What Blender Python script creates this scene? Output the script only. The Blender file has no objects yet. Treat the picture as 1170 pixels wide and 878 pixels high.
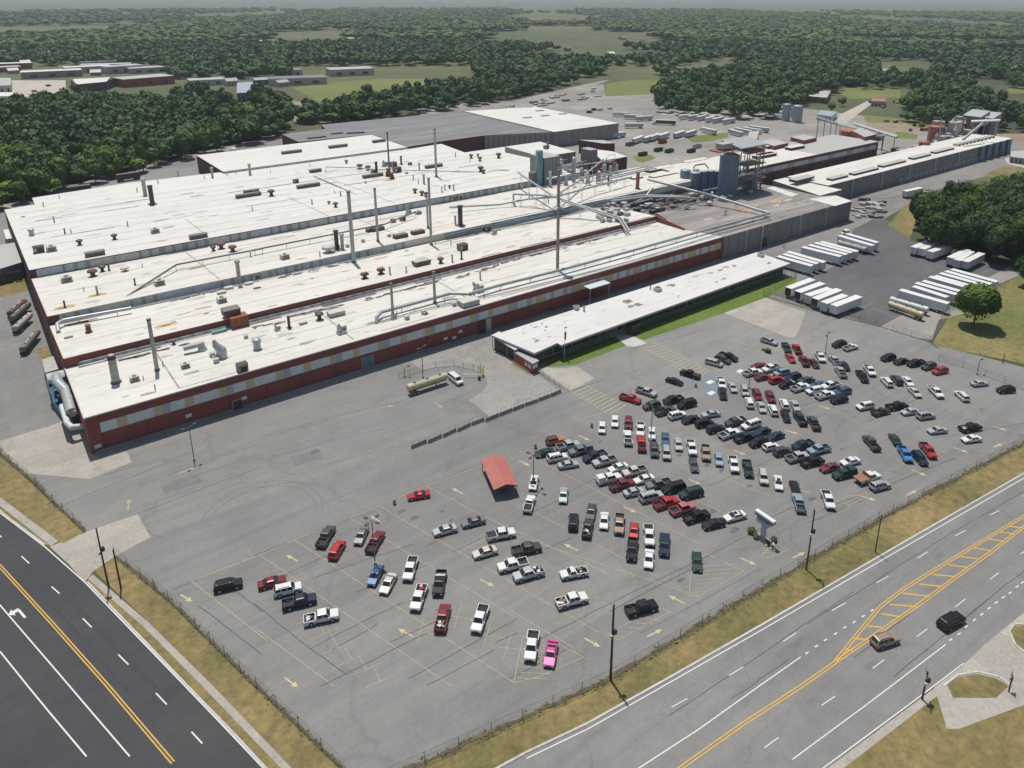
import bpy, bmesh, math, random
from mathutils import Vector, Matrix
random.seed(7)
sc = bpy.context.scene
COL = sc.collection
rad = math.radians

# ---------------------------------------------------------------- survey camera
# drone 102 m above the lot; X runs along the factory front, Y runs away from it
YAW, PIT, ROLL, FPX, CX, CY, CAMH = 0.65538296, 0.31979973, 0.00252391, 864.11, 608.39, 278.93, 102.0
_c, _s = math.cos(YAW), math.sin(YAW)
FWD = Vector((_s*math.cos(PIT), _c*math.cos(PIT), -math.sin(PIT)))
_r0 = Vector((_c, -_s, 0)); _u0 = _r0.cross(FWD)
RGT = _r0*math.cos(ROLL) + _u0*math.sin(ROLL)
UPV = -_r0*math.sin(ROLL) + _u0*math.cos(ROLL)
CAMP = Vector((0, 0, CAMH))

def at(px, py, z=0.0):
    """survey: where the ray of photo pixel (px, py) meets the level z"""
    d = FWD + RGT*((px-CX)/FPX) - UPV*((py-CY)/FPX)
    t = (z-CAMH)/d.z
    p = CAMP + d*t
    return Vector((p.x, p.y, z))

def proj(p):
    v = Vector(p)-CAMP; w = v.dot(FWD)
    return CX+FPX*v.dot(RGT)/w, CY-FPX*v.dot(UPV)/w

def ztop(x, y, py):
    """height at ground point (x, y) that a thing needs to reach photo row py"""
    lo, hi = 0.0, 80.0
    for _ in range(40):
        m = (lo+hi)/2
        if proj((x, y, m))[1] > py: lo = m
        else: hi = m
    return lo

def Q(x0, y0, s):
    return lambda a, b, z=0.0: at(x0+a/s, y0+b/s, z)

# ---------------------------------------------------------------- materials
MATS = {}
def newmat(name):
    m = bpy.data.materials.new(name); m.use_nodes = True
    nt = m.node_tree; nt.nodes.clear()
    out = nt.nodes.new('ShaderNodeOutputMaterial'); bs = nt.nodes.new('ShaderNodeBsdfPrincipled')
    nt.links.new(bs.outputs[0], out.inputs[0])
    MATS[name] = m
    return m, nt, bs
def rgba(c): return (c[0], c[1], c[2], 1)
def node(nt, t, **kw):
    n = nt.nodes.new(t)
    for k, v in kw.items(): setattr(n, k, v)
    return n
def coords(nt, scale=(1, 1, 1), obj=True, rot=(0, 0, 0)):
    tc = node(nt, 'ShaderNodeTexCoord'); mp = node(nt, 'ShaderNodeMapping')
    mp.inputs['Scale'].default_value = scale; mp.inputs['Rotation'].default_value = rot
    nt.links.new(tc.outputs['Object' if obj else 'Generated'], mp.inputs[0])
    return mp.outputs[0]
def noise(nt, vec, scale, detail=4, rough=.6):
    n = node(nt, 'ShaderNodeTexNoise'); n.inputs['Scale'].default_value = scale
    n.inputs['Detail'].default_value = detail; n.inputs['Roughness'].default_value = rough
    nt.links.new(vec, n.inputs['Vector']); return n.outputs[0]
def ramp(nt, fac, stops):
    r = node(nt, 'ShaderNodeValToRGB'); el = r.color_ramp.elements
    while len(el) < len(stops): el.new(.5)
    for e, (p, c) in zip(el, stops): e.position = p; e.color = rgba(c)
    nt.links.new(fac, r.inputs[0]); return r.outputs[0]
def mixc(nt, fac, a, b, mode='MIX'):
    m = node(nt, 'ShaderNodeMix', data_type='RGBA', blend_type=mode)
    if isinstance(fac, (int, float)): m.inputs[0].default_value = fac
    else: nt.links.new(fac, m.inputs[0])
    for i, v in ((6, a), (7, b)):
        if isinstance(v, tuple): m.inputs[i].default_value = rgba(v)
        else: nt.links.new(v, m.inputs[i])
    return m.outputs[2]
def bump(nt, bs, h, strength=.3, dist=.05):
    b = node(nt, 'ShaderNodeBump'); b.inputs['Strength'].default_value = strength; b.inputs['Distance'].default_value = dist
    nt.links.new(h, b.inputs['Height']); nt.links.new(b.outputs[0], bs.inputs['Normal'])
def mul(c, k): return tuple(v*k for v in c)

def plain(name, c, rough=.6, metal=0, var=.12, vs=1.5, coat=0):
    m, nt, bs = newmat(name)
    bs.inputs['Roughness'].default_value = rough; bs.inputs['Metallic'].default_value = metal
    bs.inputs['Coat Weight'].default_value = coat; bs.inputs['Coat Roughness'].default_value = .06
    if var:
        col = ramp(nt, noise(nt, coords(nt), vs), [(.3, mul(c, 1-var)), (.7, mul(c, 1+var))])
        nt.links.new(col, bs.inputs['Base Color'])
    else: bs.inputs['Base Color'].default_value = rgba(c)
    return m

def ground_mat(name, c, c2, big=.02, fine=1.2, streak=None, rough=.9, crack=0, patch=0, turf=0):
    """worn ground: broad mottling, fine grain, optional streaks along a direction, cracks and patches"""
    m, nt, bs = newmat(name); bs.inputs['Roughness'].default_value = rough
    v = coords(nt)
    col = ramp(nt, noise(nt, v, big, 6, .62), [(.32, c), (.68, c2)])
    fa = .5 if 'asphalt' in name else 1
    g = ramp(nt, noise(nt, v, fine, 3, .7), [(.3, (1-.2*fa,)*3), (.7, (1+.16*fa,)*3)])
    col = mixc(nt, .8, col, g, 'MULTIPLY')
    g3 = ramp(nt, noise(nt, v, big*9, 5, .7), [(.35, (.9, .9, .9)), (.6, (1.05, 1.05, 1.05))])
    col = mixc(nt, .8, col, g3, 'MULTIPLY')
    if turf:
        col = mixc(nt, .85, col, ramp(nt, noise(nt, v, .55, 6, .75), [(.36, (.62, .64, .6)), (.5, (1, 1, 1)), (.66, (1.35, 1.25, 1.15))]), 'MULTIPLY')
        bf = ramp(nt, noise(nt, v, .16, 5, .7), [(.6, (0, 0, 0)), (.72, (1, 1, 1))]); col = mixc(nt, mixc(nt, .6, (0, 0, 0), bf), col, (.27, .2, .12))
    if streak is not None:
        sv = coords(nt, (.012, .35, 1), rot=(0, 0, -streak))
        st = ramp(nt, noise(nt, sv, 1, 4, .7), [(.36, (.85, .85, .86)), (.56, (1.04, 1.04, 1.03))])
        col = mixc(nt, .62, col, st, 'MULTIPLY')
    if crack:
        vo = node(nt, 'ShaderNodeTexVoronoi', feature='DISTANCE_TO_EDGE'); vo.inputs['Scale'].default_value = crack
        dv = node(nt, 'ShaderNodeVectorMath', operation='ADD'); nn = node(nt, 'ShaderNodeTexNoise'); nn.inputs['Scale'].default_value = .15
        nt.links.new(v, nn.inputs['Vector']); sc_ = node(nt, 'ShaderNodeVectorMath', operation='SCALE'); sc_.inputs['Scale'].default_value = 7
        nt.links.new(nn.outputs[1], sc_.inputs[0]); nt.links.new(v, dv.inputs[0]); nt.links.new(sc_.outputs[0], dv.inputs[1])
        nt.links.new(dv.outputs[0], vo.inputs['Vector'])
        cr = ramp(nt, vo.outputs[0], [(.0, (.7, .7, .7)), (.012, (1, 1, 1))])
        col = mixc(nt, .38, col, cr, 'MULTIPLY')
    if patch:
        vo = node(nt, 'ShaderNodeTexVoronoi', distance='CHEBYCHEV'); vo.inputs['Scale'].default_value = patch
        nt.links.new(coords(nt, (1, 1.7, 1), rot=(0, 0, .05)), vo.inputs['Vector'])
        sp = node(nt, 'ShaderNodeSeparateColor'); nt.links.new(vo.outputs[1], sp.inputs[0])
        pc = ramp(nt, sp.outputs[0], [(0, (.86, .86, .87)), (.5, (1, 1, 1)), (1, (1.1, 1.09, 1.06))])
        col = mixc(nt, .6, col, pc, 'MULTIPLY')
    nt.links.new(col, bs.inputs['Base Color'])
    bump(nt, bs, noise(nt, v, fine*3, 3), .12 if 'asphalt' in name else .25, .03)
    return m

ground_mat('lot_asphalt', (.178, .175, .169), (.22, .217, .21), .012, 1.3, streak=.03, crack=.022, patch=.02)
ground_mat('yard_asphalt', (.085, .085, .09), (.12, .12, .125), .02, 1.4, streak=0.1, crack=.05)
ground_mat('drive_asphalt', (.17, .165, .16), (.215, .21, .2), .03, 1.2, patch=.05)
ground_mat('side_road_asphalt', (.04, .041, .045), (.058, .058, .062), .03, 2, streak=-1.28)
ground_mat('main_road_asphalt', (.178, .175, .17), (.212, .209, .203), .03, 2, streak=-.11, crack=.06)
ground_mat('concrete', (.31, .285, .25), (.38, .355, .315), .03, 1.5, crack=.05, patch=.12)
ground_mat('old_concrete', (.235, .225, .21), (.3, .285, .265), .04, 1.5, crack=.05, patch=.1)
ground_mat('pale_concrete', (.42, .41, .39), (.5, .49, .47), .05, 1.5)
ground_mat('dry_grass', (.115, .108, .034), (.25, .185, .08), .06, .7, turf=1)
ground_mat('meadow_grass', (.1, .12, .028), (.22, .18, .07), .03, .5, turf=1)
ground_mat('lawn', (.075, .13, .014), (.12, .17, .024), .05, .8, turf=0)
ground_mat('field_grass', (.1, .13, .025), (.16, .165, .045), .015, .25)
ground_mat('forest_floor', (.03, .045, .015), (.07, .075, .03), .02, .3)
ground_mat('land', (.05, .07, .022), (.115, .115, .045), .0022, .02)
ground_mat('dirt', (.2, .15, .105), (.3, .24, .18), .03, .6)
ground_mat('gravel', (.2, .185, .165), (.31, .29, .27), .02, .5, streak=.25, patch=.02)
ground_mat('sand_drive', (.36, .33, .28), (.46, .42, .36), .03, .9)
plain('seal', (.07, .07, .07), .9, 0, .2)
def paint_mat(name, c, bare, lo=.42, hi=.6):
    m, nt, bs = newmat(name); bs.inputs['Roughness'].default_value = .85
    f = ramp(nt, noise(nt, coords(nt), 1.7, 5, .75), [(lo, (0, 0, 0)), (hi, (1, 1, 1))])
    nt.links.new(mixc(nt, f, c, bare), bs.inputs['Base Color'])
paint_mat('yellow_paint', (.55, .33, .07), (.3, .25, .16), .5, .8)
paint_mat('old_yellow', (.43, .36, .17), (.21, .2, .175), .36, .7)
paint_mat('faint_yellow', (.3, .275, .18), (.185, .182, .176), .3, .6)
paint_mat('arrow_yellow', (.52, .42, .24), (.25, .23, .18), .45, .78)
paint_mat('white_paint', (.6, .6, .58), (.4, .4, .4), .55, .85)
paint_mat('blue_paint', (.16, .2, .25), (.17, .18, .19), .4, .7)

def roof_mat(name, base, stain, amt, rust=False, dirt=(.25, .23, .2)):
    m, nt, bs = newmat(name); bs.inputs['Roughness'].default_value = .75
    v = coords(nt)
    c = ramp(nt, noise(nt, v, .03, 6, .6), [(.3, mul(base, .93)), (.7, base)])
    # membrane seams every few metres
    w = node(nt, 'ShaderNodeTexWave', wave_type='BANDS', bands_direction='Y'); w.inputs['Scale'].default_value = .105
    w.inputs['Distortion'].default_value = .3; nt.links.new(v, w.inputs['Vector'])
    c = mixc(nt, .5, c, ramp(nt, w.outputs[0], [(0, (.82, .81, .79)), (.06, (1, 1, 1))]), 'MULTIPLY')
    # streaked dirt along the bays
    sv = coords(nt, (.02, .16, 1))
    f = ramp(nt, noise(nt, sv, 1, 6, .72), [(.46, (0, 0, 0)), (.46+amt, (1, 1, 1))])
    c = mixc(nt, mixc(nt, .75, (0, 0, 0), f), c, stain)
    f2 = ramp(nt, noise(nt, coords(nt, (.12, .5, 1)), 1, 5, .7), [(.57, (0, 0, 0)), (.72, (1, 1, 1))])
    c = mixc(nt, mixc(nt, .62, (0, 0, 0), f2), c, dirt)
    if rust:
        f3 = ramp(nt, noise(nt, coords(nt, (.05, .09, 1)), 1, 5, .65), [(.58, (0, 0, 0)), (.78, (1, 1, 1))])
        c = mixc(nt, mixc(nt, .5, (0, 0, 0), f3), c, (.5, .3, .13))
    nt.links.new(c, bs.inputs['Base Color'])
roof_mat('white_roof', (.62, .605, .56), (.49, .46, .4), .24, True)
roof_mat('back_roof', (.62, .61, .575), (.5, .48, .44), .25)
roof_mat('office_roof', (.6, .595, .58), (.5, .485, .46), .3, dirt=(.2, .19, .17))
roof_mat('grey_roof', (.2, .19, .185), (.36, .31, .28), .16, dirt=(.12, .11, .11))
roof_mat('dark_roof', (.15, .15, .15), (.24, .235, .23), .16, dirt=(.085, .085, .085))
roof_mat('pale_roof', (.4, .395, .385), (.36, .35, .33), .3)

def brick_mat(name, c, c2):
    m, nt, bs = newmat(name); bs.inputs['Roughness'].default_value = .85
    v = coords(nt, (1, 1, 1))
    sx = node(nt, 'ShaderNodeSeparateXYZ'); nt.links.new(v, sx.inputs[0])
    ad = node(nt, 'ShaderNodeMath', operation='ADD'); nt.links.new(sx.outputs[0], ad.inputs[0]); nt.links.new(sx.outputs[1], ad.inputs[1])
    cb = node(nt, 'ShaderNodeCombineXYZ'); nt.links.new(ad.outputs[0], cb.inputs[0]); nt.links.new(sx.outputs[2], cb.inputs[1])
    b = node(nt, 'ShaderNodeTexBrick'); b.inputs['Scale'].default_value = 2.2
    b.inputs['Color1'].default_value = rgba(c); b.inputs['Color2'].default_value = rgba(c2); b.inputs['Mortar'].default_value = rgba(mul(c, .9))
    b.inputs['Mortar Size'].default_value = .02
    nt.links.new(cb.outputs[0], b.inputs['Vector'])
    g = ramp(nt, noise(nt, coords(nt, (.05, .05, .4)), 1, 5, .7), [(.3, (.78, .78, .8)), (.7, (1.12, 1.08, 1.05))])
    nt.links.new(mixc(nt, .8, b.outputs[0], g, 'MULTIPLY'), bs.inputs['Base Color'])
brick_mat('brick', (.225, .066, .056), (.28, .086, .068))
brick_mat('dark_brick', (.11, .045, .043), (.135, .055, .05))
brick_mat('hut_brick', (.32, .075, .055), (.38, .1, .07))

def ribbed(name, c, period=1.2, dirt=.25, axis='both', rough=.6):
    m, nt, bs = newmat(name); bs.inputs['Roughness'].default_value = rough
    v = coords(nt)
    sx = node(nt, 'ShaderNodeSeparateXYZ'); nt.links.new(v, sx.inputs[0])
    ad = node(nt, 'ShaderNodeMath', operation='ADD'); nt.links.new(sx.outputs[0], ad.inputs[0]); nt.links.new(sx.outputs[1], ad.inputs[1])
    mm = node(nt, 'ShaderNodeMath', operation='PINGPONG'); mm.inputs[1].default_value = period/2; nt.links.new(ad.outputs[0], mm.inputs[0])
    dv = node(nt, 'ShaderNodeMath', operation='DIVIDE'); dv.inputs[1].default_value = period/2; nt.links.new(mm.outputs[0], dv.inputs[0])
    rib = ramp(nt, dv.outputs[0], [(.25, (.72, .72, .72)), (.5, (1.1, 1.1, 1.1))])
    g = ramp(nt, noise(nt, coords(nt, (.6, .6, .06)), 1, 5, .7), [(.3, (1-dirt,)*3), (.7, (1+dirt*.5,)*3)])
    col = mixc(nt, 1, mixc(nt, .9, c, g, 'MULTIPLY'), rib, 'MULTIPLY')
    nt.links.new(col, bs.inputs['Base Color'])
    bump(nt, bs, dv.outputs[0], .6, .1)
ribbed('warehouse_siding', (.24, .235, .225), 1.6, .4)
ribbed('long_siding', (.22, .215, .21), 1.1, .3)
ribbed('far_siding', (.26, .255, .245), 2.2, .25)
ribbed('clerestory_grey', (.36, .39, .39), 3.5, .3)
plain('trailer_white', (.64, .65, .65), .45, 0, .08, .5)
plain('trailer_silver', (.44, .46, .47), .4, 0, .1, .5)
ribbed('red_roof', (.42, .13, .105), .6, .2)
ribbed('shed_roof', (.42, .4, .38), 1.2, .2)
ribbed('concrete_skirt', (.3, .29, .28), 6, .2)

plain('panel_white', (.6, .62, .62), .5, 0, .12, .6)
plain('panel_cream', (.52, .44, .27), .55, 0, .15, .6)
plain('panel_blue', (.36, .4, .47), .5, 0, .15, .6)
plain('panel_grey', (.42, .4, .38), .5, 0, .18, .6)
plain('cap_metal', (.5, .48, .48), .5)
plain('dark_metal', (.055, .05, .05), .6)
plain('vent_brown', (.14, .07, .055), .7, 0, .3)
plain('rust', (.26, .09, .045), .85, 0, .4)
plain('galv', (.42, .43, .44), .45, .35, .2)
plain('pipe_grey', (.36, .39, .39), .5, .2, .2)
plain('pipe_blue', (.12, .18, .23), .5, .1, .3)
plain('stack_grey', (.4, .38, .35), .7, 0, .2)
plain('stack_brown', (.36, .29, .26), .8, 0, .3, .3)
plain('steel_dark', (.16, .15, .145), .6, .2, .25)
plain('tank_blue', (.13, .2, .27), .5, .1, .15, .4)
plain('silo_blue', (.3, .35, .4), .5, .1, .15, .4)
plain('red_tank', (.36, .12, .08), .7, 0, .2, .4)
plain('teal', (.16, .3, .3), .6, 0, .3)
plain('pit_blue', (.03, .1, .17), .5, 0, .4)
plain('hvac', (.5, .49, .46), .6, 0, .15)
plain('duct_white', (.56, .58, .57), .5, 0, .1)
plain('wood_pole', (.075, .058, .045), .9, 0, .25)
plain('pole_steel', (.16, .155, .15), .5, .3, .1)
plain('rail_yellow', (.6, .42, .06), .6)
plain('fence_steel', (.17, .165, .16), .6, .2, .15)
plain('tyre', (.02, .02, .021), .85, 0, .1)
plain('rim', (.4, .4, .41), .35, .7, .05)
plain('bed_liner', (.022, .022, .023), .8, 0, .2)
plain('plastic_dark', (.03, .03, .032), .6, 0, 0)
plain('headlamp', (.75, .77, .8), .15, .3, 0)
plain('taillamp', (.35, .015, .012), .25, 0, 0)
plain('sign_grey', (.4, .43, .48), .5, 0, .1)
plain('sign_white', (.6, .6, .6), .5, 0, .06)
plain('orange', (.75, .16, .04), .6, 0, .05)
plain('brown_bed', (.26, .13, .075), .8, 0, .2)
plain('scrap', (.2, .15, .13), .9, 0, .5, .8)
plain('bark', (.07, .052, .038), .95, 0, .3, 2)
m, nt, bs = newmat('car_glass'); bs.inputs['Base Color'].default_value = (.018, .023, .026, 1); bs.inputs['Roughness'].default_value = .07; bs.inputs['Specular IOR Level'].default_value = .6
m, nt, bs = newmat('shop_glass'); bs.inputs['Base Color'].default_value = (.02, .03, .035, 1); bs.inputs['Roughness'].default_value = .12

def foliage(name, lo, hi):
    m, nt, bs = newmat(name); bs.inputs['Roughness'].default_value = .75; bs.inputs['Specular IOR Level'].default_value = .25
    oi = node(nt, 'ShaderNodeObjectInfo')
    g = node(nt, 'ShaderNodeNewGeometry')
    n = noise(nt, g.outputs['Position'], .17, 4, .7)
    n2 = noise(nt, g.outputs['Position'], .025, 3, .6)
    c = ramp(nt, n, [(.3, lo), (.72, hi)])
    t = ramp(nt, n2, [(.35, (.72, .85, .95)), (.68, (1.35, 1.2, .85))])
    c = mixc(nt, 1, c, t, 'MULTIPLY')
    vo = node(nt, 'ShaderNodeTexVoronoi'); vo.inputs['Scale'].default_value = .085; nt.links.new(g.outputs['Position'], vo.inputs['Vector'])
    sp = node(nt, 'ShaderNodeSeparateColor'); nt.links.new(vo.outputs['Color'], sp.inputs[0])
    c = mixc(nt, 1, c, ramp(nt, sp.outputs[0], [(0, (.62, .74, .8)), (.5, (1, 1, 1)), (.8, (1.1, 1.12, .9)), (1, (1.5, 1.35, .8))]), 'MULTIPLY')
    h = ramp(nt, oi.outputs['Random'], [(0, (.7, .8, .8)), (.55, (1, 1, 1)), (1, (1.4, 1.28, .9))])
    c = mixc(nt, 1, c, h, 'MULTIPLY')
    nt.links.new(c, bs.inputs['Base Color'])
foliage('leaf', (.04, .086, .02), (.105, .175, .042))
foliage('leaf_dark', (.032, .072, .02), (.082, .145, .038))
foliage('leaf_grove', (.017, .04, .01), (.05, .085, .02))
foliage('leaf_far', (.036, .08, .026), (.088, .15, .046))
plain('weed', (.12, .115, .05), .9, 0, .3, .4)

CARC = {'white': (.62, .62, .61), 'silver': (.4, .41, .42), 'light grey': (.36, .37, .37), 'grey': (.16, .165, .17), 'dark grey': (.06, .062, .065),
 'black': (.012, .012, .014), 'navy': (.016, .026, .05), 'blue': (.035, .085, .18), 'bright blue': (.05, .2, .5), 'pale blue': (.25, .33, .4),
 'red': (.42, .02, .025), 'dark red': (.17, .018, .022), 'pink': (.5, .08, .24), 'beige': (.52, .48, .4), 'tan': (.32, .24, .17),
 'dark green': (.02, .045, .04), 'olive': (.05, .05, .035), 'brown': (.055, .028, .024), 'pale green': (.34, .4, .37), 'orange': (.6, .14, .05), 'faded red': (.45, .13, .13)}
for k, c in CARC.items():
    lum = sum(c)/3
    plain('paint_'+k.replace(' ', '_'), c, .35, .0 if lum > .5 or lum < .05 else .25, .03, 3, .22 if lum < .05 else .5)
    if lum < .05: MATS['paint_'+k.replace(' ', '_')].node_tree.nodes['Principled BSDF'].inputs['Specular IOR Level'].default_value = .25

# ---------------------------------------------------------------- mesh building
class MB:
    def __init__(s): s.v = []; s.f = []; s.m = []; s.mats = []
    def mi(s, m):
        if m not in s.mats: s.mats.append(m)
        return s.mats.index(m)
    def add(s, vs, fs, mat):
        o = len(s.v); i = s.mi(mat)
        s.v += [tuple(p) for p in vs]; s.f += [tuple(k+o for k in f) for f in fs]; s.m += [i]*len(fs)
    def box(s, c, d, mat, rz=0, taper=1):
        x, y, z = d[0]/2, d[1]/2, d[2]/2; vs = []
        cr, sr = math.cos(rz), math.sin(rz)
        for k in (-1, 1):
            t = taper if k > 0 else 1
            for a, b in ((-1, -1), (1, -1), (1, 1), (-1, 1)):
                px, py = a*x*t, b*y*t
                vs.append((c[0]+px*cr-py*sr, c[1]+px*sr+py*cr, c[2]+k*z))
        s.add(vs, [(3, 2, 1, 0), (4, 5, 6, 7), (0, 1, 5, 4), (1, 2, 6, 5), (2, 3, 7, 6), (3, 0, 4, 7)], mat)
    def prism(s, poly, z0, z1, mat, top=None):
        """poly: list of (x,y); z1 float or list (sloping top)"""
        n = len(poly)
        a = sum(poly[i][0]*poly[(i+1) % n][1]-poly[(i+1) % n][0]*poly[i][1] for i in range(n))
        zz = z1 if isinstance(z1, (list, tuple)) else [z1]*n
        pl = list(zip(poly, zz))
        if a < 0: pl = pl[::-1]
        vs = [(p[0], p[1], z0) for p, _ in pl]+[(p[0], p[1], z) for p, z in pl]
        s.add(vs, [tuple(range(n))[::-1]]+[(i, (i+1) % n, n+(i+1) % n, n+i) for i in range(n)], mat)
        s.add(vs[n:], [tuple(range(n))], top or mat)
    def sheet(s, poly, z, mat):
        n = len(poly)
        a = sum(poly[i][0]*poly[(i+1) % n][1]-poly[(i+1) % n][0]*poly[i][1] for i in range(n))
        if a < 0: poly = poly[::-1]
        s.add([(p[0], p[1], z) for p in poly], [tuple(range(n))], mat)
    def strip(s, pts, w, z, mat):
        """flat line of width w through points"""
        for a, b in zip(pts, pts[1:]):
            d = Vector((b[0]-a[0], b[1]-a[1])); L = d.length; s.k = (getattr(s, 'k', 0)+1) % 23; z_ = z+s.k*.0004
            if L < 1e-4: continue
            d /= L; nrm = Vector((-d.y, d.x))*w/2
            s.sheet([(a[0]+nrm.x, a[1]+nrm.y), (a[0]-nrm.x, a[1]-nrm.y), (b[0]-nrm.x, b[1]-nrm.y), (b[0]+nrm.x, b[1]+nrm.y)], z_, mat)
    def tube(s, p0, p1, r, mat, n=8, r1=None, cap=True):
        p0, p1 = Vector(p0), Vector(p1); d = p1-p0
        if d.length < 1e-5: return
        q = d.to_track_quat('Z', 'Y'); r1 = r if r1 is None else r1
        vs = []
        for p, rr in ((p0, r), (p1, r1)):
            for i in range(n):
                a = 2*math.pi*i/n; vs.append(p+q @ Vector((rr*math.cos(a), rr*math.sin(a), 0)))
        fs = [(i, (i+1) % n, n+(i+1) % n, n+i) for i in range(n)]
        s.add(vs, fs, mat)
        if cap: s.add(vs[:n], [tuple(range(n))[::-1]], mat); s.add(vs[n:], [tuple(range(n))], mat)
    def path(s, pts, r, mat, n=8):
        for a, b in zip(pts, pts[1:]): s.tube(a, b, r, mat, n)
        for p in pts[1:-1]: s.ball(p, r*1.02, mat, n)
    def ball(s, c, r, mat, n=8, sz=1.0):
        k = max(3, n//2); vs = [(c[0], c[1], c[2]+r*sz)]
        for j in range(1, k):
            t = math.pi*j/k
            for i in range(n):
                a = 2*math.pi*i/n; vs.append((c[0]+r*math.sin(t)*math.cos(a), c[1]+r*math.sin(t)*math.sin(a), c[2]+r*sz*math.cos(t)))
        vs.append((c[0], c[1], c[2]-r*sz)); fs = []
        for i in range(n): fs.append((0, 1+i, 1+(i+1) % n))
        for j in range(k-2):
            for i in range(n):
                a = 1+j*n; fs.append((a+i, a+n+i, a+n+(i+1) % n, a+(i+1) % n))
        e = len(vs)-1; a = 1+(k-2)*n
        for i in range(n): fs.append((e, a+(i+1) % n, a+i))
        s.add(vs, fs, mat)
    def lathe(s, c, prof, mat, n=16):
        vs = []
        for r, z in prof:
            for i in range(n):
                a = 2*math.pi*i/n; vs.append((c[0]+r*math.cos(a), c[1]+r*math.sin(a), c[2]+z))
        fs = [(j*n+i, j*n+(i+1) % n, (j+1)*n+(i+1) % n, (j+1)*n+i) for j in range(len(prof)-1) for i in range(n)]
        s.add(vs, fs, mat); s.add(vs[:n], [tuple(range(n))[::-1]], mat); s.add(vs[-n:], [tuple(range(n))], mat)
    def mesh(s, name, smooth=False):
        me = bpy.data.meshes.new(name); me.from_pydata(s.v, [], s.f)
        for k in s.mats: me.materials.append(MATS[k])
        me.polygons.foreach_set('material_index', s.m)
        if smooth: me.polygons.foreach_set('use_smooth', [True]*len(s.f))
        me.update(); return me
    def build(s, name, parent=None, smooth=False, origin=None):
        """links the mesh; with an origin the object sits there"""
        if origin is not None:
            s.v = [(x-origin[0], y-origin[1], z-origin[2]) for x, y, z in s.v]
        o = bpy.data.objects.new(name, s.mesh(name, smooth)); COL.objects.link(o)
        if origin is not None: o.location = origin
        if parent is not None:
            o.parent = parent
        return o

def tag(o, label=None, cat=None, group=None, kind=None):
    if label: o['label'] = label
    if cat: o['category'] = cat
    if group: o['group'] = group
    if kind: o['kind'] = kind
    return o
def empty(name, loc=(0, 0, 0), rz=0, label=None, cat=None, group=None):
    o = bpy.data.objects.new(name, None); COL.objects.link(o); o.empty_display_size = .5
    o.location = loc; o.rotation_euler = (0, 0, rz)
    return tag(o, label, cat, group)
def inst(name, me, parent=None, loc=(0, 0, 0), rz=0, mat=None):
    o = bpy.data.objects.new(name, me); COL.objects.link(o); o.location = loc; o.rotation_euler = (0, 0, rz)
    if parent is not None: o.parent = parent
    if mat:
        o.material_slots[0].link = 'OBJECT'; o.material_slots[0].material = MATS[mat]
    return o
ORD = 'first second third fourth fifth sixth seventh eighth ninth tenth eleventh twelfth thirteenth fourteenth fifteenth sixteenth seventeenth eighteenth nineteenth twentieth'.split()
LABELS = set()
# ---------------------------------------------------------------- the setting: ground, yards, roads, markings
WM = {}
def hang(o, parent):
    """parent o without moving it"""
    o.parent = parent
    pm = WM.get(parent.name)
    if pm is None: pm = Matrix.LocRotScale(parent.location, parent.rotation_euler, None)
    o.matrix_parent_inverse = pm.inverted()
    if o.type == 'MESH': WM[o.name] = Matrix.Identity(4)
    return o
def wbuild(mb, name, parent, smooth=False): return hang(mb.build(name, None, smooth), parent)

def ground(name, polys, z, mat, kind='structure'):
    b = MB()
    for p in polys: b.sheet(p, z, mat)
    return tag(b.build(name), kind=kind)
def px(q, pts, z=0.0): return [tuple(q(a, b, z)[:2]) for a, b in pts]
P1 = Q(0, 0, 1)
A0 = Q(0, 480, 2.8333); A1 = Q(290, 480, 2.8333); A2 = Q(580, 480, 2.8333); A3 = Q(870, 480, 2.8333)
B0 = Q(0, 280, 3.9); B1 = Q(290, 280, 3.9); B2 = Q(580, 280, 3.9); B3 = Q(870, 280, 3.9)
T0 = Q(0, 80, 3.9); T1 = Q(290, 80, 3.9); T2 = Q(580, 80, 3.9); T3 = Q(870, 80, 3.9)

# whole land out to the horizon
b = MB(); R_ = 14000
N = 48
b.add([(0, 0, 0)]+[(R_*math.cos(2*math.pi*i/N), R_*math.sin(2*math.pi*i/N), 0) for i in range(N)], [(0, 1+i, 1+(i+1) % N) for i in range(N)], 'land')
o = b.build('ground', origin=(0, 0, 0)); o.location.z = -.06; tag(o, kind='structure')

# fence lines of the lot (left road side, main road side)
FL = [tuple(p[:2]) for p in (A0(-10, 95), A0(5, 115), A0(120, 210), A0(140, 235), A0(275, 360))]
FL2 = [tuple(p[:2]) for p in (A0(372, 440), A0(545, 580), A0(680, 715), A0(830, 862))]
dL = Vector(FL2[-1])-Vector(FL2[0]); dL.normalize()
corner = Vector(FL2[-1])+dL*28
FR = [(30.5, 71.5), tuple(P1(697, 777)[:2]), tuple(A3(0, 545)[:2]), tuple(A3(425, 300)[:2]), tuple(A3(850, 75)[:2])]
dR = Vector(FR[-1])-Vector(FR[-2]); dR.normalize()
FR.append(tuple(Vector(FR[-1])+dR*80))

# the lot: one sheet from the side road to the trailer yard, under the works too
lot = FL+FL2[:1]+FL2+[(26.2, 76)]+FR+[(300, 60)]+[tuple(P1(1240, 438)[:2]), tuple(P1(1170, 420)[:2]), tuple(P1(1062, 392)[:2]), (345, 173), (420, 185), (640, 180), (640, 560), (360, 640), (40, 470), (-22, 420), (-14, 260)]
ground('parking_lot', [lot], 0.0, 'lot_asphalt')
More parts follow.
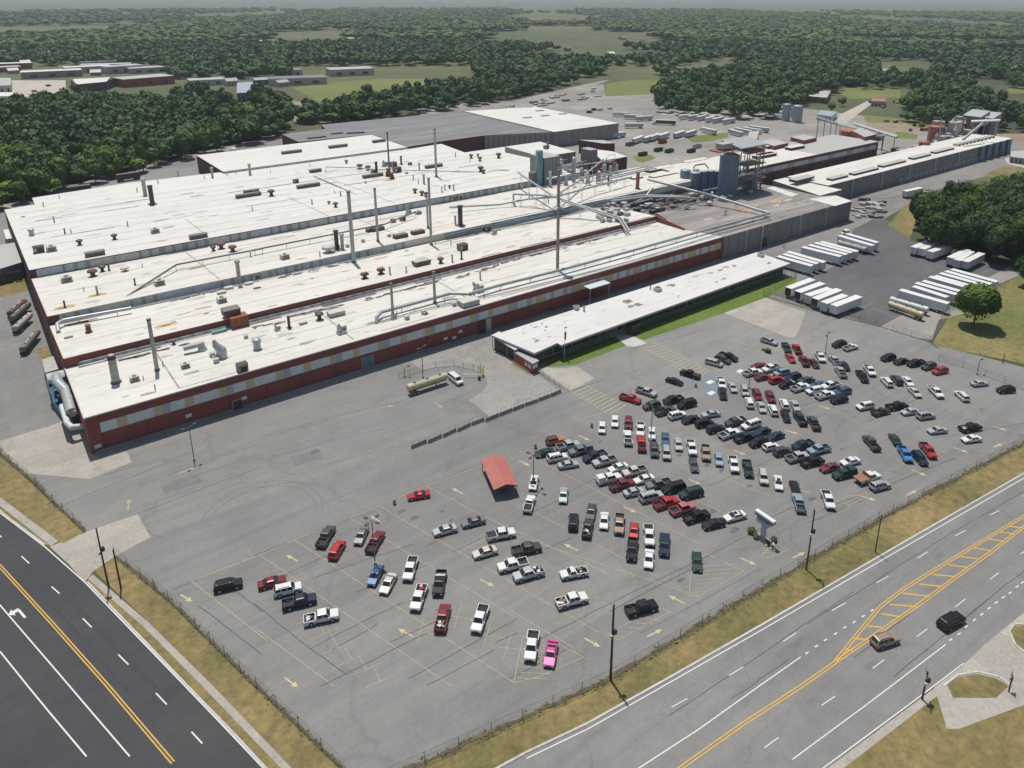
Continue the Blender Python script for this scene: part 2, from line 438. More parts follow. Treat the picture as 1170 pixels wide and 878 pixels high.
# rear works yard, driveways and pads
ground('rear_yard', [[(205, 310), (640, 205), (640, 560), (360, 640), (250, 520)]], .012, 'gravel')
ground('side_driveway', [px(B0, [(-20, 330), (60, 410), (150, 590), (200, 760), (240, 858), (300, 930), (270, 1030), (100, 930), (40, 800), (-20, 560)])], .012, 'drive_asphalt')
ground('concrete_pad', [px(A0, [(-5, 70), (160, 20), (215, 0), (300, 60), (415, 108), (425, 138), (290, 192), (75, 172), (20, 110)]),
                        px(A0, [(160, 410), (300, 355), (445, 306), (488, 380), (440, 405), (375, 440), (300, 492), (275, 527), (225, 470)])], .016, 'concrete')
ground('gate_apron', [px(Q(440, 380, 5.85), [(170, 195), (420, 100), (620, 40), (720, 20), (760, 110), (880, 200), (1020, 285), (1175, 395), (690, 560), (600, 480), (555, 455), (640, 405), (685, 350), (675, 300), (600, 260), (480, 222), (360, 232), (240, 252)])], .016, 'old_concrete')
ground('walk_apron', [px(Q(550, 340, 7.8), [(510, 640), (560, 620), (660, 632), (760, 628), (850, 612), (1010, 722), (790, 830), (640, 730)])], .018, 'concrete')
ground('front_kerb_strip', [[(11.5, 178.9), (118, 178.9), (118, 182.5), (11.5, 182.5)]], .02, 'old_concrete')
ground('office_yard', [[(116, 170.6), (245, 170.6), (245, 182.3), (116, 182.3)]], .014, 'old_concrete')
ground('truck_apron', [px(Q(700, 290, 5.85), [(735, 395), (1010, 290), (1180, 355), (1290, 390), (1235, 535), (1215, 560), (1170, 560), (960, 480)])], .016, 'concrete')
ground('trailer_yard', [px(P1, [(880, 336), (965, 300), (975, 262), (1005, 247), (1030, 262), (1040, 276), (1120, 290), (1168, 310), (1150, 322), (1085, 352), (1080, 365), (1064, 391)])], .014, 'yard_asphalt')
ground('trailer_pad', [px(Q(1000, 280, 6.88), [(20, 655), (230, 540), (330, 540), (560, 470), (700, 540), (500, 590), (450, 745), (350, 735)]), px(Q(1000, 280, 6.88), [(880, 262), (1060, 170), (1130, 240), (985, 305)])], .02, 'old_concrete')
ground('works_lane', [px(P1, [(870, 306), (985, 238), (1030, 226), (1010, 247), (976, 262), (965, 300), (905, 322)])], .013, 'drive_asphalt')
# grass
gl = MB()
gl.sheet(px(B2, [(160, 545), (300, 535), (530, 447), (480, 405), (240, 470)]), .022, 'lawn')
gl.sheet(px(B2, [(540, 395), (600, 425), (960, 305), (1165, 230), (1280, 180), (1290, 140), (1190, 150), (760, 300)]), .022, 'lawn')
tag(gl.build('lawn'), kind='structure')
vg = MB()
vg.sheet(px(A0, [(-30, 60), (5, 117), (140, 240), (275, 362), (205, 400), (190, 392), (0, 252), (-40, 215)]), .018, 'dry_grass')
vg.sheet(px(A0, [(-40, 245), (0, 278), (165, 405), (158, 410), (0, 300), (-30, 280)]), .018, 'dry_grass')
vg.sheet(px(A0, [(305, 490), (372, 442), (545, 582), (680, 716), (830, 864), (840, 874), (700, 872), (690, 862), (480, 655)]), .018, 'dry_grass')
vg.sheet(px(A0, [(285, 520), (300, 505), (500, 700), (655, 862), (945, 1165), (880, 1155), (600, 857), (430, 690)]), .018, 'dry_grass')
e0 = [(20, 66.6)]+[tuple(A3(x, y)[:2]) for x, y in ((-760, 1080), (-560, 985), (-310, 845), (0, 668), (425, 420), (850, 176), (1000, 92))]
vg.sheet([tuple(A0(690, 862)[:2]), tuple(A0(825, 862)[:2]), (26, 76.5), (27.5, 73), FR[0], (31, 66.5), (27, 68.5), (23, 74), tuple(A0(985, 1170)[:2])], .0165, 'dry_grass')
vg.sheet([FR[0]]+FR[1:5]+[tuple(Vector(FR[4])+dR*25)]+[e0[7], e0[6], e0[5], e0[4], e0[3], e0[2], e0[1], (31, 65.3)], .018, 'dry_grass')
tag(vg.build('grass_verge'), kind='structure')
ground('meadow', [px(P1, [(1064, 394), (1082, 366), (1088, 352), (1152, 322), (1180, 305), (1300, 300), (1300, 440), (1170, 416)])], .016, 'meadow_grass')
ground('grass_island', [px(T3, [(565, 690), (600, 650), (680, 560), (500, 580), (530, 575), (720, 545), (760, 600), (660, 760)]), px(T3, [(980, 470), (1080, 430), (1180, 440), (1180, 500), (1040, 480)]), px(B0, [(-10, 160), (110, 130), (135, 200), (60, 225), (-10, 235)]), px(B0, [(160, 462), (215, 455), (235, 495), (190, 510)])], .02, 'dry_grass')
ground('field', [px(T1, [(170, 80), (350, 55), (560, 40), (830, 42), (840, 62), (640, 110), (470, 140), (270, 140), (230, 110)]), px(T2, [(430, 160), (440, 60), (560, 44), (700, 44), (690, 100), (660, 160), (560, 168)])], .0, 'field_grass')
ground('field_strip', [px(T3, [(340, 80), (470, 75), (620, 90), (620, 125), (400, 130), (350, 110)]), px(T3, [(450, 200), (600, 215), (820, 240), (820, 255), (640, 260), (470, 235)]), px(T3, [(590, 270), (700, 290), (690, 310), (610, 305)]), px(T3, [(1090, 85), (1180, 75), (1180, 105), (1110, 108)])], .02, 'field_grass')
ground('yard_grass', [px(T2, [(800, 300), (870, 290), (980, 280), (985, 300), (900, 320), (820, 325)]), px(T2, [(770, 190), (880, 195), (1080, 212), (1050, 225), (1000, 212), (880, 200)]), px(T2, [(560, 385), (640, 378), (660, 395), (600, 415), (570, 405)])], .028, 'field_grass')
ground('far_drive', [px(T2, [(680, 185), (900, 190), (1090, 200), (1180, 170), (1230, 140), (1240, 150), (1180, 185), (1110, 212), (900, 205), (690, 200)]), px(T3, [(330, 235), (350, 200), (430, 160), (470, 140), (500, 145), (440, 190), (370, 245)]), px(T3, [(1080, 395), (1180, 380), (1180, 440), (1100, 420)])], .03, 'sand_drive')
ground('dirt_yard', [px(T3, [(480, 235), (640, 240), (720, 270), (560, 280), (440, 255)]), px(T3, [(1060, 285), (1180, 285), (1180, 345), (1110, 335)])], .022, 'dirt')
ground('rail_bed', [px(P1, [(-80, 262), (0, 234), (110, 204), (190, 184), (300, 158), (326, 151), (326, 157), (190, 190), (110, 210), (0, 241), (-80, 270)]), px(P1, [(480, 130), (560, 122), (640, 103), (690, 92), (697, 92), (650, 108), (575, 127), (500, 133)])], .02, 'gravel')
ground('storage_yard', [px(P1, [(560, 124), (650, 104), (690, 96), (693, 118), (760, 122), (880, 128), (900, 140), (850, 165), (700, 205), (640, 180), (700, 142), (620, 124)])], .024, 'gravel')
ground('log_yard', [px(P1, [(300, 112), (330, 114), (400, 128), (398, 140), (345, 142), (322, 132)])], .02, 'dirt')
ground('far_car_park', [px(P1, [(-40, 92), (75, 92), (75, 112), (30, 118), (-40, 122)])], .02, 'sand_drive')

# --- side road (left) and its strips
def off(p, n, k): return (p[0]+n[0]*k, p[1]+n[1]*k)
LE = [tuple(A0(x, y)[:2]) for x, y in ((-60, 255), (0, 300), (145, 410), (275, 525), (600, 862), (760, 1030), (1000, 1290))]
nL = Vector((dL.y, -dL.x)).normalized()
if nL.x > 0: nL = -nL
rd = MB(); rd.sheet(LE+[off(p, nL, 26) for p in LE[::-1]], .012, 'side_road_asphalt')
tag(rd.build('side_road'), kind='structure')
kb = MB()
kb.strip([off(p, nL, -.35) for p in LE[:2]], .3, .02, 'pale_concrete')
def kerb(mb, pts, w=.3, h=.13):
    for a, b_ in zip(pts, pts[1:]):
        d = Vector((b_[0]-a[0], b_[1]-a[1])); L = d.length
        mb.box(((a[0]+b_[0])/2, (a[1]+b_[1])/2, h/2-.02), (L+.02, w, h), 'pale_concrete', math.atan2(d.y, d.x))
kerb(kb, [tuple(A0(x, y)[:2]) for x, y in ((-60, 250), (0, 296), (145, 405))])
kerb(kb, [tuple(A0(x, y)[:2]) for x, y in ((283, 525), (440, 688), (605, 860), (770, 1030), (1000, 1280))])
tag(kb.build('side_kerb'), kind='structure')
sw = MB()
sw.sheet(px(A0, [(-40, 215), (0, 250), (190, 393), (165, 408), (0, 278), (-40, 246)]), .024, 'concrete')
sw.sheet(px(A0, [(300, 500), (480, 655), (690, 862), (985, 1170), (945, 1165), (655, 862), (460, 665), (285, 515)]), .024, 'concrete')
tag(sw.build('footpath'), kind='structure')
# --- main road (bottom right)
far_e = [(20, 42.8)]+[tuple(A3(x, y)[:2]) for x, y in ((-380, 1574), (-60, 1332), (560, 865), (655, 790), (850, 660), (1100, 480))]
mr = MB(); mr.sheet(e0+far_e[::-1], .012, 'main_road_asphalt'); tag(mr.build('main_road'), kind='structure')
cn = MB()
cn.sheet(px(A3, [(560, 866), (600, 834), (655, 792), (720, 730), (780, 680), (855, 620), (930, 560), (1000, 510), (1100, 600), (900, 1000), (600, 1000)]), .02, 'concrete')
cn.sheet([(20, 42.8), far_e[1], far_e[2], tuple(A3(560, 868)[:2]), tuple(A3(640, 850)[:2]), tuple(A3(640, 1040)[:2]), (130, -20), (20, -10), (-20, 20)], .016, 'dry_grass')
cn.sheet([far_e[1], far_e[2], tuple(A3(560, 868)[:2]), tuple(A3(600, 835)[:2]), tuple(A3(600, 870)[:2]), tuple(A3(-60, 1380)[:2]), tuple(A3(-380, 1630)[:2])], .021, 'concrete')
tag(cn.build('forecourt'), kind='structure')
gi = MB()
gi.sheet(px(A3, [(600, 855), (640, 832), (700, 822), (760, 838), (800, 862), (760, 900), (620, 900)]), .035, 'dry_grass')
gi.sheet(px(A3, [(845, 665), (812, 668), (806, 690), (825, 725), (850, 745), (900, 760), (900, 660)]), .035, 'dry_grass')
gi.sheet([tuple(A3(x, y)[:2]) for x, y in ((640, 1000), (900, 905), (1100, 800), (1500, 700), (1500, 1300), (600, 1300))], .024, 'dry_grass')
tag(gi.build('planting_bed'), kind='structure')
kb = MB()
kerb(kb, [off(p, (0, 1), .15) for p in e0], .35)
kerb(kb, [tuple(A3(x, y)[:2]) for x, y in ((845, 660), (818, 662), (802, 684), (822, 728), (850, 750))], .3)
kerb(kb, [tuple(A3(x, y)[:2]) for x, y in ((590, 862), (635, 826), (700, 815), (770, 832), (810, 862))], .3)
tag(kb.build('road_kerb'), kind='structure')

# corner where the two roads meet, beyond the lower edge
jn = MB(); jn.sheet([(-12, 40), (24, 40), (24, 70), (19.7, 73.1), (-8, 73)], .009, 'main_road_asphalt')
tag(jn.build('road_junction'), kind='structure')
# --- road markings
mk = MB(); yl = MB()
def L3(pts, w, mat='white_paint', q=A3, mb=None): (mb or mk).strip([tuple(q(x, y)[:2]) for x, y in pts], w, .034, mat)
L3([(-760, 1096), (-560, 1000), (-310, 858), (0, 681), (425, 434), (850, 189), (1000, 104)], .18)
for a in [((70, 718), (113, 690)), ((228, 618), (272, 593)), ((372, 528), (411, 507)), ((505, 448), (538, 428)), ((627, 376), (661, 358)), ((740, 308), (770, 294)), ((845, 248), (870, 234)), ((-105, 828), (-58, 800)),
          ((360, 805), (397, 777)), ((503, 702), (537, 677)), ((627, 607), (660, 580)), ((740, 517), (768, 495)), ((838, 435), (862, 420)), ((195, 925), (238, 895)), ((10, 1062), (56, 1028)), ((-290, 930), (-240, 903))]: L3(a, .15)
L3([(-400, 1130), (-200, 1000), (0, 857), (127, 768)], .18)
for x, y in ((147, 755), (178, 733), (207, 713), (240, 692), (270, 672), (300, 655), (330, 636), (358, 617), (613, 712), (640, 693), (663, 670), (690, 648), (713, 630), (737, 610), (760, 592), (783, 575), (805, 560), (828, 540), (845, 527)):
    L3([(x-5, y+3), (x+5, y-3)], .22)
L3([(100, 1100), (330, 930), (420, 862), (597, 727)], .16); L3([(-60, 1320), (470, 928), (560, 860), (655, 788)], .16)
def dbl(pts, q=A3, g=.22):
    p = [q(x, y) for x, y in pts]
    for k in (-1, 1):
        o = []
        for i, v in enumerate(p):
            d = (p[min(i+1, len(p)-1)]-p[max(i-1, 0)]).normalized(); o.append((v.x-d.y*k*g, v.y+d.x*k*g))
        yl.strip(o, .2, .034, 'yellow_paint')
dbl([(-400, 1225), (-60, 985), (130, 862), (235, 788)]); dbl([(235, 788), (310, 695), (385, 605), (460, 548), (600, 462), (740, 378), (850, 312), (960, 248)])
dbl([(235, 788), (380, 688), (500, 605), (620, 517), (740, 430), (850, 345), (960, 262)])
for a in [((272, 742), (300, 750)), ((300, 708), (345, 712)), ((345, 668), (390, 672)), ((388, 628), (450, 638)), ((415, 598), (500, 605)), ((455, 562), (545, 572)), ((510, 532), (585, 540)), ((555, 501), (625, 508)), ((605, 470), (665, 478)), ((645, 443), (700, 450)), ((690, 416), (745, 424)), ((735, 386), (785, 394)), ((770, 363), (818, 370)), ((800, 345), (850, 350))]:
    L3(a, .35, 'yellow_paint', mb=yl)
# side road
L3([(-60, 257), (0, 301), (145, 411), (275, 526), (600, 863), (700, 967), (980, 1262)], .2, q=A0)
for a in [((70, 442), (95, 465)), ((167, 540), (193, 563)), ((268, 643), (297, 672)), ((383, 760), (416, 793)), ((-20, 358), (5, 380)), ((505, 885), (540, 922)), ((620, 1010), (655, 1048))]: L3(a, .2, q=A0)
dbl([(-60, 415), (0, 474), (170, 660), (345, 857), (430, 957), (560, 1110)], A0, .2)
L3([(0, 600), (225, 862), (300, 950), (420, 1090)], .2, q=A0); L3([(0, 750), (90, 862), (150, 935), (280, 1090)], .2, q=A0); L3([(-60, 535), (0, 600)], .2, q=A0)
# turn arrow
c = A0(66, 622); d = Vector((dL.x, dL.y))
def arrow(mb, c, ang, L, w, mat, z=.036, bend=False):
    ca, sa = math.cos(ang), math.sin(ang)
    f = lambda x, y: (c[0]+x*ca-y*sa, c[1]+x*sa+y*ca)
    if bend:
        mb.sheet([f(-L/2, -w*.3), f(.1*L, -w*.3), f(.1*L, w*.3), f(-L/2, w*.3)], z, mat)
        mb.sheet([f(.1*L, -w*.3), f(.3*L, -w*.1), f(.3*L, w*1.3), f(.1*L, w*1.3)], z+.002, mat)
        mb.sheet([f(-.05*L, w*1.3), f(.45*L, w*1.3), f(.2*L, w*2.6)], z, mat)
    else:
        mb.sheet([f(-L/2, -w*.28), f(.12*L, -w*.28), f(.12*L, w*.28), f(-L/2, w*.28)], z, mat)
        mb.sheet([f(.12*L, -w), f(L/2, 0), f(.12*L, w)], z, mat)
arrow(mk, c, math.atan2(-dL.y, -dL.x), 4.2, .6, 'white_paint', bend=True)
tag(mk.build('white_road_marking'), kind='structure'); tag(yl.build('yellow_road_marking'), kind='structure')

# --- lot markings: aisle lines, stall lines, arrows, hatches
lm = MB(); fm = MB(); am = MB()
def S(q, pts, w=.13, mat='old_yellow', mb=None, z=.006): (mb or lm).strip([tuple(q(x, y)[:2]) for x, y in pts], w, z, mat)
aisles = [(A0, (620, 522), (865, 715)), (A1, (20, 437), (640, 862)), (A1, (130, 388), (850, 855)), (A1, (310, 318), (850, 640)), (A1, (405, 278), (850, 535)), (A1, (560, 215), (850, 365)),
          (A2, (0, 345), (330, 500)), (A2, (0, 612), (210, 735)), (A2, (90, 300), (560, 545)), (A2, (20, 90), (620, 400)), (A2, (150, 40), (760, 330)), (A2, (0, 520), (300, 690)), (A2, (0, 365), (620, 572)), (A2, (560, 130), (845, 245)),
          (A2, (600, 20), (845, 110)), (A3, (0, 190), (150, 235)), (A3, (95, 215), (300, 280)), (A3, (330, 60), (520, 180)), (A3, (560, 90), (700, 150)), (B3, (0, 560), (480, 820)), (B3, (420, 470), (980, 740)), (A2, (430, 0), (845, 190)), (A1, (0, 670), (260, 862)),
          (B2, (560, 440), (900, 600)), (B2, (850, 500), (1160, 690))]
for q, a, c in aisles: S(q, [a, c])
S(A1, [(0, 445), (135, 387), (310, 317), (405, 277), (560, 213), (640, 185), (735, 148)], .12)
S(A0, [(620, 522), (760, 470), (850, 432)], .12)
# hatch along the top of the first rows
for i in range(9):
    t = i/9; S(A0, [(650+200*t, 511-78*t), (690+200*t, 488-70*t)], .1)
for (x0, y0, x1, y1) in ((150, 385, 300, 322), (420, 275, 540, 222), (640, 187, 730, 150)):
    for i in range(7):
        t = i/7; S(A1, [(x0+(x1-x0)*t, y0+(y1-y0)*t), (x0+(x1-x0)*t+48, y0+(y1-y0)*t-2)], .09, 'faint_yellow')
# T marks left of the first rows
for x, y in ((185, 640), (228, 690), (272, 735), (316, 775), (362, 805), (410, 845)):
    S(A1, [(x-22, y-42), (x, y)], .11); S(A1, [(x-48, y+22), (x+48, y-18)], .11)
for q, x, y in ((A1, 660, 640), (A1, 755, 700), (A1, 820, 740), (A1, 540, 690)):
    S(q, [(x-12, y+35), (x+12, y-45)], .11); S(q, [(x-50, y-8), (x+60, y+6)], .11)
# hatched islands
def hatch(q, poly, bars):
    S(q, poly+[poly[0]], .12)
    for a in bars: S(q, a, .1)
hatch(A2, [(588, 570), (592, 500), (640, 432), (765, 490), (615, 572)], [((595+i*4, 560-i*14), (640+i*22-i*i*.8, 556-i*15)) for i in range(7)])
hatch(A2, [(20, 850), (50, 700), (125, 735), (155, 720), (245, 768), (100, 832)], [((30+i*4, 835-i*18), (125+i*14, 838-i*16)) for i in range(6)])
hatch(A2, [(320, 700), (400, 650), (500, 610), (525, 622), (360, 712)], [((335+i*28, 700-i*14), (375+i*26, 702-i*14)) for i in range(6)])
hatch(A3, [(0, 440), (40, 395), (90, 420), (10, 450)], [((5, 430-i*8), (60-i*4, 432-i*8)) for i in range(3)])
hatch(A3, [(170, 265), (330, 240), (400, 210), (250, 300)], [((190+i*25, 270-i*6), (225+i*25, 272-i*7)) for i in range(6)])
# crosswalks
def cross(q, a0, a1, b0, b1, n, w=.35, mat='old_yellow'):
    S(q, [a0, b0], .15); S(q, [a1, b1], .15)
    for i in range(n+1):
        t = i/n; S(q, [(a0[0]+(b0[0]-a0[0])*t, a0[1]+(b0[1]-a0[1])*t), (a1[0]+(b1[0]-a1[0])*t, a1[1]+(b1[1]-a1[1])*t)], w, mat)
cross(B2, (275, 650), (345, 620), (450, 755), (525, 715), 10)
cross(B2, (575, 440), (650, 425), (830, 595), (900, 560), 15)
S(B2, [(250, 800), (470, 735)], .12)
# stall lines: short faint ticks across the rows
rnd = random.Random(3)
def ticks(q, a, c, n, dx, dy, both=False):
    for i in range(n):
        t = (i+.5)/n; x = a[0]+(c[0]-a[0])*t; y = a[1]+(c[1]-a[1])*t
        S(q, [(x, y), (x+dx, y+dy)], .09, 'faint_yellow', fm)
ticks(A2, (30, 100), (600, 395), 22, 42, -24); ticks(A2, (150, 45), (760, 330), 24, 42, -22)
ticks(A2, (430, 5), (845, 190), 20, -12, 46); ticks(A2, (90, 305), (560, 545), 16, 6, -52)
ticks(A1, (130, 390), (500, 630), 9, 30, -60); ticks(A1, (400, 280), (850, 535), 12, 62, -26)
ticks(A1, (560, 215), (850, 365), 8, 58, -26); ticks(A2, (0, 365), (330, 500), 9, -55, 24)
ticks(A3, (95, 215), (300, 280), 9, 40, -18); ticks(A3, (20, 120), (400, 270), 12, 44, -16); ticks(A3, (330, 60), (560, 160), 8, -14, -38)
ticks(B3, (30, 560), (480, 800), 14, 50, -20); ticks(B3, (420, 470), (980, 740), 16, 20, 44); ticks(B3, (560, 740), (900, 830), 9, 48, -16); ticks(A3, (600, 40), (780, 70), 5, 40, -12)
# arrows
for q, x, y, x1, y1 in ((A1, 138, 455, 110, 440), (A1, 675, 238, 645, 222), (A1, 735, 517, 775, 538), (A1, 508, 697, 475, 680), (A1, 105, 838, 138, 862), (A1, 405, 328, 385, 314),
                        (A2, 220, 420, 188, 404), (A2, 380, 283, 412, 298), (A2, 40, 133, 70, 148), (A2, 235, 52, 262, 65), (A2, 565, 590, 528, 572), (A2, 255, 710, 295, 732), (A2, 460, 698, 492, 682), (A2, 590, 193, 622, 208), (A2, 760, 450, 798, 466), (A2, 738, 100, 765, 111),
                        (A3, 105, 445, 136, 430), (A3, 472, 243, 500, 230), (A3, 330, 248, 362, 258), (A3, 630, 92, 662, 103), (A3, 752, 88, 778, 78), (A3, 495, 165, 528, 178), (A3, 755, 22, 788, 32), (A3, 82, 35, 112, 43), (A0, 588, 568, 618, 586), (B3, 260, 718, 298, 730)):
    p, r = q(x, y), q(x1, y1); d = r-p
    arrow(am, ((p.x+r.x)/2, (p.y+r.y)/2), math.atan2(d.y, d.x), max(3.2, min(4.6, d.length)), .5, 'arrow_yellow', .008)
for q, x, y, x1, y1, m_ in ((A0, 415, 285, 418, 262, 'old_yellow'), (A0, 590, 170, 625, 158, 'old_yellow'), (Q(440, 380, 5.85), 340, 475, 375, 498, 'old_yellow'), (Q(440, 380, 5.85), 0, 497, 25, 494, 'old_yellow')):
    p, r = q(x, y), q(x1, y1); d = r-p
    arrow(am, ((p.x+r.x)/2, (p.y+r.y)/2), math.atan2(d.y, d.x), 4, .6, m_, .008)
for a, c_ in (((0, 505), (165, 572)), ((165, 572), (330, 640)), ((330, 640), (440, 575)), ((120, 500), (240, 540)), ((760, 205), (885, 152)), ((835, 222), (985, 165)), ((880, 262), (1010, 205))): S(Q(1000, 280, 6.88), [a, c_], .14, 'old_yellow', None, .026)
for a, c_ in (((905, 800), (1000, 745)), ((940, 840), (1010, 800)), ((1010, 800), (1100, 830))): S(Q(870, 250, 7.8), [a, c_], .14, 'old_yellow', None, .026)
tag(lm.build('lot_marking'), kind='structure'); tag(fm.build('stall_marking'), kind='structure'); tag(am.build('lot_arrow_marking'), kind='structure')
ground('door_path', [px(B2, [(478, 408), (522, 392), (600, 425), (620, 440), (560, 455), (530, 450)])], .026, 'pale_concrete')
# accessible bays
bb = MB()
bb.sheet(px(Q(740, 380, 7.8), [(500, 375), (610, 380), (640, 600), (505, 560)]), .007, 'blue_paint')
for x, y in ((557, 443), (567, 540), (825, 345)): 
    p = Q(740, 380, 7.8)(x, y); bb.sheet([(p.x-1.1, p.y-.7), (p.x+1.1, p.y-.7), (p.x+1.1, p.y+.7), (p.x-1.1, p.y+.7)], .011, 'white_paint')
bb.sheet(px(Q(740, 380, 7.8), [(320, 440), (460, 410), (465, 440), (340, 480)]), .007, 'blue_paint')
tag(bb.build('blue_bay_marking'), kind='structure')
# tar seams between paving lanes, tyre and oil marks
ts = MB()
seams = [(A1, (0, 592), (155, 720)), (A1, (155, 720), (300, 825)), (A1, (215, 862), (560, 690)), (A1, (255, 745), (400, 660)), (A1, (180, 740), (480, 590)), (A1, (200, 510), (520, 400)), (A1, (330, 560), (560, 470)), (A1, (560, 410), (700, 330)),
         (A1, (500, 840), (850, 645)), (A1, (560, 860), (780, 745)), (A1, (440, 720), (620, 640)), (A1, (0, 440), (310, 318)), (A1, (60, 520), (300, 410)), (A1, (780, 720), (850, 690)), (A1, (640, 430), (850, 330)),
         (A2, (0, 470), (210, 380)), (A2, (60, 730), (400, 560)), (A2, (400, 560), (640, 445)), (A2, (330, 620), (620, 470)), (A2, (0, 840), (200, 740)), (A2, (640, 445), (850, 335)), (A2, (200, 230), (330, 170)), (A2, (30, 320), (200, 245)), (A2, (650, 215), (850, 130)),
         (A3, (0, 330), (130, 270)), (A3, (200, 290), (640, 120)), (A3, (160, 330), (330, 262)), (A3, (560, 60), (850, 10)), (A0, (140, 300), (560, 130)), (A0, (450, 300), (850, 150)), (A0, (560, 550), (680, 500)), (A0, (640, 600), (850, 760)), (A0, (750, 545), (850, 620)),
         (B1, (0, 690), (500, 540)), (B2, (520, 470), (880, 380)), (B3, (120, 740), (420, 640)), (B3, (470, 790), (800, 640)), (B2, (130, 700), (430, 600))]
for q, a, c in seams:
    n = 6; pts = [(a[0]+(c[0]-a[0])*i/n+rnd.uniform(-1.5, 1.5), a[1]+(c[1]-a[1])*i/n+rnd.uniform(-1.5, 1.5)) for i in range(n+1)]
    S(q, pts, .13, 'seal', ts, .005)
tag(ts.build('tar_seam'), kind='structure')
st = MB()
def blot(p, r, mat='seal', z=.005, mb=None, asp=1.6, ang=0):
    n = 9; ca, sa = math.cos(ang), math.sin(ang); pts = []
    for i in range(n):
        a = 2*math.pi*i/n; k = r*rnd.uniform(.6, 1.1); x, y = k*math.cos(a)*asp, k*math.sin(a); pts.append((p.x+x*ca-y*sa, p.y+x*sa+y*ca))
    (mb or st).sheet(pts, z, mat)
plain('oil_stain', (.1, .1, .1), .7, 0, .2)
for q, x, y, r in ((A1, 520, 318, .8), (A1, 480, 297, .7), (A1, 200, 102, .9), (A1, 455, 265, .3), (A1, 100, 505, .5), (A2, 735, 357, .9), (A2, 560, 520, .7), (A3, 110, 75, .5), (A1, 640, 325, .5), (B3, 980, 733, .6), (A1, 610, 295, .5), (A2, 300, 70, .4), (A3, 260, 95, .5), (Q(720, 480, 7.8), 685, 405, .6), (Q(720, 480, 7.8), 815, 450, .6), (Q(720, 480, 7.8), 440, 315, .5), (Q(720, 480, 7.8), 1065, 590, .6), (Q(720, 480, 7.8), 735, 815, .7), (Q(860, 480, 7.8), 525, 705, .7)):
    blot(q(x, y), r, 'oil_stain')
tag(st.build('oil_stain'), kind='structure')
# tyre scrub and worn wheel tracks
ty = MB(); plain('side_wear', (.043, .044, .047), .9, 0, .15, .4); plain('tyre_track', (.158, .156, .152), .9, 0, .12, .4)
for cx_, cy_, r_, a0, a1 in ((300, 590, 12, -.5, 2.6), (300, 592, 10.6, -.2, 2.4), (312, 600, 14, .2, 2.2), (250, 560, 16, 3.4, 5.2), (560, 470, 18, .3, 1.8), (640, 470, 14, .2, 2.3)):
    c_ = P1(cx_, cy_); pts = [(c_.x+r_*math.cos(a0+(a1-a0)*i/14), c_.y+r_*math.sin(a0+(a1-a0)*i/14)) for i in range(15)]; ty.strip(pts, .22, .0035, 'tyre_track')
for q, a, c in ((A0, (450, 215), (850, 75)), (A0, (560, 200), (850, 110)), (A1, (0, 60), (480, -60)), (A1, (30, 130), (420, 30)), (A1, (250, 140), (700, 20)), (A0, (330, 180), (620, 110)), (A3, (20, 380), (560, 130)), (A3, (110, 350), (700, 90)), (A2, (430, 690), (820, 480))):
    S(q, [a, ((a[0]+c[0])/2, (a[1]+c[1])/2+rnd.uniform(-8, 8)), c], .35, 'tyre_track', ty, .003)
for q, a, c in ((A3, (-300, 960), (300, 555)), (A3, (150, 660), (560, 400)), (A3, (560, 400), (860, 225)), (A3, (300, 770), (560, 560)), (A3, (430, 830), (760, 560)), (A3, (-100, 905), (90, 775)), (A3, (660, 640), (860, 480))):
    S(q, [(a[0]+(c[0]-a[0])*i/8+rnd.uniform(-2, 2), a[1]+(c[1]-a[1])*i/8+rnd.uniform(-2, 2)) for i in range(9)], .12, 'seal', ty, .0145)
for q, pl in ((A3, ((565, 432), (590, 428), (588, 448), (562, 450))), (A3, ((40, 760), (130, 700), (150, 715), (60, 778))), (A3, ((330, 800), (370, 772), (385, 785), (345, 812))), (A1, ((120, 120), (210, 95), (225, 125), (130, 150))), (A0, ((520, 215), (640, 175), (655, 200), (535, 240)))):
    ty.sheet(px(q, pl), .015 if q is A3 else .0032, 'tyre_track')
for a, c in (((20, 500), (330, 850)), ((60, 480), (420, 880)), ((120, 470), (480, 855)), ((170, 520), (520, 880))):
    S(A0, [a, c], .5, 'side_wear', ty, .016)
tag(ty.build('tyre_track'), kind='structure')
# ---------------------------------------------------------------- the works
def ptsz(pts, z): return [tuple(P1(x, y, z)[:2]) for x, y in pts]
ZD = lambda y: 13.0-(y-293)*.0318
def at_slope(x, y, zf):
    z = 10.0
    for _ in range(30): p = P1(x, y, z); z = zf(p.y)
    return (p.x, p.y, z)

fac = empty('brick_factory', (11.3, 182.7, 0), 0, 'vast low brick factory with stepped white roofs, a coloured panel band and many chimneys', 'factory')
XL, XR = 11.2, 236.6
# front bay: brick walls, roof deck
b = MB()
b.prism([(XL, 182.6), (XR, 182.6), (XR, 213.6), (XL, 213.6)], 0, 9.36, 'brick')
b.box((XL-.05, 198, 9.3), (.3, 31, .5), 'cap_metal'); wall_a = wbuild(b, 'wall', fac)
b = MB(); b.prism([(XL+.1, 182.75), (XR, 182.75), (XR, 213.4), (XL+.1, 213.4)], 9.37, 9.5, 'white_roof')
b.box(((XL+XR)/2, 182.62, 9.45), (XR-XL, .35, .3), 'cap_metal')
roof_a = wbuild(b, 'roof', fac)
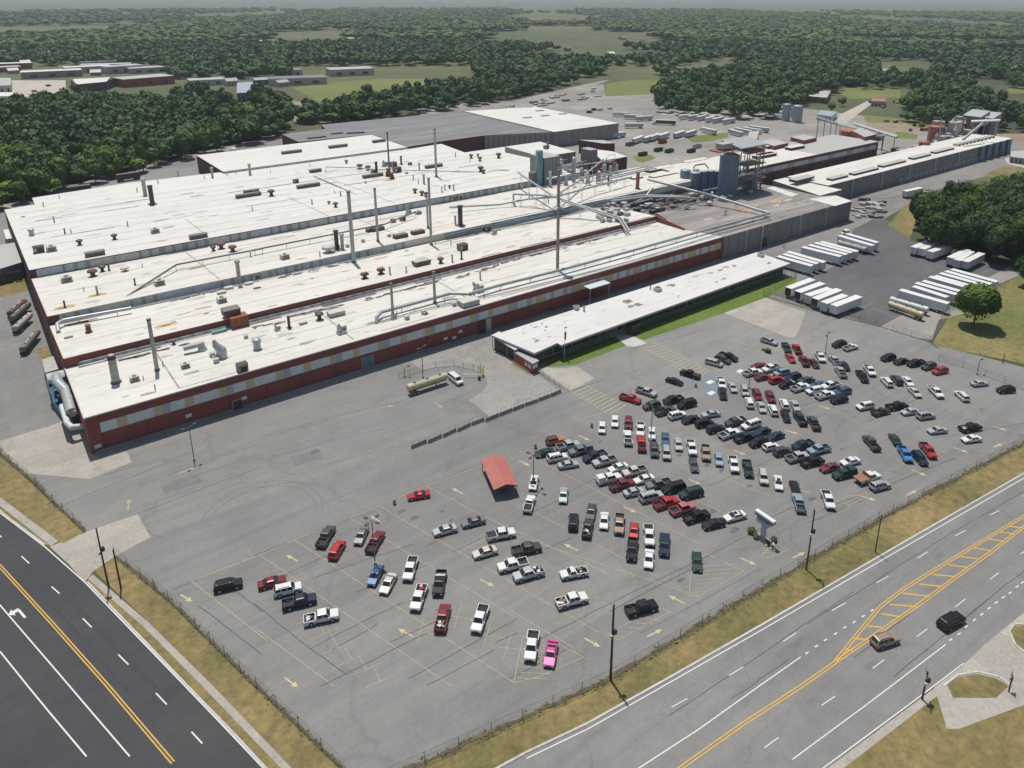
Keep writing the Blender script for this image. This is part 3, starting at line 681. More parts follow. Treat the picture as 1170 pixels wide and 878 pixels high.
# second bay behind a brick clerestory
b = MB(); b.prism([(XL, 213.62), (230.6, 213.62), (230.6, 245.6), (XL, 245.6)], 0, [11.9, 11.9, 9.9, 9.9], 'brick'); wbuild(b, 'wall', fac)
b = MB(); b.prism([(XL+.1, 213.7), (230.5, 213.7), (230.5, 245.6), (XL+.1, 245.6)], 9, [12.02, 12.02, 10.02, 10.02], 'white_roof')
roof_b = wbuild(b, 'roof', fac)
b = MB(); b.box(((XL+230.6)/2+1.2, 213.2, 9.9), (216, .8, .8), 'clerestory_grey'); wbuild(b, 'gutter_box', roof_a)
# brick parapet at the right end of the front roof
b = MB(); b.prism([(230.8, 198), (231.6, 198), (231.6, 214.4), (230.8, 214.4)], 9.5, [10.2, 10.2, 12.1, 12.1], 'brick'); wbuild(b, 'parapet', fac)
# third bay, grey clerestory
b = MB(); b.prism([(XL, 245.65), (300, 245.65), (300, 292.9), (XL, 292.9)], 0, [12.6, 12.6, 9.9, 9.9], 'brick'); wbuild(b, 'wall', fac)
b = MB(); b.prism([(XL+.1, 245.5), (300, 245.5), (300, 292.9), (XL+.1, 292.9)], 9, [12.72, 12.72, 10.02, 10.02], 'white_roof'); roof_c = wbuild(b, 'roof', fac)
# fourth deck
dp = [at_slope(x, y, ZD) for x, y in ((5, 239.7), (39.5, 234), (36.5, 226.3), (146, 209.2), (255, 196.7), (465.6, 168.5), (499, 162.6), (531, 174.4), (618, 162))]
dp = [(XL, 293.2, 13), (XL, dp[0][1], dp[0][2])]+dp[1:]+[(289.8, 369.3, ZD(369.3)), (262.4, 369.3, ZD(369.3)), (262.4, 293.2, 13)]
b = MB(); b.prism([(p[0], p[1]) for p in dp], 0, [p[2]-.15 for p in dp], 'dark_brick'); wbuild(b, 'wall', fac)
b = MB(); b.prism([(p[0]+(.06 if p[0] < 40 else -.06), p[1]+(.05 if p[1] < 300 else -.05)) for p in dp], 8.6, [p[2] for p in dp], 'back_roof'); roof_d = wbuild(b, 'roof', fac)
# clerestory panels
def band(y, z0, z1, x0, x1, step, seed, parent, n_max=60):
    r = random.Random(seed); x = x0; meshes = {}
    while x < x1-1:
        w = min(step, x1-x); col = r.choice(['clerestory_grey', 'clerestory_grey', 'panel_grey', 'panel_blue', 'clerestory_grey'])
        k = (col, round(w, 2))
        if k not in meshes:
            q = MB(); q.box((w/2, 0, 0), (w-.15, .16, z1-z0), col); meshes[k] = q.mesh('clerestory_panel')
        o = inst('clerestory_panel', meshes[k], None, (x, y, (z0+z1)/2)); hang(o, parent); x += w
band(245.38, 10.1, 12.3, 15, 128, 9, 4, fac); band(292.75, 10.2, 12.7, 13, 262, 8, 9, fac)
b = MB(); b.box((12.6, 245.3, 11.4), (3, .5, 2.5), 'dark_brick'); wbuild(b, 'clerestory_end', fac)
b = MB(); b.box((13, 213.4, 10.8), (3.2, .5, 2.4), 'brick'); wbuild(b, 'clerestory_end', fac)
# pale corner strip and panel band along the front
pm = {}
x = 13.9; r = random.Random(11); i = 0
while x < 235:
    t = (x-18)/217
    w = [3.6, 2.0, 1.6, 4.4, 2.0, 1.5][i % 6]*(.9+.2*r.random()); w = min(w, 236-x)
    col = ['panel_white', 'panel_cream', 'panel_white', 'panel_white', 'panel_cream', 'panel_blue'][i % 6]
    if t > .55: col = ['panel_white', 'panel_grey', 'panel_white', 'panel_cream', 'panel_white', 'panel_grey'][i % 6]
    if w < .5: break
    q = MB(); q.box((w/2, 0, 0), (w-.04, .12, 2.45), col); q.box((w/2, -.07, -1.25), (w, .1, .12), 'cap_metal')
    hang(inst('window_panel', q.mesh('window_panel'), None, (x, 182.5, 6.1)), fac); x += w; i += 1
b = MB()
for k in range(24):
    b.box((14+k*9.6, 182.5, 2.4), (.12, .08, 4.6), 'dark_brick')
b.box((124, 182.47, .25), (224, .1, .5), 'old_concrete')
wbuild(b, 'wall_trim', wall_a)
# doors, plates and fans in the front wall
def wallbox(name, pxy, w, h, mat, zc, d=.2, frame=None):
    p = P1(pxy[0], pxy[1], zc); X = P1(pxy[0], pxy[1], zc).x
    # walk the ray to the wall plane
    dd = FWD+RGT*((pxy[0]-CX)/FPX)-UPV*((pxy[1]-CY)/FPX); t = 182.5/dd.y; p = CAMP+dd*t
    q = MB(); q.box((p.x, 182.48, p.z), (w, d, h), mat)
    if frame: q.box((p.x, 182.5, p.z), (w+.3, d*.6, h+.3), frame)
    return wbuild(q, name, fac)
wallbox('door', (420, 414), 3.4, 3.2, 'tank_blue', 1.6, .2, 'panel_grey'); wallbox('door', (272, 462.5), 2.4, 2.6, 'dark_metal', 1.3, .2, 'panel_grey')
wallbox('door', (551, 375), 3, 4.5, 'dark_metal', 2.2, .3); wallbox('exhaust_duct', (557.5, 372), 2, 5, 'pipe_grey', 2.4, .8)
for pxy in ((215.5, 475), (526, 379), (509, 387), (519, 386), (279, 455), (112, 510)): wallbox('wall_plate', pxy, 1.4, .9, 'panel_white', 2, .1)
# small porch over a front door
b = MB(); p = Q(580, 280, 3.9)(440, 196, 6.4); b.box((p.x, 180.2, 6.4), (9.5, 4.4, .3), 'duct_white')
for s in (-4.4, 4.4): b.tube((p.x+s, 178.3, 0), (p.x+s, 178.3, 6.3), .12, 'galv')
wbuild(b, 'porch', fac)

# right brick wing with skylights (continues the third bay)
wing = empty('brick_wing', (343, 248, 0), 0, 'long brick wing with white window band and dark roof skylights behind the blue tank', 'factory')
b = MB(); b.prism([(300.1, 247.5), (471, 247.5), (471, 279.5), (300.1, 279.5)], 0, 11.85, 'brick'); b.box((405, 247.35, 3.2), (130, .25, 6.2), 'dark_brick'); wbuild(b, 'wall', wing)
b = MB(); b.prism([(300.1, 247.4), (403, 247.4), (403, 279.5), (300.1, 279.5)], 11.86, 12.0, 'white_roof'); b.prism([(403.1, 247.4), (471.1, 247.4), (471.1, 279.5), (403.1, 279.5)], 11.86, 12.04, 'pale_roof'); roof_k = wbuild(b, 'roof', wing)
for k in range(20):
    q = MB(); q.box((0, 0, 0), (6.6, .14, 2.6), 'panel_white' if k % 3 else 'panel_grey'); hang(inst('window_panel', q.mesh('window_panel'), None, (336+k*6.8, 247.4, 8.9)), wing)
for k in range(7):
    q = MB(); q.box((345+k*18, 246.9, 3), (5, 1.2, 5.4), 'dark_metal'); wbuild(q, 'dock_door', wing)
q7 = Q(860, 85, 7.8); q5 = Q(740, 150, 7.8)
def monitor(q, a, c, z, parent, w=3.0, h=1.5, top='white_roof', name='roof_monitor', side='dark_metal'):
    p, r = q(a[0], a[1], z), q(c[0], c[1], z); d = r-p; L = d.length; ang = math.atan2(d.y, d.x)
    if abs(ang) < .25: ang = 0
    m_ = MB(); m_.box(((p.x+r.x)/2, (p.y+r.y)/2, z+h/2), (L, w, h), side, ang); m_.box(((p.x+r.x)/2, (p.y+r.y)/2, z+h+.06), (L+.5, w+.8, .12), top, ang)
    return wbuild(m_, name, parent)
for a, c in (((20, 740), (200, 715)), ((300, 675), (450, 655)), ((-60, 710), (80, 680)), ((120, 655), (240, 640))): monitor(q7, a, c, 12, roof_k, 4, 1.6)
for a, c in (((945, 245), (1130, 215)), ((950, 185), (1010, 172)), ((1040, 155), (1140, 140))): monitor(q5, a, c, 12, roof_k, 4, 1.6)
for a, c in (((10, 425), (250, 395)), ((-150, 440), (-60, 425)), ((0, 375), (200, 330)), ((320, 297), (530, 265))): monitor(q5, a, c, 10.6, roof_c, 3.5, 1.5)
for k, (a, bb_) in enumerate((((340, 560), (455, 590)), ((60, 600), (190, 640)), ((880, 500), (1000, 560)))):
    p, r = q7(a[0], a[1], 14.5), q7(bb_[0], bb_[1], 14.5)
    q = MB(); q.prism([(p.x, p.y), (r.x, r.y), (r.x+16, r.y+1), (p.x+16, p.y+1)], 11.9, 14.5, 'brick', 'pale_roof'); wbuild(q, 'roof_house', roof_k)

# grey sided warehouse at the right end of the front
wh = empty('grey_warehouse', (283, 182.5, 0), 0, 'grey ribbed warehouse with a flat grey roof at the right end of the brick front', 'warehouse')
ip = ptsz([(784, 257.5), (827, 270.5), (973.5, 229.7), (954.9, 223.4), (937, 224.3), (884, 213), (862, 209.5), (845, 214), (812, 229.6), (782, 238), (749.6, 243.7)], 9.5)
ip[1] = (236.9, 182.3); ip[2] = (330.1, 182.1); ip[0] = (231.7, 198)
b = MB(); b.prism(ip, 0, 9.38, 'warehouse_siding'); wbuild(b, 'wall', wh)
b = MB(); b.prism(ip, 9.39, 9.52, 'grey_roof'); b.prism(ptsz([(924, 227.6), (954, 235.6), (973.3, 230), (954.9, 223.7)], 9.56), 9.53, 9.58, 'white_roof'); b.prism(ptsz([(876, 215), (904, 225), (912, 222.5), (884, 213.4)], 9.56), 9.53, 9.58, 'white_roof'); roof_i = wbuild(b, 'roof', wh)
for X in (251.5, 262, 289.5, 309.5):
    q = MB(); q.box((X, 182.05, 4.7), (.9, .35, 9.3), 'panel_grey'); wbuild(q, 'pilaster', wh)
q = MB(); q.box((264.5, 182.0, 2), (2.6, .4, 4), 'dark_metal'); wbuild(q, 'door', wh)

# long siding building running to the right edge
lb = empty('long_grey_shed', (348, 205.7, 0), 0, 'very long grey ribbed shed with a white roof beside the tree grove', 'warehouse')
b = MB(); b.prism([(348, 205.7), (568.5, 205.7), (568.5, 230), (348, 230)], 0, 9.38, 'long_siding'); wbuild(b, 'wall', lb)
b = MB(); b.prism([(348, 205.6), (568.5, 205.6), (568.5, 230), (348, 230)], 9.39, 9.55, 'white_roof'); roof_j = wbuild(b, 'roof', lb)
b = MB(); b.prism([(420, 205.3), (568, 205.3), (568, 205.65), (420, 205.65)], 0, 3.2, 'concrete_skirt'); wbuild(b, 'plinth', lb)
for k in range(7):
    q = MB(); q.box((371+k*30, 205.45, 4.75), (1.1, .5, 9.4), 'panel_grey'); wbuild(q, 'pilaster', lb)
b = MB(); bq = ptsz([(883, 206.4), (937, 223.7)], 8.9); bp = [bq[0], bq[1], (347.9, bq[1][1]), (347.9, bq[0][1])]; b.prism(bp, 0, 8.8, 'far_siding'); b.prism(bp, 8.81, 8.9, 'white_roof'); wbuild(b, 'end_block', lb)
qz = Q(860, 200, 7.8)
monitor(T3, (395, 468), (515, 442), 9.6, roof_j, 3, .9, 'pale_roof', 'roof_slot'); monitor(T3, (525, 433), (635, 408), 9.6, roof_j, 3, .9, 'pale_roof', 'roof_slot')
monitor(T3, (660, 398), (748, 380), 9.6, roof_j, 3, .9, 'pale_roof', 'roof_slot'); monitor(T3, (760, 372), (850, 352), 9.6, roof_j, 3, .9, 'pale_roof', 'roof_slot'); monitor(T3, (300, 492), (375, 474), 9.6, roof_j, 3, .9, 'pale_roof', 'roof_slot')
monitor(qz, (330, 60), (540, 30), 10.3, lb, 4, 1.2, 'pale_roof', 'roof_slot')
for k in range(10):
    p = T3(870+k*17, 338-k*4, 9.6); q = MB(); q.box((p.x, p.y, 10.3), (3.2, 3.4, 1.4), 'hvac'); q.box((p.x, p.y-1.72, 10.2), (2.4, .1, .9), 'dark_metal'); wbuild(q, 'roof_unit', roof_j)

# rear: white roof block, dark-roofed hall, far white warehouse
ea = [tuple(P1(x, y, 10.1)[:2]) for x, y in ((224.4, 177.7), (255, 196.4), (465.6, 168.3), (424.6, 154))]
blk = empty('white_roof_block', (ea[0][0], ea[0][1], 0), 0, 'white roofed rear block with a dark brick end wall beside the wood', 'factory')
b = MB(); b.prism(ea, 0, 10.0, 'dark_brick'); wbuild(b, 'wall', blk)
b = MB(); b.prism(ea, 10.01, 10.12, 'back_roof'); roof_e = wbuild(b, 'roof', blk)
d_ = Vector(ea[2])-Vector(ea[1]); b = MB(); b.box(((ea[1][0]+ea[2][0])/2+.3*d_.y/d_.length, (ea[1][1]+ea[2][1])/2-.3*d_.x/d_.length, 9.4), (d_.length, .2, 1.1), 'panel_grey', math.atan2(d_.y, d_.x)); wbuild(b, 'clerestory', blk)
fa = ptsz([(321.8, 153.6), (372, 147.4), (367, 142.8), (529.4, 127.2), (632, 151.2), (609, 152.2), (553, 155.1), (499, 162.4), (465.6, 167.9), (424.6, 153.6), (341, 162.4)], 10.4)
hall = empty('dark_roofed_hall', (fa[0][0], fa[0][1], 0), 0, 'large hall with a flat dark grey roof and dull brick walls behind the white roofs', 'warehouse')
b = MB(); b.prism(fa, 0, 10.28, 'dark_brick'); wbuild(b, 'wall', hall)
b = MB(); b.prism(fa, 10.29, 10.42, 'dark_roof'); roof_f = wbuild(b, 'roof', hall)
p0, p1 = P1(553.5, 155.8, 10.2), P1(631, 151.8, 10.2)
b = MB(); b.box(((p0.x+p1.x)/2, (p0.y+p1.y)/2-.4, 5.1), ((p1-p0).length, .4, 10.1), 'far_siding', math.atan2(p1.y-p0.y, p1.x-p0.x)); wbuild(b, 'siding', hall)
for a, c in (((830, 100), (985, 92)), ((690, 105), (790, 95)), ((480, 145), (640, 130))):
    monitor(Q(290, 140, 7.8), a, c, 10.45, roof_f, 2.2, .7, 'dark_roof', 'roof_ridge')
ga = ptsz([(529.6, 127.2), (612.8, 122.4), (707, 141), (633, 151)], 11)
gw = empty('far_white_warehouse', (ga[2][0], ga[2][1], 0), 0, 'far warehouse with a wide clean white roof and grey walls before the gravel yard', 'warehouse')
b = MB(); b.prism(ga, 0, 10.9, 'far_siding'); wbuild(b, 'wall', gw)
b = MB(); b.prism(ga, 10.91, 11.05, 'back_roof'); roof_g = wbuild(b, 'roof', gw)
qg = Q(600, 100, 7.8)
for x, y in ((130, 210), (178, 255), (335, 238), (20, 272)):
    p = qg(x, y, 11.05); q = MB(); q.box((p.x, p.y, 11.4), (7, 3, .7), 'panel_grey'); wbuild(q, 'roof_hatch', roof_g)

# right end process blocks
pr = empty('process_block', (270, 330, 0), 0, 'grey process block of stepped towers between the white roofs and gravel yard', 'factory')
b = MB(); b.prism([(262.5, 332), (287, 332), (289.5, 369), (262.5, 369)], 0, 13.9, 'far_siding'); b.prism([(262.5, 332), (287, 332), (289.5, 369), (262.5, 369)], 13.91, 14.02, 'back_roof'); wbuild(b, 'low_hall', pr)
qh = Q(600, 150, 7.8)
def block(name, parent, x0, y0, x1, y1, pbot, ptop, zb, dep, mat, top=None):
    """block whose front face spans photo points x0..x1 at row pbot (level zb) up to row ptop"""
    p, r = P1(x0, pbot, zb), P1(x1, pbot, zb); zt = ztop(p.x, p.y, ptop)
    q = MB(); q.prism([(p.x, p.y), (r.x, p.y), (r.x, p.y+dep), (p.x, p.y+dep)], 0, zt, mat, top or mat); return wbuild(q, name, parent)
block('tower', pr, 622, 0, 650, 0, 212, 181, 10, 12, 'far_siding', 'pale_roof')
block('tower', pr, 674, 0, 688, 0, 192, 172, 9, 8, 'far_siding', 'galv')
for x0, x1, yb, yt, m_ in ((640, 646, 200, 183, 'galv'), (648, 660, 204, 190, 'pipe_grey'), (662, 672, 200, 186, 'steel_dark'), (652, 658, 207, 195, 'teal'), (676, 682, 198, 188, 'dark_metal'), (608, 618, 216, 198, 'steel_dark'), (630, 637, 210, 186, 'galv')):
    block('plant_unit', pr, x0, 0, x1, 0, yb, yt, 9, 3, m_)
b = MB(); p = P1(616, 212, 10); b.lathe((p.x, p.y, 9), [(1.9, 0), (1.9, ztop(p.x, p.y, 173)-9), (1.5, ztop(p.x, p.y, 172)-9)], 'teal', 14); wbuild(b, 'tower', pr, True)
b = MB(); b.prism([tuple(qh(x, y, 12)[:2]) for x, y in ((560, 152), (690, 263), (910, 225), (780, 180))], 0, 11.9, 'dark_brick', 'back_roof'); wbuild(b, 'brick_hall', pr)
b = MB(); b.prism([tuple(qg(x, y, 9)[:2]) for x, y in ((480, 468), (690, 500), (800, 498), (700, 470))], 0, 9, 'dark_brick', 'pale_roof'); wbuild(b, 'brick_hall', pr)

# front office with flat white roof
of = empty('office_building', (116, 153.2, 0), 0, 'long single storey office with a flat white roof and dark window front behind a lawn', 'office')
b = MB(); b.prism([(119, 155.2), (241, 156.4), (241.2, 170.2), (116.5, 170.2)], 0, 4.35, 'dark_metal'); wbuild(b, 'wall', of)
b = MB(); b.prism([(128.2, 153), (242.4, 154.6), (243, 170.4), (116, 170.6), (118.9, 153.6), (128.2, 154.8)], 4.4, 5.0, 'cap_metal', 'office_roof'); roof_o = wbuild(b, 'roof', of)
q = MB(); q.box((0, 0, 0), (3.2, .12, 1.7), 'shop_glass'); q.box((0, -.02, -.95), (3.3, .2, .12), 'panel_grey'); q.box((1.7, -.03, 0), (.14, .2, 1.9), 'panel_grey'); wm = q.mesh('window')
for k in range(32):
    X = 121.5+k*3.68
    if k == 10: continue
    hang(inst('window', wm, None, (X, 155.13+.0098*(X-119), 2.6), .0098), of)
q = MB(); q.box((158.4, 153.9, 1.5), (3.6, 2.6, 3), 'dark_metal'); q.box((158.4, 152.55, 1.3), (2.4, .1, 2.4), 'shop_glass'); wbuild(q, 'door', of)
q = MB()
for k in range(24): q.tube((130+k*4.8, 153.6+.014*k*4.8, 0), (130+k*4.8, 153.6+.014*k*4.8, 4.4), .07, 'steel_dark', 6)
for z_ in (1.2, 1.9): q.box((185.5, 154.4, z_), (112, .06, .08), 'galv', .014)
wbuild(q, 'porch_post', of)
qo = Q(550, 340, 7.8); qp = Q(700, 290, 5.85)
r = random.Random(5)
def unit(name, q, x, y, z, d, mat, parent, rz=0):
    p = q(x, y, z); m_ = MB(); m_.box((p.x, p.y, z+d[2]/2), d, mat, rz)
    m_.box((p.x, p.y, z+d[2]+.06), (d[0]*.7, d[1]*.7, .12), 'dark_metal', rz); return wbuild(m_, name, parent)
unit('roof_unit', qo, 845, 108, 5, (1.6, 1.5, 1.4), 'hvac', roof_o); unit('roof_unit', qo, 915, 125, 5, (.5, .5, 2), 'hvac', roof_o)
unit('roof_unit', qp, 300, 250, 5, (2.2, 2, 1.3), 'hvac', roof_o); unit('roof_unit', qp, 990, 20, 5, (2, 2, 1.3), 'hvac', roof_o); unit('roof_unit', qp, 252, 240, 5, (.4, .4, 1.5), 'hvac', roof_o)
b = MB(); plain('pond_stain', (.2, .19, .16), .8, 0, .35, .6)
for q, x, y, rr in ((qp, 90, 325, 1.7), (qp, 145, 345, 1.6), (qp, 110, 320, 1.2), (qp, 385, 215, 1.2), (qp, 400, 205, .9), (qp, 725, 112, 1), (qp, 757, 92, .9), (qp, 815, 78, 1), (qp, 655, 128, .8), (qp, 550, 152, .7), (qp, 750, 168, .8), (qp, 700, 187, .6), (qp, 1045, 65, 1), (qo, 490, 265, .6), (qo, 585, 262, .6), (qo, 570, 292, .4), (qo, 492, 387, .7), (qo, 755, 268, .5), (qo, 610, 350, .4), (qo, 380, 320, .4), (qo, 470, 370, .4), (qo, 440, 250, .35), (qo, 540, 235, .35), (qp, 440, 285, .5), (qp, 400, 270, .4)):
    for j in range(3):
        p = q(x, y, 5.02); p.x += r.uniform(-1, 1)*rr; p.y += r.uniform(-.6, .6)*rr; blot(p, rr*.55, 'pond_stain', 5.02+.003*j, b, 1.9)
wbuild(b, 'roof_stain', roof_o)

# gatehouse and canopy
hut = empty('gatehouse', tuple(qo(420, 620)), 0, 'small red brick gatehouse with a flat grey roof at the left end of the office', 'gatehouse')
hp = [tuple(qo(x, y)[:2]) for x, y in ((300, 583), (450, 680), (502, 655))]; hp.append((hp[0][0]+hp[2][0]-hp[1][0], hp[0][1]+hp[2][1]-hp[1][1]))
b = MB(); b.prism(hp, 0, 3.1, 'hut_brick'); wbuild(b, 'wall', hut)
cxh = sum(p[0] for p in hp)/4; cyh = sum(p[1] for p in hp)/4
b = MB(); b.prism([(cxh+(p[0]-cxh)*1.12, cyh+(p[1]-cyh)*1.12) for p in hp], 3.12, 3.4, 'galv'); wbuild(b, 'roof', hut)
d = Vector(hp[1])-Vector(hp[0]); ang = math.atan2(d.y, d.x)
for t in (.66, .86):
    q = MB(); q.box((hp[0][0]+d.x*t+.05*math.sin(ang), hp[0][1]+d.y*t-.05, 1.9), (1.2, .12, 1.2), 'panel_white', ang); wbuild(q, 'window', hut)
d2 = Vector(hp[2])-Vector(hp[1]); a2 = math.atan2(d2.y, d2.x)
for t, hh in ((.3, 1.9), (.72, 1.9)):
    q = MB(); q.box((hp[1][0]+d2.x*t, hp[1][1]+d2.y*t-.03, hh), (1.0, .12, 1.1), 'panel_white', a2); wbuild(q, 'window', hut)
b = MB()
for i in range(7):
    t = i/6; X, Y = hp[0][0]+d.x*t+1*math.sin(ang), hp[0][1]+d.y*t-1*math.cos(ang); b.tube((X, Y, 0), (X, Y, 1), .05, 'rail_yellow', 6)
for z in (.5, 1): b.tube((hp[0][0]+math.sin(ang), hp[0][1]-math.cos(ang), z), (hp[1][0]+math.sin(ang), hp[1][1]-math.cos(ang), z), .05, 'rail_yellow', 6)
wbuild(b, 'handrail', hut)
can = empty('entrance_canopy', tuple(qo(200, 420)), 0, 'white flat canopy on posts sheltering the left end of the office', 'canopy')
cp = [tuple(qo(x, y, 4)[:2]) for x, y in ((85, 342), (300, 473), (345, 452), (160, 305))]
b = MB(); b.prism(cp, 3.9, 4.1, 'duct_white'); wbuild(b, 'roof', can)
cp2 = [tuple(qo(x, y, 3.7)[:2]) for x, y in ((180, 345), (345, 455), (372, 445), (200, 335))]
b = MB(); b.prism(cp2, 3.5, 3.8, 'steel_dark'); wbuild(b, 'gutter', can)
for t in (.04, .35, .66, .96):
    X = cp[0][0]+(cp[1][0]-cp[0][0])*t; Y = cp[0][1]+(cp[1][1]-cp[0][1])*t; b = MB(); b.tube((X+.4, Y+.3, 0), (X+.4, Y+.3, 3.9), .12, 'galv', 6); wbuild(b, 'post', can)

# red roofed shelter in the lot
sh = empty('red_roof_shelter', tuple(A1(800, 235)), 0, 'open shelter with a red gabled metal roof standing alone in the car park', 'shelter')
SHQ = Q(530, 500, 11.7)
e1, e2 = SHQ(225, 305, 2.5), SHQ(400, 702, 2.5); f1 = SHQ(728, 640, 2.5); ax = e2-e1; wv = f1-e2; ax.z = wv.z = 0
g1 = e1+wv
b = MB(); rz_ = 3.35
m1, m2 = e1+wv/2, e2+wv/2
for s0, s1, k0, k1 in ((e1, e2, m1, m2), (m1, m2, g1, f1)):
    up0 = 2.5 if s0 is e1 else rz_; up1 = rz_ if s0 is e1 else 2.5
    vs = [(s0.x, s0.y, up0), (s1.x, s1.y, up0), (k1.x, k1.y, up1), (k0.x, k0.y, up1)]
    b.add(vs+[(x, y, z-.14) for x, y, z in vs], [(0, 1, 2, 3), (7, 6, 5, 4), (0, 4, 5, 1), (1, 5, 6, 2), (2, 6, 7, 3), (3, 7, 4, 0)], 'red_roof')
wbuild(b, 'roof', sh)
for p in (e1, e2, f1, g1, (e1+e2)/2, (f1+g1)/2):
    q = m1.lerp(m2, .5); X = p.x+(q.x-p.x)*.08; Y = p.y+(q.y-p.y)*.08
    b = MB(); b.tube((X, Y, 0), (X, Y, 2.42), .09, 'dark_metal', 6); wbuild(b, 'post', sh)
b = MB()
for s in (e2, m2): 
    k = m2 if s is e2 else f1
b.add([(e2.x, e2.y, 2.35), (f1.x, f1.y, 2.35), (m2.x, m2.y, rz_-.16)], [(0, 1, 2)], 'dark_metal'); b.add([(e1.x, e1.y, 2.35), (g1.x, g1.y, 2.35), (m1.x, m1.y, rz_-.16)], [(0, 2, 1)], 'dark_metal')
wbuild(b, 'gable', sh)
b = MB(); c_ = m1.lerp(m2, .5)
for k in (-.3, 0, .3):
    c2 = m1.lerp(m2, .5+k); b.box((c2.x, c2.y, .45), (1.6, .5, .08), 'wood_pole', math.atan2(wv.y, wv.x)); b.box((c2.x, c2.y, .2), (.1, .4, .4), 'dark_metal', math.atan2(wv.y, wv.x))
wbuild(b, 'bench', sh)

# left side: annex, small shed, blue service yard
an = empty('grey_annex', tuple(B0(40, 130)), 0, 'low annex with a pale grey flat roof touching the left end of the factory', 'annex')
ap = [tuple(Q(0, 200, 7.8)(x, y, 6)[:2]) for x, y in ((-160, 650), (130, 600), (212, 772), (0, 835), (-160, 870))]
ap = [(min(x, 10.9), y) for x, y in ap]
b = MB(); b.prism(ap, 0, 5.9, 'long_siding', 'pale_roof'); wbuild(b, 'wall', an)
b = MB(); 
for k in range(3): b.box((ap[3][0]-1+k*3, ap[3][1]-.1, 2), (2.2, .3, 3.6), 'dark_metal')
wbuild(b, 'dock_door', an)
sd = empty('side_shed', tuple(Q(0, 400, 7.8)(450, 140)), 0, 'small lean-to shed with a ribbed pale roof against the left factory wall', 'shed')
b = MB(); spp = [tuple(Q(0, 400, 7.8)(x, y, 4)[:2]) for x, y in ((375, 85), (475, 55), (520, 170), (400, 205))]; b.prism(spp, 0, 4, 'hvac', 'shed_roof'); wbuild(b, 'wall', sd)
qb = Q(0, 400, 7.8)
py_ = empty('service_yard', tuple(qb(560, 480)), 0, 'sunken blue service enclosure with ducts along the left factory wall', 'enclosure')
b = MB(); pp = [tuple(qb(x, y, 0)[:2]) for x, y in ((400, 215), (480, 520), (600, 680), (660, 680))]; pp += [(11.0, pp[3][1]), (11.0, pp[0][1])]
b.sheet(pp, .03, 'pit_blue'); wbuild(b, 'floor', py_)
b = MB()
for a, c in zip(pp[:3], pp[1:4]):
    d = Vector(c)-Vector(a); b.box(((a[0]+c[0])/2, (a[1]+c[1])/2, 1.2), (d.length, .2, 2.4), 'pit_blue', math.atan2(d.y, d.x))
wbuild(b, 'wall', py_)
b = MB(); b.path([qb(552, 500, 4), qb(600, 655, 4), qb(640, 690, 3.5), (11.2, qb(735, 682, 3).y, 3)], .7, 'duct_white', 10); wbuild(b, 'duct', py_, True)
b = MB(); b.path([qb(500, 235, 7), qb(520, 300, 7), qb(590, 370, 6), qb(640, 560, 5)], 1.3, 'pipe_grey', 10); b.box(tuple(qb(500, 240, 7)), (4, 4, 1.2), 'duct_white'); b.path([qb(640, 420, 6), qb(668, 560, 5)], .6, 'galv', 8); wbuild(b, 'duct', py_, True)
b = MB(); 
for x, y, w in ((515, 380, 1.6), (540, 430, 1.4), (670, 530, 1.2), (500, 330, 1.2)): p = qb(x, y, 1); b.box((p.x, p.y, 1), (w, w, 2), 'pit_blue' if w > 1.4 else 'hvac')
wbuild(b, 'plant_unit', py_)
# pit side: the third bay's front stays dark behind the tanks
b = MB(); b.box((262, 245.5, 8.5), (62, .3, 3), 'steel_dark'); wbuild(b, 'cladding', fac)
# long dirty seams and gravel stops across the roofs
sm = MB(); rs = random.Random(4); plain('roof_seam', (.3, .29, .27), .9, 0, .25, .3); plain('roof_dirt', (.17, .16, .15), .9, 0, .35, .3)
def seam(y, x0, x1, zf, w, mat, mb, gap=.12):
    x = x0; sm = MB(); mb = sm
    while x < x1:
        L = rs.uniform(6, 26); 
        if rs.random() > gap:
            xa, xb = x, min(x+L, x1); wa = w*rs.uniform(.5, 1.3); yy = y+rs.uniform(-.15, .15); s_ = [(xa, yy-wa/2), (xb, yy-wa/2), (xb, yy+wa/2), (xa, yy+wa/2)]
            sm.k = (getattr(sm, 'k', 0)+1) % 9; mb.add([(p[0], p[1], zf(p[1])+.02+.002*sm.k) for p in s_], [(0, 1, 2, 3)], mat)
        x += L
    if sm.v: wbuild(sm, 'roof_seam', fac)
zd = lambda y: ZD(y)
for k, y in enumerate((302, 313, 324, 335, 346, 357, 368, 379, 390)): seam(y, 14, 258 if y < 378 else 235, zd, .35, 'roof_seam', sm, .05)
for y, x0, x1 in ((335.5, 14, 120), (369, 20, 60), (369, 90, 190), (357.5, 60, 150), (347, 110, 230), (381, 30, 90)): seam(y, x0, x1, zd, 1.0, 'roof_dirt', sm, .45)
zb_ = lambda y: 12.02-(y-213.7)*.0627
zc_ = lambda y: 12.72-(y-245.6)*.0571
for y in (224, 234): seam(y, 14, 228, zb_, .22, 'roof_seam', sm, .25)
for y in (256, 268, 280): seam(y, 14, 296, zc_, .25, 'roof_seam', sm, .15)
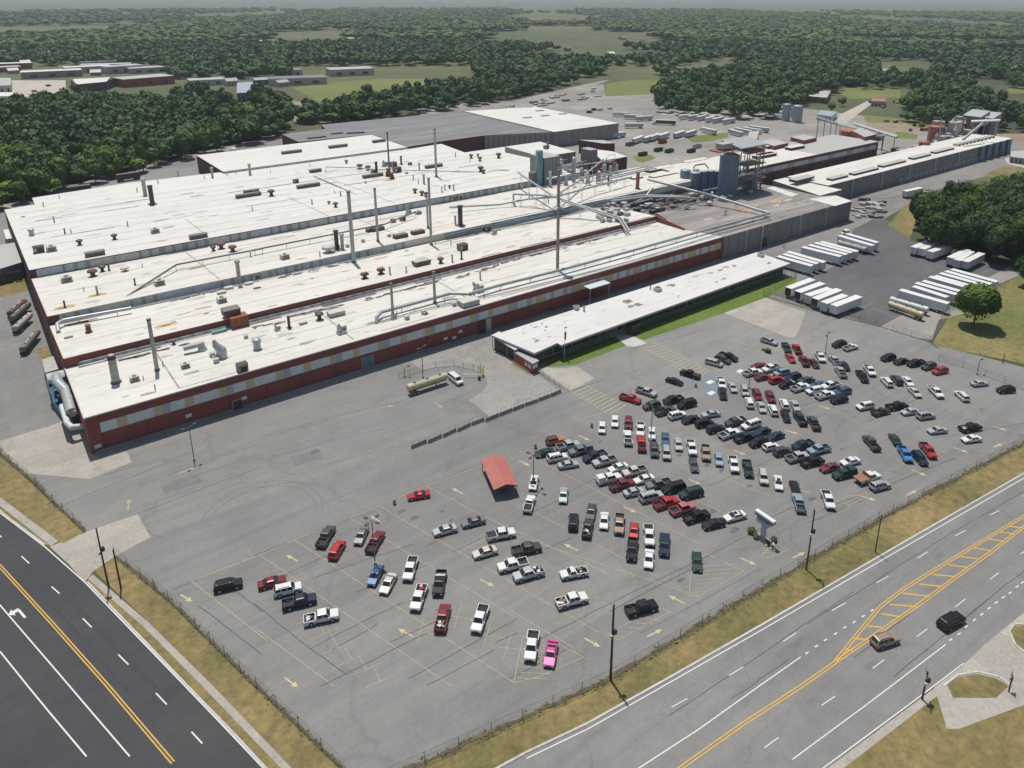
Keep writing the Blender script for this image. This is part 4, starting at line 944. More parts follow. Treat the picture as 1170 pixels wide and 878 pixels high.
seam(284, 30, 180, zc_, .8, 'roof_dirt', sm, .5); seam(243.8, 14, 225, zb_, 1.0, 'roof_dirt', sm, .4); seam(242.6, 138, 228, zb_, 1.2, 'roof_dirt', sm, .15); seam(241.2, 150, 228, zb_, .8, 'roof_dirt', sm, .35); seam(247.5, 150, 290, zc_, .9, 'roof_dirt', sm, .3); seam(211.5, 14, 228, lambda y: 9.5, 1.3, 'roof_dirt', sm, .45); seam(214.6, 14, 228, zb_, .9, 'roof_dirt', sm, .6); seam(291.3, 14, 290, zc_, .9, 'roof_dirt', sm, .5)
for y in (190, 198, 206): seam(y, 14, 234, lambda y: 9.5, .22, 'roof_seam', sm, .4)
seam(184.3, 14, 234, lambda y: 9.5, .6, 'roof_seam', sm, .4)
for x, y0, y1, zf in ((32, 184, 212, lambda y: 9.5), (78, 184, 205, lambda y: 9.5), (120, 184, 212, lambda y: 9.5), (70, 296, 330, zd), (118, 294, 340, zd), (150, 296, 400, zd), (60, 247, 290, zc_), (130, 247, 290, zc_)):
    n = 6; sm = MB()
    for i in range(n):
        ya, yb = y0+(y1-y0)*i/n, y0+(y1-y0)*(i+1)/n; sm.add([(x-.2, ya, zf(ya)+.05), (x+.2, ya, zf(ya)+.05), (x+.2, yb, zf(yb)+.05), (x-.2, yb, zf(yb)+.05)], [(0, 1, 2, 3)], 'roof_seam')
    wbuild(sm, 'roof_seam', fac)
# ---------------------------------------------------------------- roof gear
ZA = lambda y: 9.5
ZB = lambda y: 12.02-(y-213.7)*.0627
ZC = lambda y: 12.72-(y-245.6)*.0571
ZI = lambda y: 9.52
ZE = lambda y: 10.12
ZK = lambda y: 12.0
def on(q, x, y, zf):
    z = 10.5
    for _ in range(25): p = q(x, y, z); z = zf(p.y)
    return Vector((p.x, p.y, z))
rg = random.Random(21)
GEAR = {}
def gmesh(kind):
    if kind in GEAR: return GEAR[kind]
    m_ = MB(); sm = False; nm = 'roof_vent'
    if kind == 'box': m_.box((0, 0, .9), (2.6, 2.0, 1.5), 'hvac'); m_.box((0, -1.02, .9), (2, .06, 1), 'steel_dark'); m_.box((0, 0, .08), (2.8, 2.2, .16), 'dark_metal'); m_.lathe((0, 0, 1.65), [(.6, 0), (.6, .2)], 'steel_dark', 10); nm = 'air_unit'
    if kind == 'boxdark': m_.box((0, 0, 1), (2.8, 2.2, 1.8), 'steel_dark'); m_.box((.4, -1.12, 1), (1.4, .1, 1.2), 'dark_metal'); m_.box((-1, -1.1, 1.1), (.5, .1, 1), 'hvac'); m_.box((0, 0, 1.95), (3, 2.3, .12), 'dark_metal'); nm = 'air_unit'
    if kind == 'small': m_.box((0, 0, .5), (1.2, 1.1, 1), 'hvac'); m_.box((0, 0, 1.05), (1.4, 1.3, .12), 'panel_grey')
    if kind == 'mush': m_.lathe((0, 0, 0), [(.9, 0), (.75, .2), (.75, 1.3)], 'vent_brown', 10); m_.lathe((0, 0, 1.25), [(.8, 0), (1.6, .25), (1.6, .8), (1.2, 1.15), (.3, 1.3)], 'vent_brown', 12)
    if kind == 'mushdark': m_.lathe((0, 0, 0), [(.6, 0), (.5, 1.2)], 'dark_metal', 10); m_.lathe((0, 0, 1.1), [(.6, 0), (1.15, .3), (1.15, .8), (.5, 1.1)], 'dark_metal', 12)
    if kind == 'hood': m_.box((0, 0, .8), (1.3, 1.1, 1.6), 'vent_brown'); m_.box((0, 0, 2.1), (3.0, 2.2, 1.0), 'vent_brown', 0, .88); m_.box((0, 0, .1), (2.6, 2.2, .2), 'steel_dark')
    if kind == 'flat': m_.box((0, 0, .3), (2, 1.2, .5), 'panel_grey'); m_.box((0, 0, .58), (2.1, 1.3, .06), 'hvac'); nm = 'roof_hatch'
    if kind == 'round': m_.lathe((0, 0, 0), [(1.1, 0), (1.0, .2), (1.0, 2.0), (1.25, 2.1), (1.25, 2.7), (.4, 3.0)], 'galv', 12); sm = True
    if kind == 'stub': m_.lathe((0, 0, 0), [(.34, 0), (.3, .1), (.3, 2.4), (.42, 2.4), (.42, 2.7), (.1, 2.9)], 'stack_grey', 8); nm = 'vent_pipe'
    if kind == 'stubdark': m_.lathe((0, 0, 0), [(.5, 0), (.42, .2), (.42, 3.4), (.5, 3.4), (.5, 3.7)], 'dark_metal', 8); m_.box((0, 0, .1), (1.4, 1.4, .2), 'steel_dark'); nm = 'vent_pipe'
    if kind == 'rusty': m_.box((0, 0, .7), (1.3, 1.2, 1.4), 'rust'); m_.lathe((0, 0, 1.4), [(.5, 0), (.5, .5), (.8, .6), (.8, .9)], 'vent_brown', 8); m_.box((0, 0, .05), (2, 1.8, .1), 'steel_dark')
    if kind == 'cool': m_.box((0, 0, .55), (6, 3, .5), 'steel_dark'); m_.box((0, 0, 1.25), (6.4, 3.2, 1.0), 'vent_brown'); m_.box((0, 0, 1.8), (6, 2.8, .12), 'panel_grey'); nm = 'cooling_unit'
    if kind == 'cold': m_.box((0, 0, .8), (5.4, 2.6, 1.3), 'vent_brown'); m_.box((0, 0, 1.5), (5, 2.3, .1), 'steel_dark'); m_.box((0, 0, .1), (5.6, 2.8, .2), 'dark_metal'); nm = 'cooling_unit'
    if kind == 'mach': m_.box((0, 0, .4), (2.4, 1.8, .8), 'galv'); m_.lathe((-.5, 0, .8), [(.7, 0), (.7, 1.2), (.2, 2.4)], 'galv', 10); m_.path([(.4, 0, .8), (.4, 0, 2), (1.5, 0, 2), (1.5, 0, .6)], .3, 'galv', 8); m_.box((.9, .6, 1), (.8, .7, .9), 'steel_dark'); nm = 'fan_unit'
    if kind == 'dome': m_.ball((0, 0, .4), 1.8, 'sign_white', 12, .8); m_.lathe((0, 0, 0), [(1.8, 0), (1.8, .4)], 'hvac', 12); sm = True; nm = 'white_dome'
    if kind == 'bowl': m_.lathe((0, 0, 0), [(.7, 0), (.7, .7), (1.7, 1.0), (1.7, 1.7), (1.0, 2.1)], 'hvac', 12)
    if kind == 'horn': m_.tube((0, 0, 0), (0, 0, 2.2), 1.5, 'galv', 12, 1.45); m_.ball((0, 0, 2.2), 1.45, 'galv', 12); m_.tube((0, 0, 2.2), (-1.1, .3, 3.9), 1.4, 'galv', 12, .95); m_.tube((-1.1, .3, 3.9), (-1.5, .5, 5.6), .95, 'galv', 12, .4); m_.box((-1.8, -.6, .6), (1.3, 1.2, 1.2), 'hvac'); sm = True; nm = 'dust_hood'
    if kind == 'elbow': m_.path([(-4.6, .6, 1.6), (0, 0, 1.9), (0, 0, 0)], .75, 'pipe_grey', 10); m_.lathe((0, 0, 0), [(1.3, 0), (1.1, .8), (.8, 1.1)], 'hvac', 10); nm = 'elbow_duct'
    GEAR[kind] = (nm, m_.mesh(nm, sm)); return GEAR[kind]
def gear(q, zf, parent, items):
    for it in items:
        k, x, y = it[:3]; s = it[3] if len(it) > 3 else 1
        nm, me = gmesh(k); p = on(q, x, y, zf)
        o = inst(nm, me, None, p, 0); o.scale = (s, s, s); hang(o, parent)
qA = Q(130, 340, 7.8); qB = Q(270, 330, 7.8); qC = Q(420, 290, 7.8); qD = Q(0, 310, 7.8); qE = Q(150, 240, 7.8); qF = Q(290, 230, 7.8); qG = Q(430, 230, 7.8); qH = Q(570, 200, 7.8); qI = Q(740, 220, 7.8); qJ = Q(0, 200, 7.8); qK = Q(290, 140, 7.8); qL = Q(200, 120, 7.8); qM = Q(430, 140, 7.8)
gear(qA, ZA, roof_a, [('box', 188, 742, .8), ('box', 640, 625, .75), ('elbow', 792, 470), ('horn', 965, 535, .95), ('small', 880, 525), ('small', 915, 580), ('boxdark', 1143, 655, .85), ('stub', 440, 612, .5), ('stub', 370, 820, .5), ('mushdark', 535, 418, .6), ('stub', 265, 735, .4)])
gear(qB, ZA, roof_a, [('round', 188, 535), ('small', 88, 440, .8), ('mach', 365, 375, .6), ('stubdark', 473, 350), ('flat', 595, 312, 1.1), ('mushdark', 742, 275, 1.1), ('flat', 890, 235, 2.4), ('mach', 935, 400), ('boxdark', 55, 720, .9)])
gear(qC, ZA, roof_a, [('small', 352, 585), ('small', 500, 535), ('box', 515, 540, .5), ('small', 772, 465), ('flat', 900, 455, 3), ('mach', 995, 345), ('horn', 965, 325, .55), ('stub', 1005, 232), ('stub', 685, 440, .5), ('mushdark', 935, 400, .8), ('stub', 1040, 395, .5), ('stub', 260, 550, .5), ('stub', 420, 510, .4), ('mach', 230, 585, .6)])
gear(qD, ZB, roof_b, [('rusty', 793, 545), ('flat', 612, 592)]); gear(qA, ZB, roof_b, [('box', 965, 45), ('flat', 825, 143, .6), ('flat', 535, 222, .5)])
gear(qF, ZB, roof_b, [('hood', 990, 690, .8), ('hood', 1135, 650, .8), ('flat', 515, 692, .5)])
gear(qC, ZB, roof_b, [('stub', 200, 185), ('stub', 345, 170, .8), ('cool', 480, 100, .95), ('mushdark', 652, 85), ('stub', 755, 75), ('stubdark', 838, 50, .8)])
gear(qG, ZB, roof_b, [('boxdark', 768, 435, 1.2), ('stub', 678, 545), ('stub', 665, 395, .7), ('flat', 270, 445, .6), ('mach', 1050, 300, .8), ('boxdark', 985, 265), ('stub', 530, 390, .5)])
gear(qE, ZB, roof_b, [('flat', 805, 745, 1.3), ('flat', 870, 705, 1.3), ('box', 808, 820), ('flat', 1050, 665, 1.2)])
gear(qD, ZC, roof_c, [('box', 598, 95, 1.2), ('mush', 830, 45, 1), ('stub', 870, 205), ('stubdark', 580, 325, .6), ('stub', 750, 180, .5)])
gear(B0, ZC, roof_c, [('mushdark', 457, 118), ('stubdark', 487, 115, .7), ('bowl', 557, 117, .8)])
gear(qE, ZC, roof_c, [('stubdark', 35, 670, .6), ('box', 255, 670, 1.1), ('mush', 803, 345), ('mush', 905, 370, .95), ('mushdark', 733, 365, .9), ('stub', 960, 605, 2.2), ('stub', 1065, 420, .8), ('stub', 100, 510, .5), ('boxdark', 1110, 620, .8)])
gear(qF, ZC, roof_c, [('box', 278, 515, 1.1), ('bowl', 668, 455, 1.4), ('stub', 590, 495, .7), ('stubdark', 742, 430, 2), ('boxdark', 742, 420, .6), ('stub', 792, 430, 2.2), ('small', 835, 410), ('small', 975, 365), ('cold', 1100, 262, 1), ('cold', 1050, 268, .8)])
gear(qG, ZC, roof_c, [('cold', 215, 325, 1), ('cold', 370, 290, .95), ('small', 115, 318), ('stubdark', 750, 220, 2.3), ('stub', 705, 205, 1.3), ('mach', 285, 120, .9), ('boxdark', 235, 175, .8), ('boxdark', 150, 190, .7), ('box', 375, 115, .9)])
gear(qH, ZC, roof_c, [('boxdark', 60, 10), ('stub', 270, 210), ('stub', 440, 250), ('mach', 130, 30)])
gear(qJ, ZD, roof_d, [('boxdark', 350, 690, 1.2), ('box', 462, 680, 1.2), ('mushdark', 712, 625, 1), ('mushdark', 1022, 575, 1), ('round', 285, 540, .9), ('stub', 485, 425, .9), ('stubdark', 580, 525, .6), ('stub', 635, 520, .6), ('stub', 390, 285, .8), ('stub', 530, 210, .6), ('stub', 1140, 460, .8), ('flat', 205, 375, .7)])
gear(qE, ZD, roof_d, [('box', 215, 205, 1.1), ('stub', 1080, 10, .7)])
gear(qK, ZD, roof_d, [('boxdark', 375, 540, .9), ('mushdark', 158, 655, 1.4), ('mush', 945, 415, 1.1), ('mush', 1018, 425, 1), ('stubdark', 520, 730, .6), ('mush', 670, 725, .5), ('mushdark', 730, 755, 1), ('mushdark', 825, 365, .9), ('stub', 720, 635, .6), ('stubdark', 775, 655, .6), ('stub', 500, 390, .6), ('stubdark', 1095, 455, 1.7), ('boxdark', 1070, 455, .9), ('boxdark', 15, 640, 1), ('stub', 150, 450, .5), ('mushdark', 998, 545, .5)])
gear(qL, ZD, roof_d, [('stub', 335, 650, 2), ('stub', 670, 625, 2.2), ('stub', 30, 640, 1.2), ('stub', 465, 630, .8), ('stub', 545, 615, .7), ('stub', 262, 660, .7)]); gear(qL, ZE, roof_e, [('dome', 525, 405, 1.1)])
gear(T0, ZD, roof_d, [('stub', 648, 560, 3), ('stubdark', 680, 600, 2.4), ('stub', 612, 545, .8), ('stub', 705, 508, .8)])
gear(qM, ZD, roof_d, [('rusty', 110, 480, 1.8), ('boxdark', 150, 395, 1.3), ('boxdark', 185, 445, 1.4), ('rusty', 140, 505, 1.4), ('mach', 75, 395, 1.2), ('stubdark', 222, 375, 1.3), ('stub', 383, 420, 1.4), ('stub', 330, 515, 1), ('stub', 425, 550, 1.8), ('stub', 375, 550, .8), ('mushdark', 845, 320, 1.1), ('mushdark', 905, 305, .8), ('mushdark', 923, 345, 1.1), ('mushdark', 1090, 318, 1.4), ('mushdark', 345, 630, 1), ('mushdark', 405, 650, 1), ('mushdark', 442, 662, 1), ('mushdark', 930, 440, 1.4), ('mushdark', 955, 455, 1), ('stub', 705, 310, 1), ('stub', 585, 625, 1), ('stub', 612, 605, 1), ('mushdark', 652, 588, .7), ('stub', 690, 608, 1.1), ('boxdark', 300, 380, .7), ('small', 270, 460), ('stub', 835, 352, .6), ('boxdark', 685, 695, .8), ('boxdark', 740, 685, .8)])
gear(qI, ZI, roof_i, [('bowl', 548, 115, 1), ('bowl', 348, 150, .7), ('bowl', 738, 48, .7), ('stub', 690, 200, .8), ('bowl', 915, 10, .8), ('stub', 700, 180, .6)])
gear(Q(600, 150, 7.8), lambda y: 14.02, pr, [('mushdark', 202, 130, 1), ('boxdark', 188, 158, 1)])
plain('monitor_brown', (.15, .125, .11), .7, 0, .25)
# long roof monitors
for q, a, c, zf, par in ((qJ, (762, 735), (935, 705), ZD, roof_d), (qE, (522, 265), (678, 240), ZD, roof_d), (qK, (250, 285), (420, 262), ZE, roof_e), (qK, (670, 233), (828, 212), ZE, roof_e), (qK, (1060, 183), (1165, 168), ZE, roof_e), (qK, (388, 592), (585, 562), ZD, roof_d), (qL, (545, 835), (760, 800), ZD, roof_d), (qL, (615, 795), (745, 775), ZD, roof_d), (qM, (440, 412), (582, 390), ZD, roof_d), (qK, (975, 500), (1150, 475), ZD, roof_d), (qK, (500, 450), (610, 440), ZD, roof_d)):
    p, r_ = on(q, a[0], a[1], zf), on(q, c[0], c[1], zf)
    m_ = MB(); L = abs(r_.x-p.x); m_.box(((p.x+r_.x)/2, p.y, p.z+.75), (L, 2.2, 1.5), 'monitor_brown' if par is roof_d else 'steel_dark'); m_.box(((p.x+r_.x)/2, p.y, p.z+1.56), (L+.3, 2.6, .12), 'steel_dark'); wbuild(m_, 'roof_monitor', par)
# stained patches, scrap and low pipework at the foot of the clerestories
jm = MB(); js = MB()
for q, x0, y0, x1, y1, zf, n in ((qF, 200, 690, 860, 545, ZB, 26), (qC, 0, 405, 640, 240, ZA, 34), (qB, 480, 250, 950, 150, ZA, 26), (qD, 560, 490, 830, 440, ZB, 12), (qE, 330, 815, 900, 690, ZB, 16), (qH, 0, 790, 1100, 520, ZA, 46), (qG, 700, 690, 1170, 545, ZA, 20), (qB, 130, 350, 420, 300, ZA, 12), (qA, 20, 570, 700, 400, ZA, 18), (qG, 600, 340, 1100, 260, ZB, 20)):
    for i in range(n):
        t = rg.random(); p = on(q, x0+(x1-x0)*t+rg.uniform(-8, 8), y0+(y1-y0)*t+rg.uniform(-8, 10), zf)
        if rg.random() < .55: jm.box((p.x, p.y, p.z+.14), (rg.uniform(.6, 3.4), rg.uniform(.15, .5), rg.uniform(.1, .35)), rg.choice(['rust', 'scrap', 'steel_dark', 'vent_brown', 'galv']), rg.uniform(-.2, .2))
        else: blot(p, rg.uniform(.35, 1.1), 'scrap' if rg.random() < .5 else 'pond_stain', p.z+.015+.002*(i % 7), js, 2.2)
for X0, X1, Y, z in ((20, 225, 211.8, 9.9), (30, 120, 243.6, 10.6), (150, 225, 210.9, 9.8)):
    jm.tube((X0, Y, z), (X1, Y, z), .14, 'galv', 6)
wbuild(jm, 'scrap_pipework', roof_a); wbuild(js, 'roof_stain', roof_a)
# rusty duct house straddling the brick clerestory
b = MB(); p = qA(1100, 235, 9.5); b.box((p.x, 213, 11.2), (5, 3.6, 3.2), 'rust'); b.box((p.x-1.2, 215, 13.6), (4.6, 3.4, 1.8), 'vent_brown'); b.box((p.x-1.2, 215, 14.6), (4.8, 3.6, .2), 'steel_dark'); b.box((p.x-6, 211.6, 9.9), (4, 1.2, .7), 'teal'); wbuild(b, 'duct_house', roof_a)

# ---------------------------------------------------------------- chimneys
def chimney(q, bx, by, ty, zf, r0_, mat, label, cap=None, parent=None, guyed=False):
    p = on(q, bx, by, zf); r0 = r0_*.8
    row = q_row(q, ty); zt = ztop(p.x, p.y, row); h = zt-p.z
    t = empty('chimney', p, 0, label, 'chimney', 'chimneys standing on the factory roofs')
    m_ = MB(); m_.lathe((0, 0, 0), [(r0*1.06, 0), (r0*.92, h*.98), (r0*.98, h)], mat, 12); m_.build('shaft', t, True)
    m_ = MB(); m_.lathe((0, 0, 0), [(r0*1.5, 0), (r0*1.25, .5)], 'steel_dark', 12); m_.build('base', t)
    m_ = MB(); m_.lathe((0, 0, h-(cap or .5)), [(r0*1.08, 0), (r0*1.08, (cap or .5)+.05), (r0*.75, (cap or .5)+.05), (r0*.75, .1)], 'steel_dark' if mat != 'stack_grey' or not cap else 'vent_brown', 12); m_.build('rim', t, True)
    m_ = MB()
    for k in range(3): m_.lathe((0, 0, h*(.25+.22*k)), [(r0*1.05, 0), (r0*1.05, .2)], mat, 12)
    m_.build('band', t, True)
    return t, h
def q_row(q, y):
    a = q(0, y, 0); return proj(a)[1]
chimney(qA, 387, 650, 190, ZA, .62, 'stack_grey', 'slim grey chimney rising left of the rusty duct house on the front roof')
chimney(qb, 1035, 290, 45, ZA, 1.15, 'stack_grey', 'short thick grey chimney with a brown top near the left front roof corner', 1.2)
chimney(qC, 225, 545, 265, ZA, .5, 'stack_grey', 'slim grey chimney beside the left end of the front roof pipe')
chimney(qC, 600, 440, 160, ZA, .55, 'stack_grey', 'grey chimney crossing the middle of the front roof pipe')
chimney(qF, 890, 545, -90, ZB, .85, 'pipe_grey', 'tall grey chimney standing against the second grey clerestory, the thickest of its row')
chimney(qG, 15, 360, -115, ZC, .6, 'stack_grey', 'tall slim beige chimney just right of the thick grey chimney')
chimney(qG, 490, 390, -205, ZB, .6, 'stack_grey', 'tall slim grey chimney at the left end of the blue pipe bundle')
chimney(qG, 460, 240, -55, ZC, .5, 'pipe_grey', 'shorter slim chimney paired closely behind the tall one by the pipe bundle')
chimney(qM, 535, 485, 55, ZD, .75, 'stack_grey', 'tall grey chimney in front of the dull brick wall of the dark hall')
chimney(qM, 118, 470, 85, ZD, .55, 'steel_dark', 'dark slender chimney amid the rusty machines on the rear white roof')
t, h = chimney(qH, 522, 850, -45, ZA, .66, 'stack_brown', 'tallest brown patchy chimney where the elevated pipes cross')
m_ = MB()
for k in range(26): m_.box((.95, 0, 1+k*(h-2)/26), (.08, .5, .08), 'steel_dark')
m_.build('ladder', t)
m_ = MB(); m_.lathe((0, 0, h*.64), [(1.9, 0), (1.9, .15)], 'galv', 12); m_.build('platform', t)
for bx, by, ty, lab in ((1000, 370, 190, 'short thick brick red chimney on the white roof left of the blue tanks'), ):
    chimney(Q(600, 150, 7.8), 1000, 515, 365, ZC, 1.1, 'red_tank', lab)
chimney(Q(600, 150, 7.8), 740, 485, 395, ZC, .5, 'vent_brown', 'short rust brown chimney between the elevated pipes and the brick red one')

# ---------------------------------------------------------------- pipe runs
def pipe_run(label, pts, r, mat, sup=9, zroof=None, n=8, name='pipe_run', offs=(0,), cat='pipe'):
    t = empty(name, (pts[0][0], pts[0][1], zroof if zroof else 9.5), 0, label, cat, 'pipe runs over the factory roofs')
    for o_ in offs:
        m_ = MB(); pp_ = [Vector(p)+Vector((0, o_, 0)) for p in pts]; m_.path(pp_, r, mat, n); wbuild(m_, 'pipe', t, True)
    if sup:
        acc = 0; sm = 0
        for a, c in zip(pts, pts[1:]):
            a, c = Vector(a), Vector(c); L = (c-a).length; d_ = sup-acc
            while d_ < L and sm < 60:
                p = a.lerp(c, d_/L); zb = zroof if zroof is not None else 9.5
                if p.z-zb > .5:
                    m_ = MB()
                    for o_ in ((-max(.5, r), max(.5, r)) if p.z-zb > 2.5 else (0,)): m_.tube((p.x, p.y+o_, zb), (p.x, p.y+o_, p.z-r*.4), .09, 'galv', 6)
                    m_.box((p.x, p.y, p.z-r), (.16, 2.2*max(.5, r), .14), 'galv'); wbuild(m_, 'support', t); sm += 1
                d_ += sup
            acc = (acc+L) % sup
    return t
pipe_run('thick grey pipe on stands running the length of the front roof edge', [qC(80, 622, 9.5), qC(82, 565, 11), qC(120, 522, 11.2), qC(740, 355, 11.2), qC(900, 360, 11.2), qH(0, 985, 11.2), qH(560, 845, 11.2), qH(1170, 680, 11.2), qI(480, 345, 11.2), qI(1085, 185, 11.2)], .55, 'pipe_grey', 12)
pipe_run('thin pale pipe running low along the front roof parapet', [qC(110, 605, 10), qC(420, 515, 10), qC(800, 425, 10), qC(1170, 360, 10), qH(600, 915, 10), qH(1170, 770, 10), qI(640, 365, 10), qI(1100, 240, 10), qI(1040, 205, 10)], .2, 'galv', 9)
pipe_run('grey pipe rising over the grey warehouse roof towards the blue tanks', [qI(1085, 185, 11.2), qI(960, 150, 11.6), qI(570, 28, 14), qI(440, -5, 15.5), Q(740, 150, 7.8)(0, 430, 17)], .6, 'pipe_grey', 16, 9.5)
pts = [qG(590, 300, 11.5), qG(850, 232, 12), qG(1170, 175, 12), qH(300, 372, 12), qH(750, 262, 12), qH(960, 222, 12), qH(1180, 160, 12)]
pipe_run('bundle of dark blue pipes along the clerestory right of the slim chimneys', pts, .42, 'pipe_blue', 11, 10.5, 8, 'pipe_bundle', (-2.6, -1.0, .8, 2.4))
pipe_run('dark ribbed conveyor pipe climbing diagonally over the third roof', [qE(-60, 790, 12.2), qE(0, 745, 12.5), qE(405, 487, 13.5), qE(1170, 345, 13.5), qF(0, 435, 13.5), qF(860, 265, 13.5), qF(1170, 205, 13.5), qG(350, 95, 13.5)], .32, 'steel_dark', 9, 11.5)
pipe_run('thin pipe line crossing the rear roofs towards the grey process block', [qK(640, 440, 10.4), qK(642, 398, 12), qK(940, 405, 12), qM(0, 420, 12), qM(540, 432, 12), qM(990, 445, 12), qM(1060, 425, 12), qM(1180, 425, 12.5)], .25, 'pipe_grey', 11, 10.5)
pipe_run('pair of grey pipes running back across the rear white roof', [qK(540, 480, 11.0), qK(905, 640, 11.9)], .2, 'steel_dark', 8, 10.6, 8, 'pipe_run', (-1, 1.2))
HZ = lambda z: 11+(z-10)*.5
qH0 = qH
qH = lambda a, b, z=0: qH0(a, b, HZ(z))
hub = qH(497, 198, 26)
for lab, pts in (('elevated pipe from the brown chimney back to the process block', [hub, qH(200, 0, 24), qH(170, -25, 24)]), ('elevated thin pipe leaving the brown chimney to the left', [qH(130, 235, 12), qH(130, 172, 22), qH(400, 182, 25), hub]),
                 ('elevated pipe from the brown chimney up to the rear towers', [hub, qH(560, 150, 24), qH(780, 10, 18)]), ('long elevated pipe from the brown chimney towards the tanks', [hub, qH(840, 105, 21), qH(1180, 22, 19)]),
                 ('elevated grey pipes dropping right of the brown chimney to the roof', [hub, qH(660, 250, 22), qH(850, 312, 19), qH(1090, 385, 15), qH(1165, 500, 10)]), ('low pipe from the brown chimney across the third roof', [hub, qH(260, 215, 18), qH(0, 265, 14), qG(650, 55, 13.5)])):
    pipe_run(lab, pts, .45, 'pipe_grey', 12, 11, 8)
pipe_run('second grey pipe beside the one dropping right of the brown chimney', [qH(560, 228, 24), qH(840, 325, 18), qH(1070, 395, 14.5), qH(1140, 505, 10)], .4, 'pipe_grey', 0)
qH = qH0
pipe_run('long grey pipes spanning the dark pit before the tanks', [qH(1000, 235, 14), qI(0, 40, 15), qI(300, 45, 15), qI(420, 55, 14)], .5, 'pipe_grey', 12, 6, 8, 'pipe_run', (0, 3))
pipe_run('thin pipes over the roof behind the brick red chimney', [Q(600, 150, 7.8)(690, 440, 13), Q(600, 150, 7.8)(990, 370, 13), Q(600, 150, 7.8)(1170, 330, 13)], .35, 'pipe_grey', 14, 11, 8, 'pipe_run', (0, 2.5, 6))
pipe_run('pale diagonal pipe beside the dark pit', [qH(1100, 290, 12), Q(600, 150, 7.8)(1060, 600, 12), Q(600, 150, 7.8)(1140, 500, 16)], .4, 'galv', 0)
pipe_run('silver duct along the left end of the second roof', [qD(520, 540, 11), qD(510, 470, 12), qD(560, 440, 12), qD(800, 395, 12), qD(1170, 330, 12)], .55, 'galv', 10, 10.3)

# dark machinery pit between the roofs
pit = empty('machinery_pit', (265, 229, 0), 0, 'dark sunken yard of pipes and machinery in front of the blue tanks', 'plant yard')
b = MB(); b.prism([(233.5, 218), (296, 231), (296, 244.5), (233.5, 244.5)], 0, 6.5, 'steel_dark'); wbuild(b, 'floor', pit)
for i in range(70):
    X, Y = rg.uniform(234, 294), rg.uniform(230, 244); b = MB()
    if rg.random() < .5: b.box((X, Y, 6.5+.8), (rg.uniform(1, 4), rg.uniform(1, 2.5), rg.uniform(.8, 2.4)), rg.choice(['steel_dark', 'dark_metal', 'galv', 'hvac', 'pipe_blue', 'rust']))
    else: b.tube((X, Y, 7+rg.random()*2), (min(295, X+rg.uniform(4, 14)), Y, 7+rg.random()*2), rg.uniform(.2, .5), rg.choice(['pipe_grey', 'steel_dark', 'galv']), 8)
    wbuild(b, 'plant_unit', pit)
for i in range(44):
    p = on(qH, rg.uniform(880, 1170), rg.uniform(270, 430), ZB); b = MB(); b.box((p.x, p.y, p.z+.7), (rg.uniform(1, 2.6), rg.uniform(1, 2), rg.uniform(.8, 2.2)), rg.choice(['galv', 'hvac', 'steel_dark', 'panel_grey'])); wbuild(b, 'plant_unit', pit)

# ---------------------------------------------------------------- tanks and silos
def tank(name, label, px0, px1, pbot, ptop, zb, mat, cat, group=None, n=20, dome=True):
    p, r_ = P1(px0, pbot, zb), P1(px1, pbot, zb); rr = (r_-p).dot(RGT)/2
    vd = Vector((FWD.x, FWD.y)).normalized(); c_ = ((p.x+r_.x)/2+vd.x*rr, (p.y+r_.y)/2+vd.y*rr)
    zt = ztop(c_[0], c_[1], ptop)
    t = empty(name, (c_[0], c_[1], 0), 0, label, cat, group)
    m_ = MB(); m_.lathe((0, 0, 0), [(rr, 0), (rr, zt)], mat, n); m_.build('shell', t, True)
    m_ = MB(); m_.lathe((0, 0, zt-.02), [(rr*1.02, 0), (rr*1.02, .25), (rr*.55, rr*.22), (.2, rr*.3)], mat if mat != 'tank_blue' else 'silo_blue', n); m_.build('roof', t, True)
    m_ = MB()
    for k in range(1, 5): m_.lathe((0, 0, zt*k/5), [(rr*1.006, 0), (rr*1.006, .18)], mat, n)
    m_.build('hoop', t, True)
    m_ = MB(); a_ = -1.2
    for s_ in (-.25, .25): m_.tube((rr*1.04*math.cos(a_)+s_, rr*1.04*math.sin(a_), 2), (rr*1.04*math.cos(a_)+s_, rr*1.04*math.sin(a_), zt+.8), .05, 'galv', 5)
    m_.build('ladder', t)
    return t, c_, rr, zt
qk = lambda x: 740+x/7.8
ql = lambda y: 150+y/7.8
tank('storage_tank', 'tall wide blue storage tank, the largest of the tank cluster', qk(640), qk(812), ql(585), ql(215), 9, 'tank_blue', 'tank', None, 28)
for x0, x1, yb, yt, lab in ((292, 382, 500, 350, 'small blue tank at the left end of the cluster'), (380, 472, 528, 372, 'front left small blue tank of the cluster'), (464, 528, 522, 360, 'small slim blue tank in the middle front of the cluster'), (522, 592, 514, 355, 'small blue tank next to the tall wide tank'), (584, 648, 506, 358, 'slim blue tank half hidden beside the tall wide tank'), (400, 455, 480, 345, 'small blue tank behind the front left one')):
    tank('process_tank', lab, qk(x0), qk(x1), ql(yb), ql(yt), 8, 'tank_blue', 'tank', 'small blue tanks in front of the brick wing')
b = MB(); b.path([q5(410, 330, 21), q5(425, 305, 22), q5(510, 292, 22), q5(540, 330, 21)], .35, 'steel_dark', 8); b.path([q5(490, 540, 10.5), q5(560, 525, 10.5), q5(650, 510, 10.5)], .8, 'tank_blue', 10)
b.tube(q5(560, 610, 9.5), q5(575, 545, 13.5), .6, 'galv', 8)
o = wbuild(b, 'pipe', bpy.data.objects['pipe_run'])
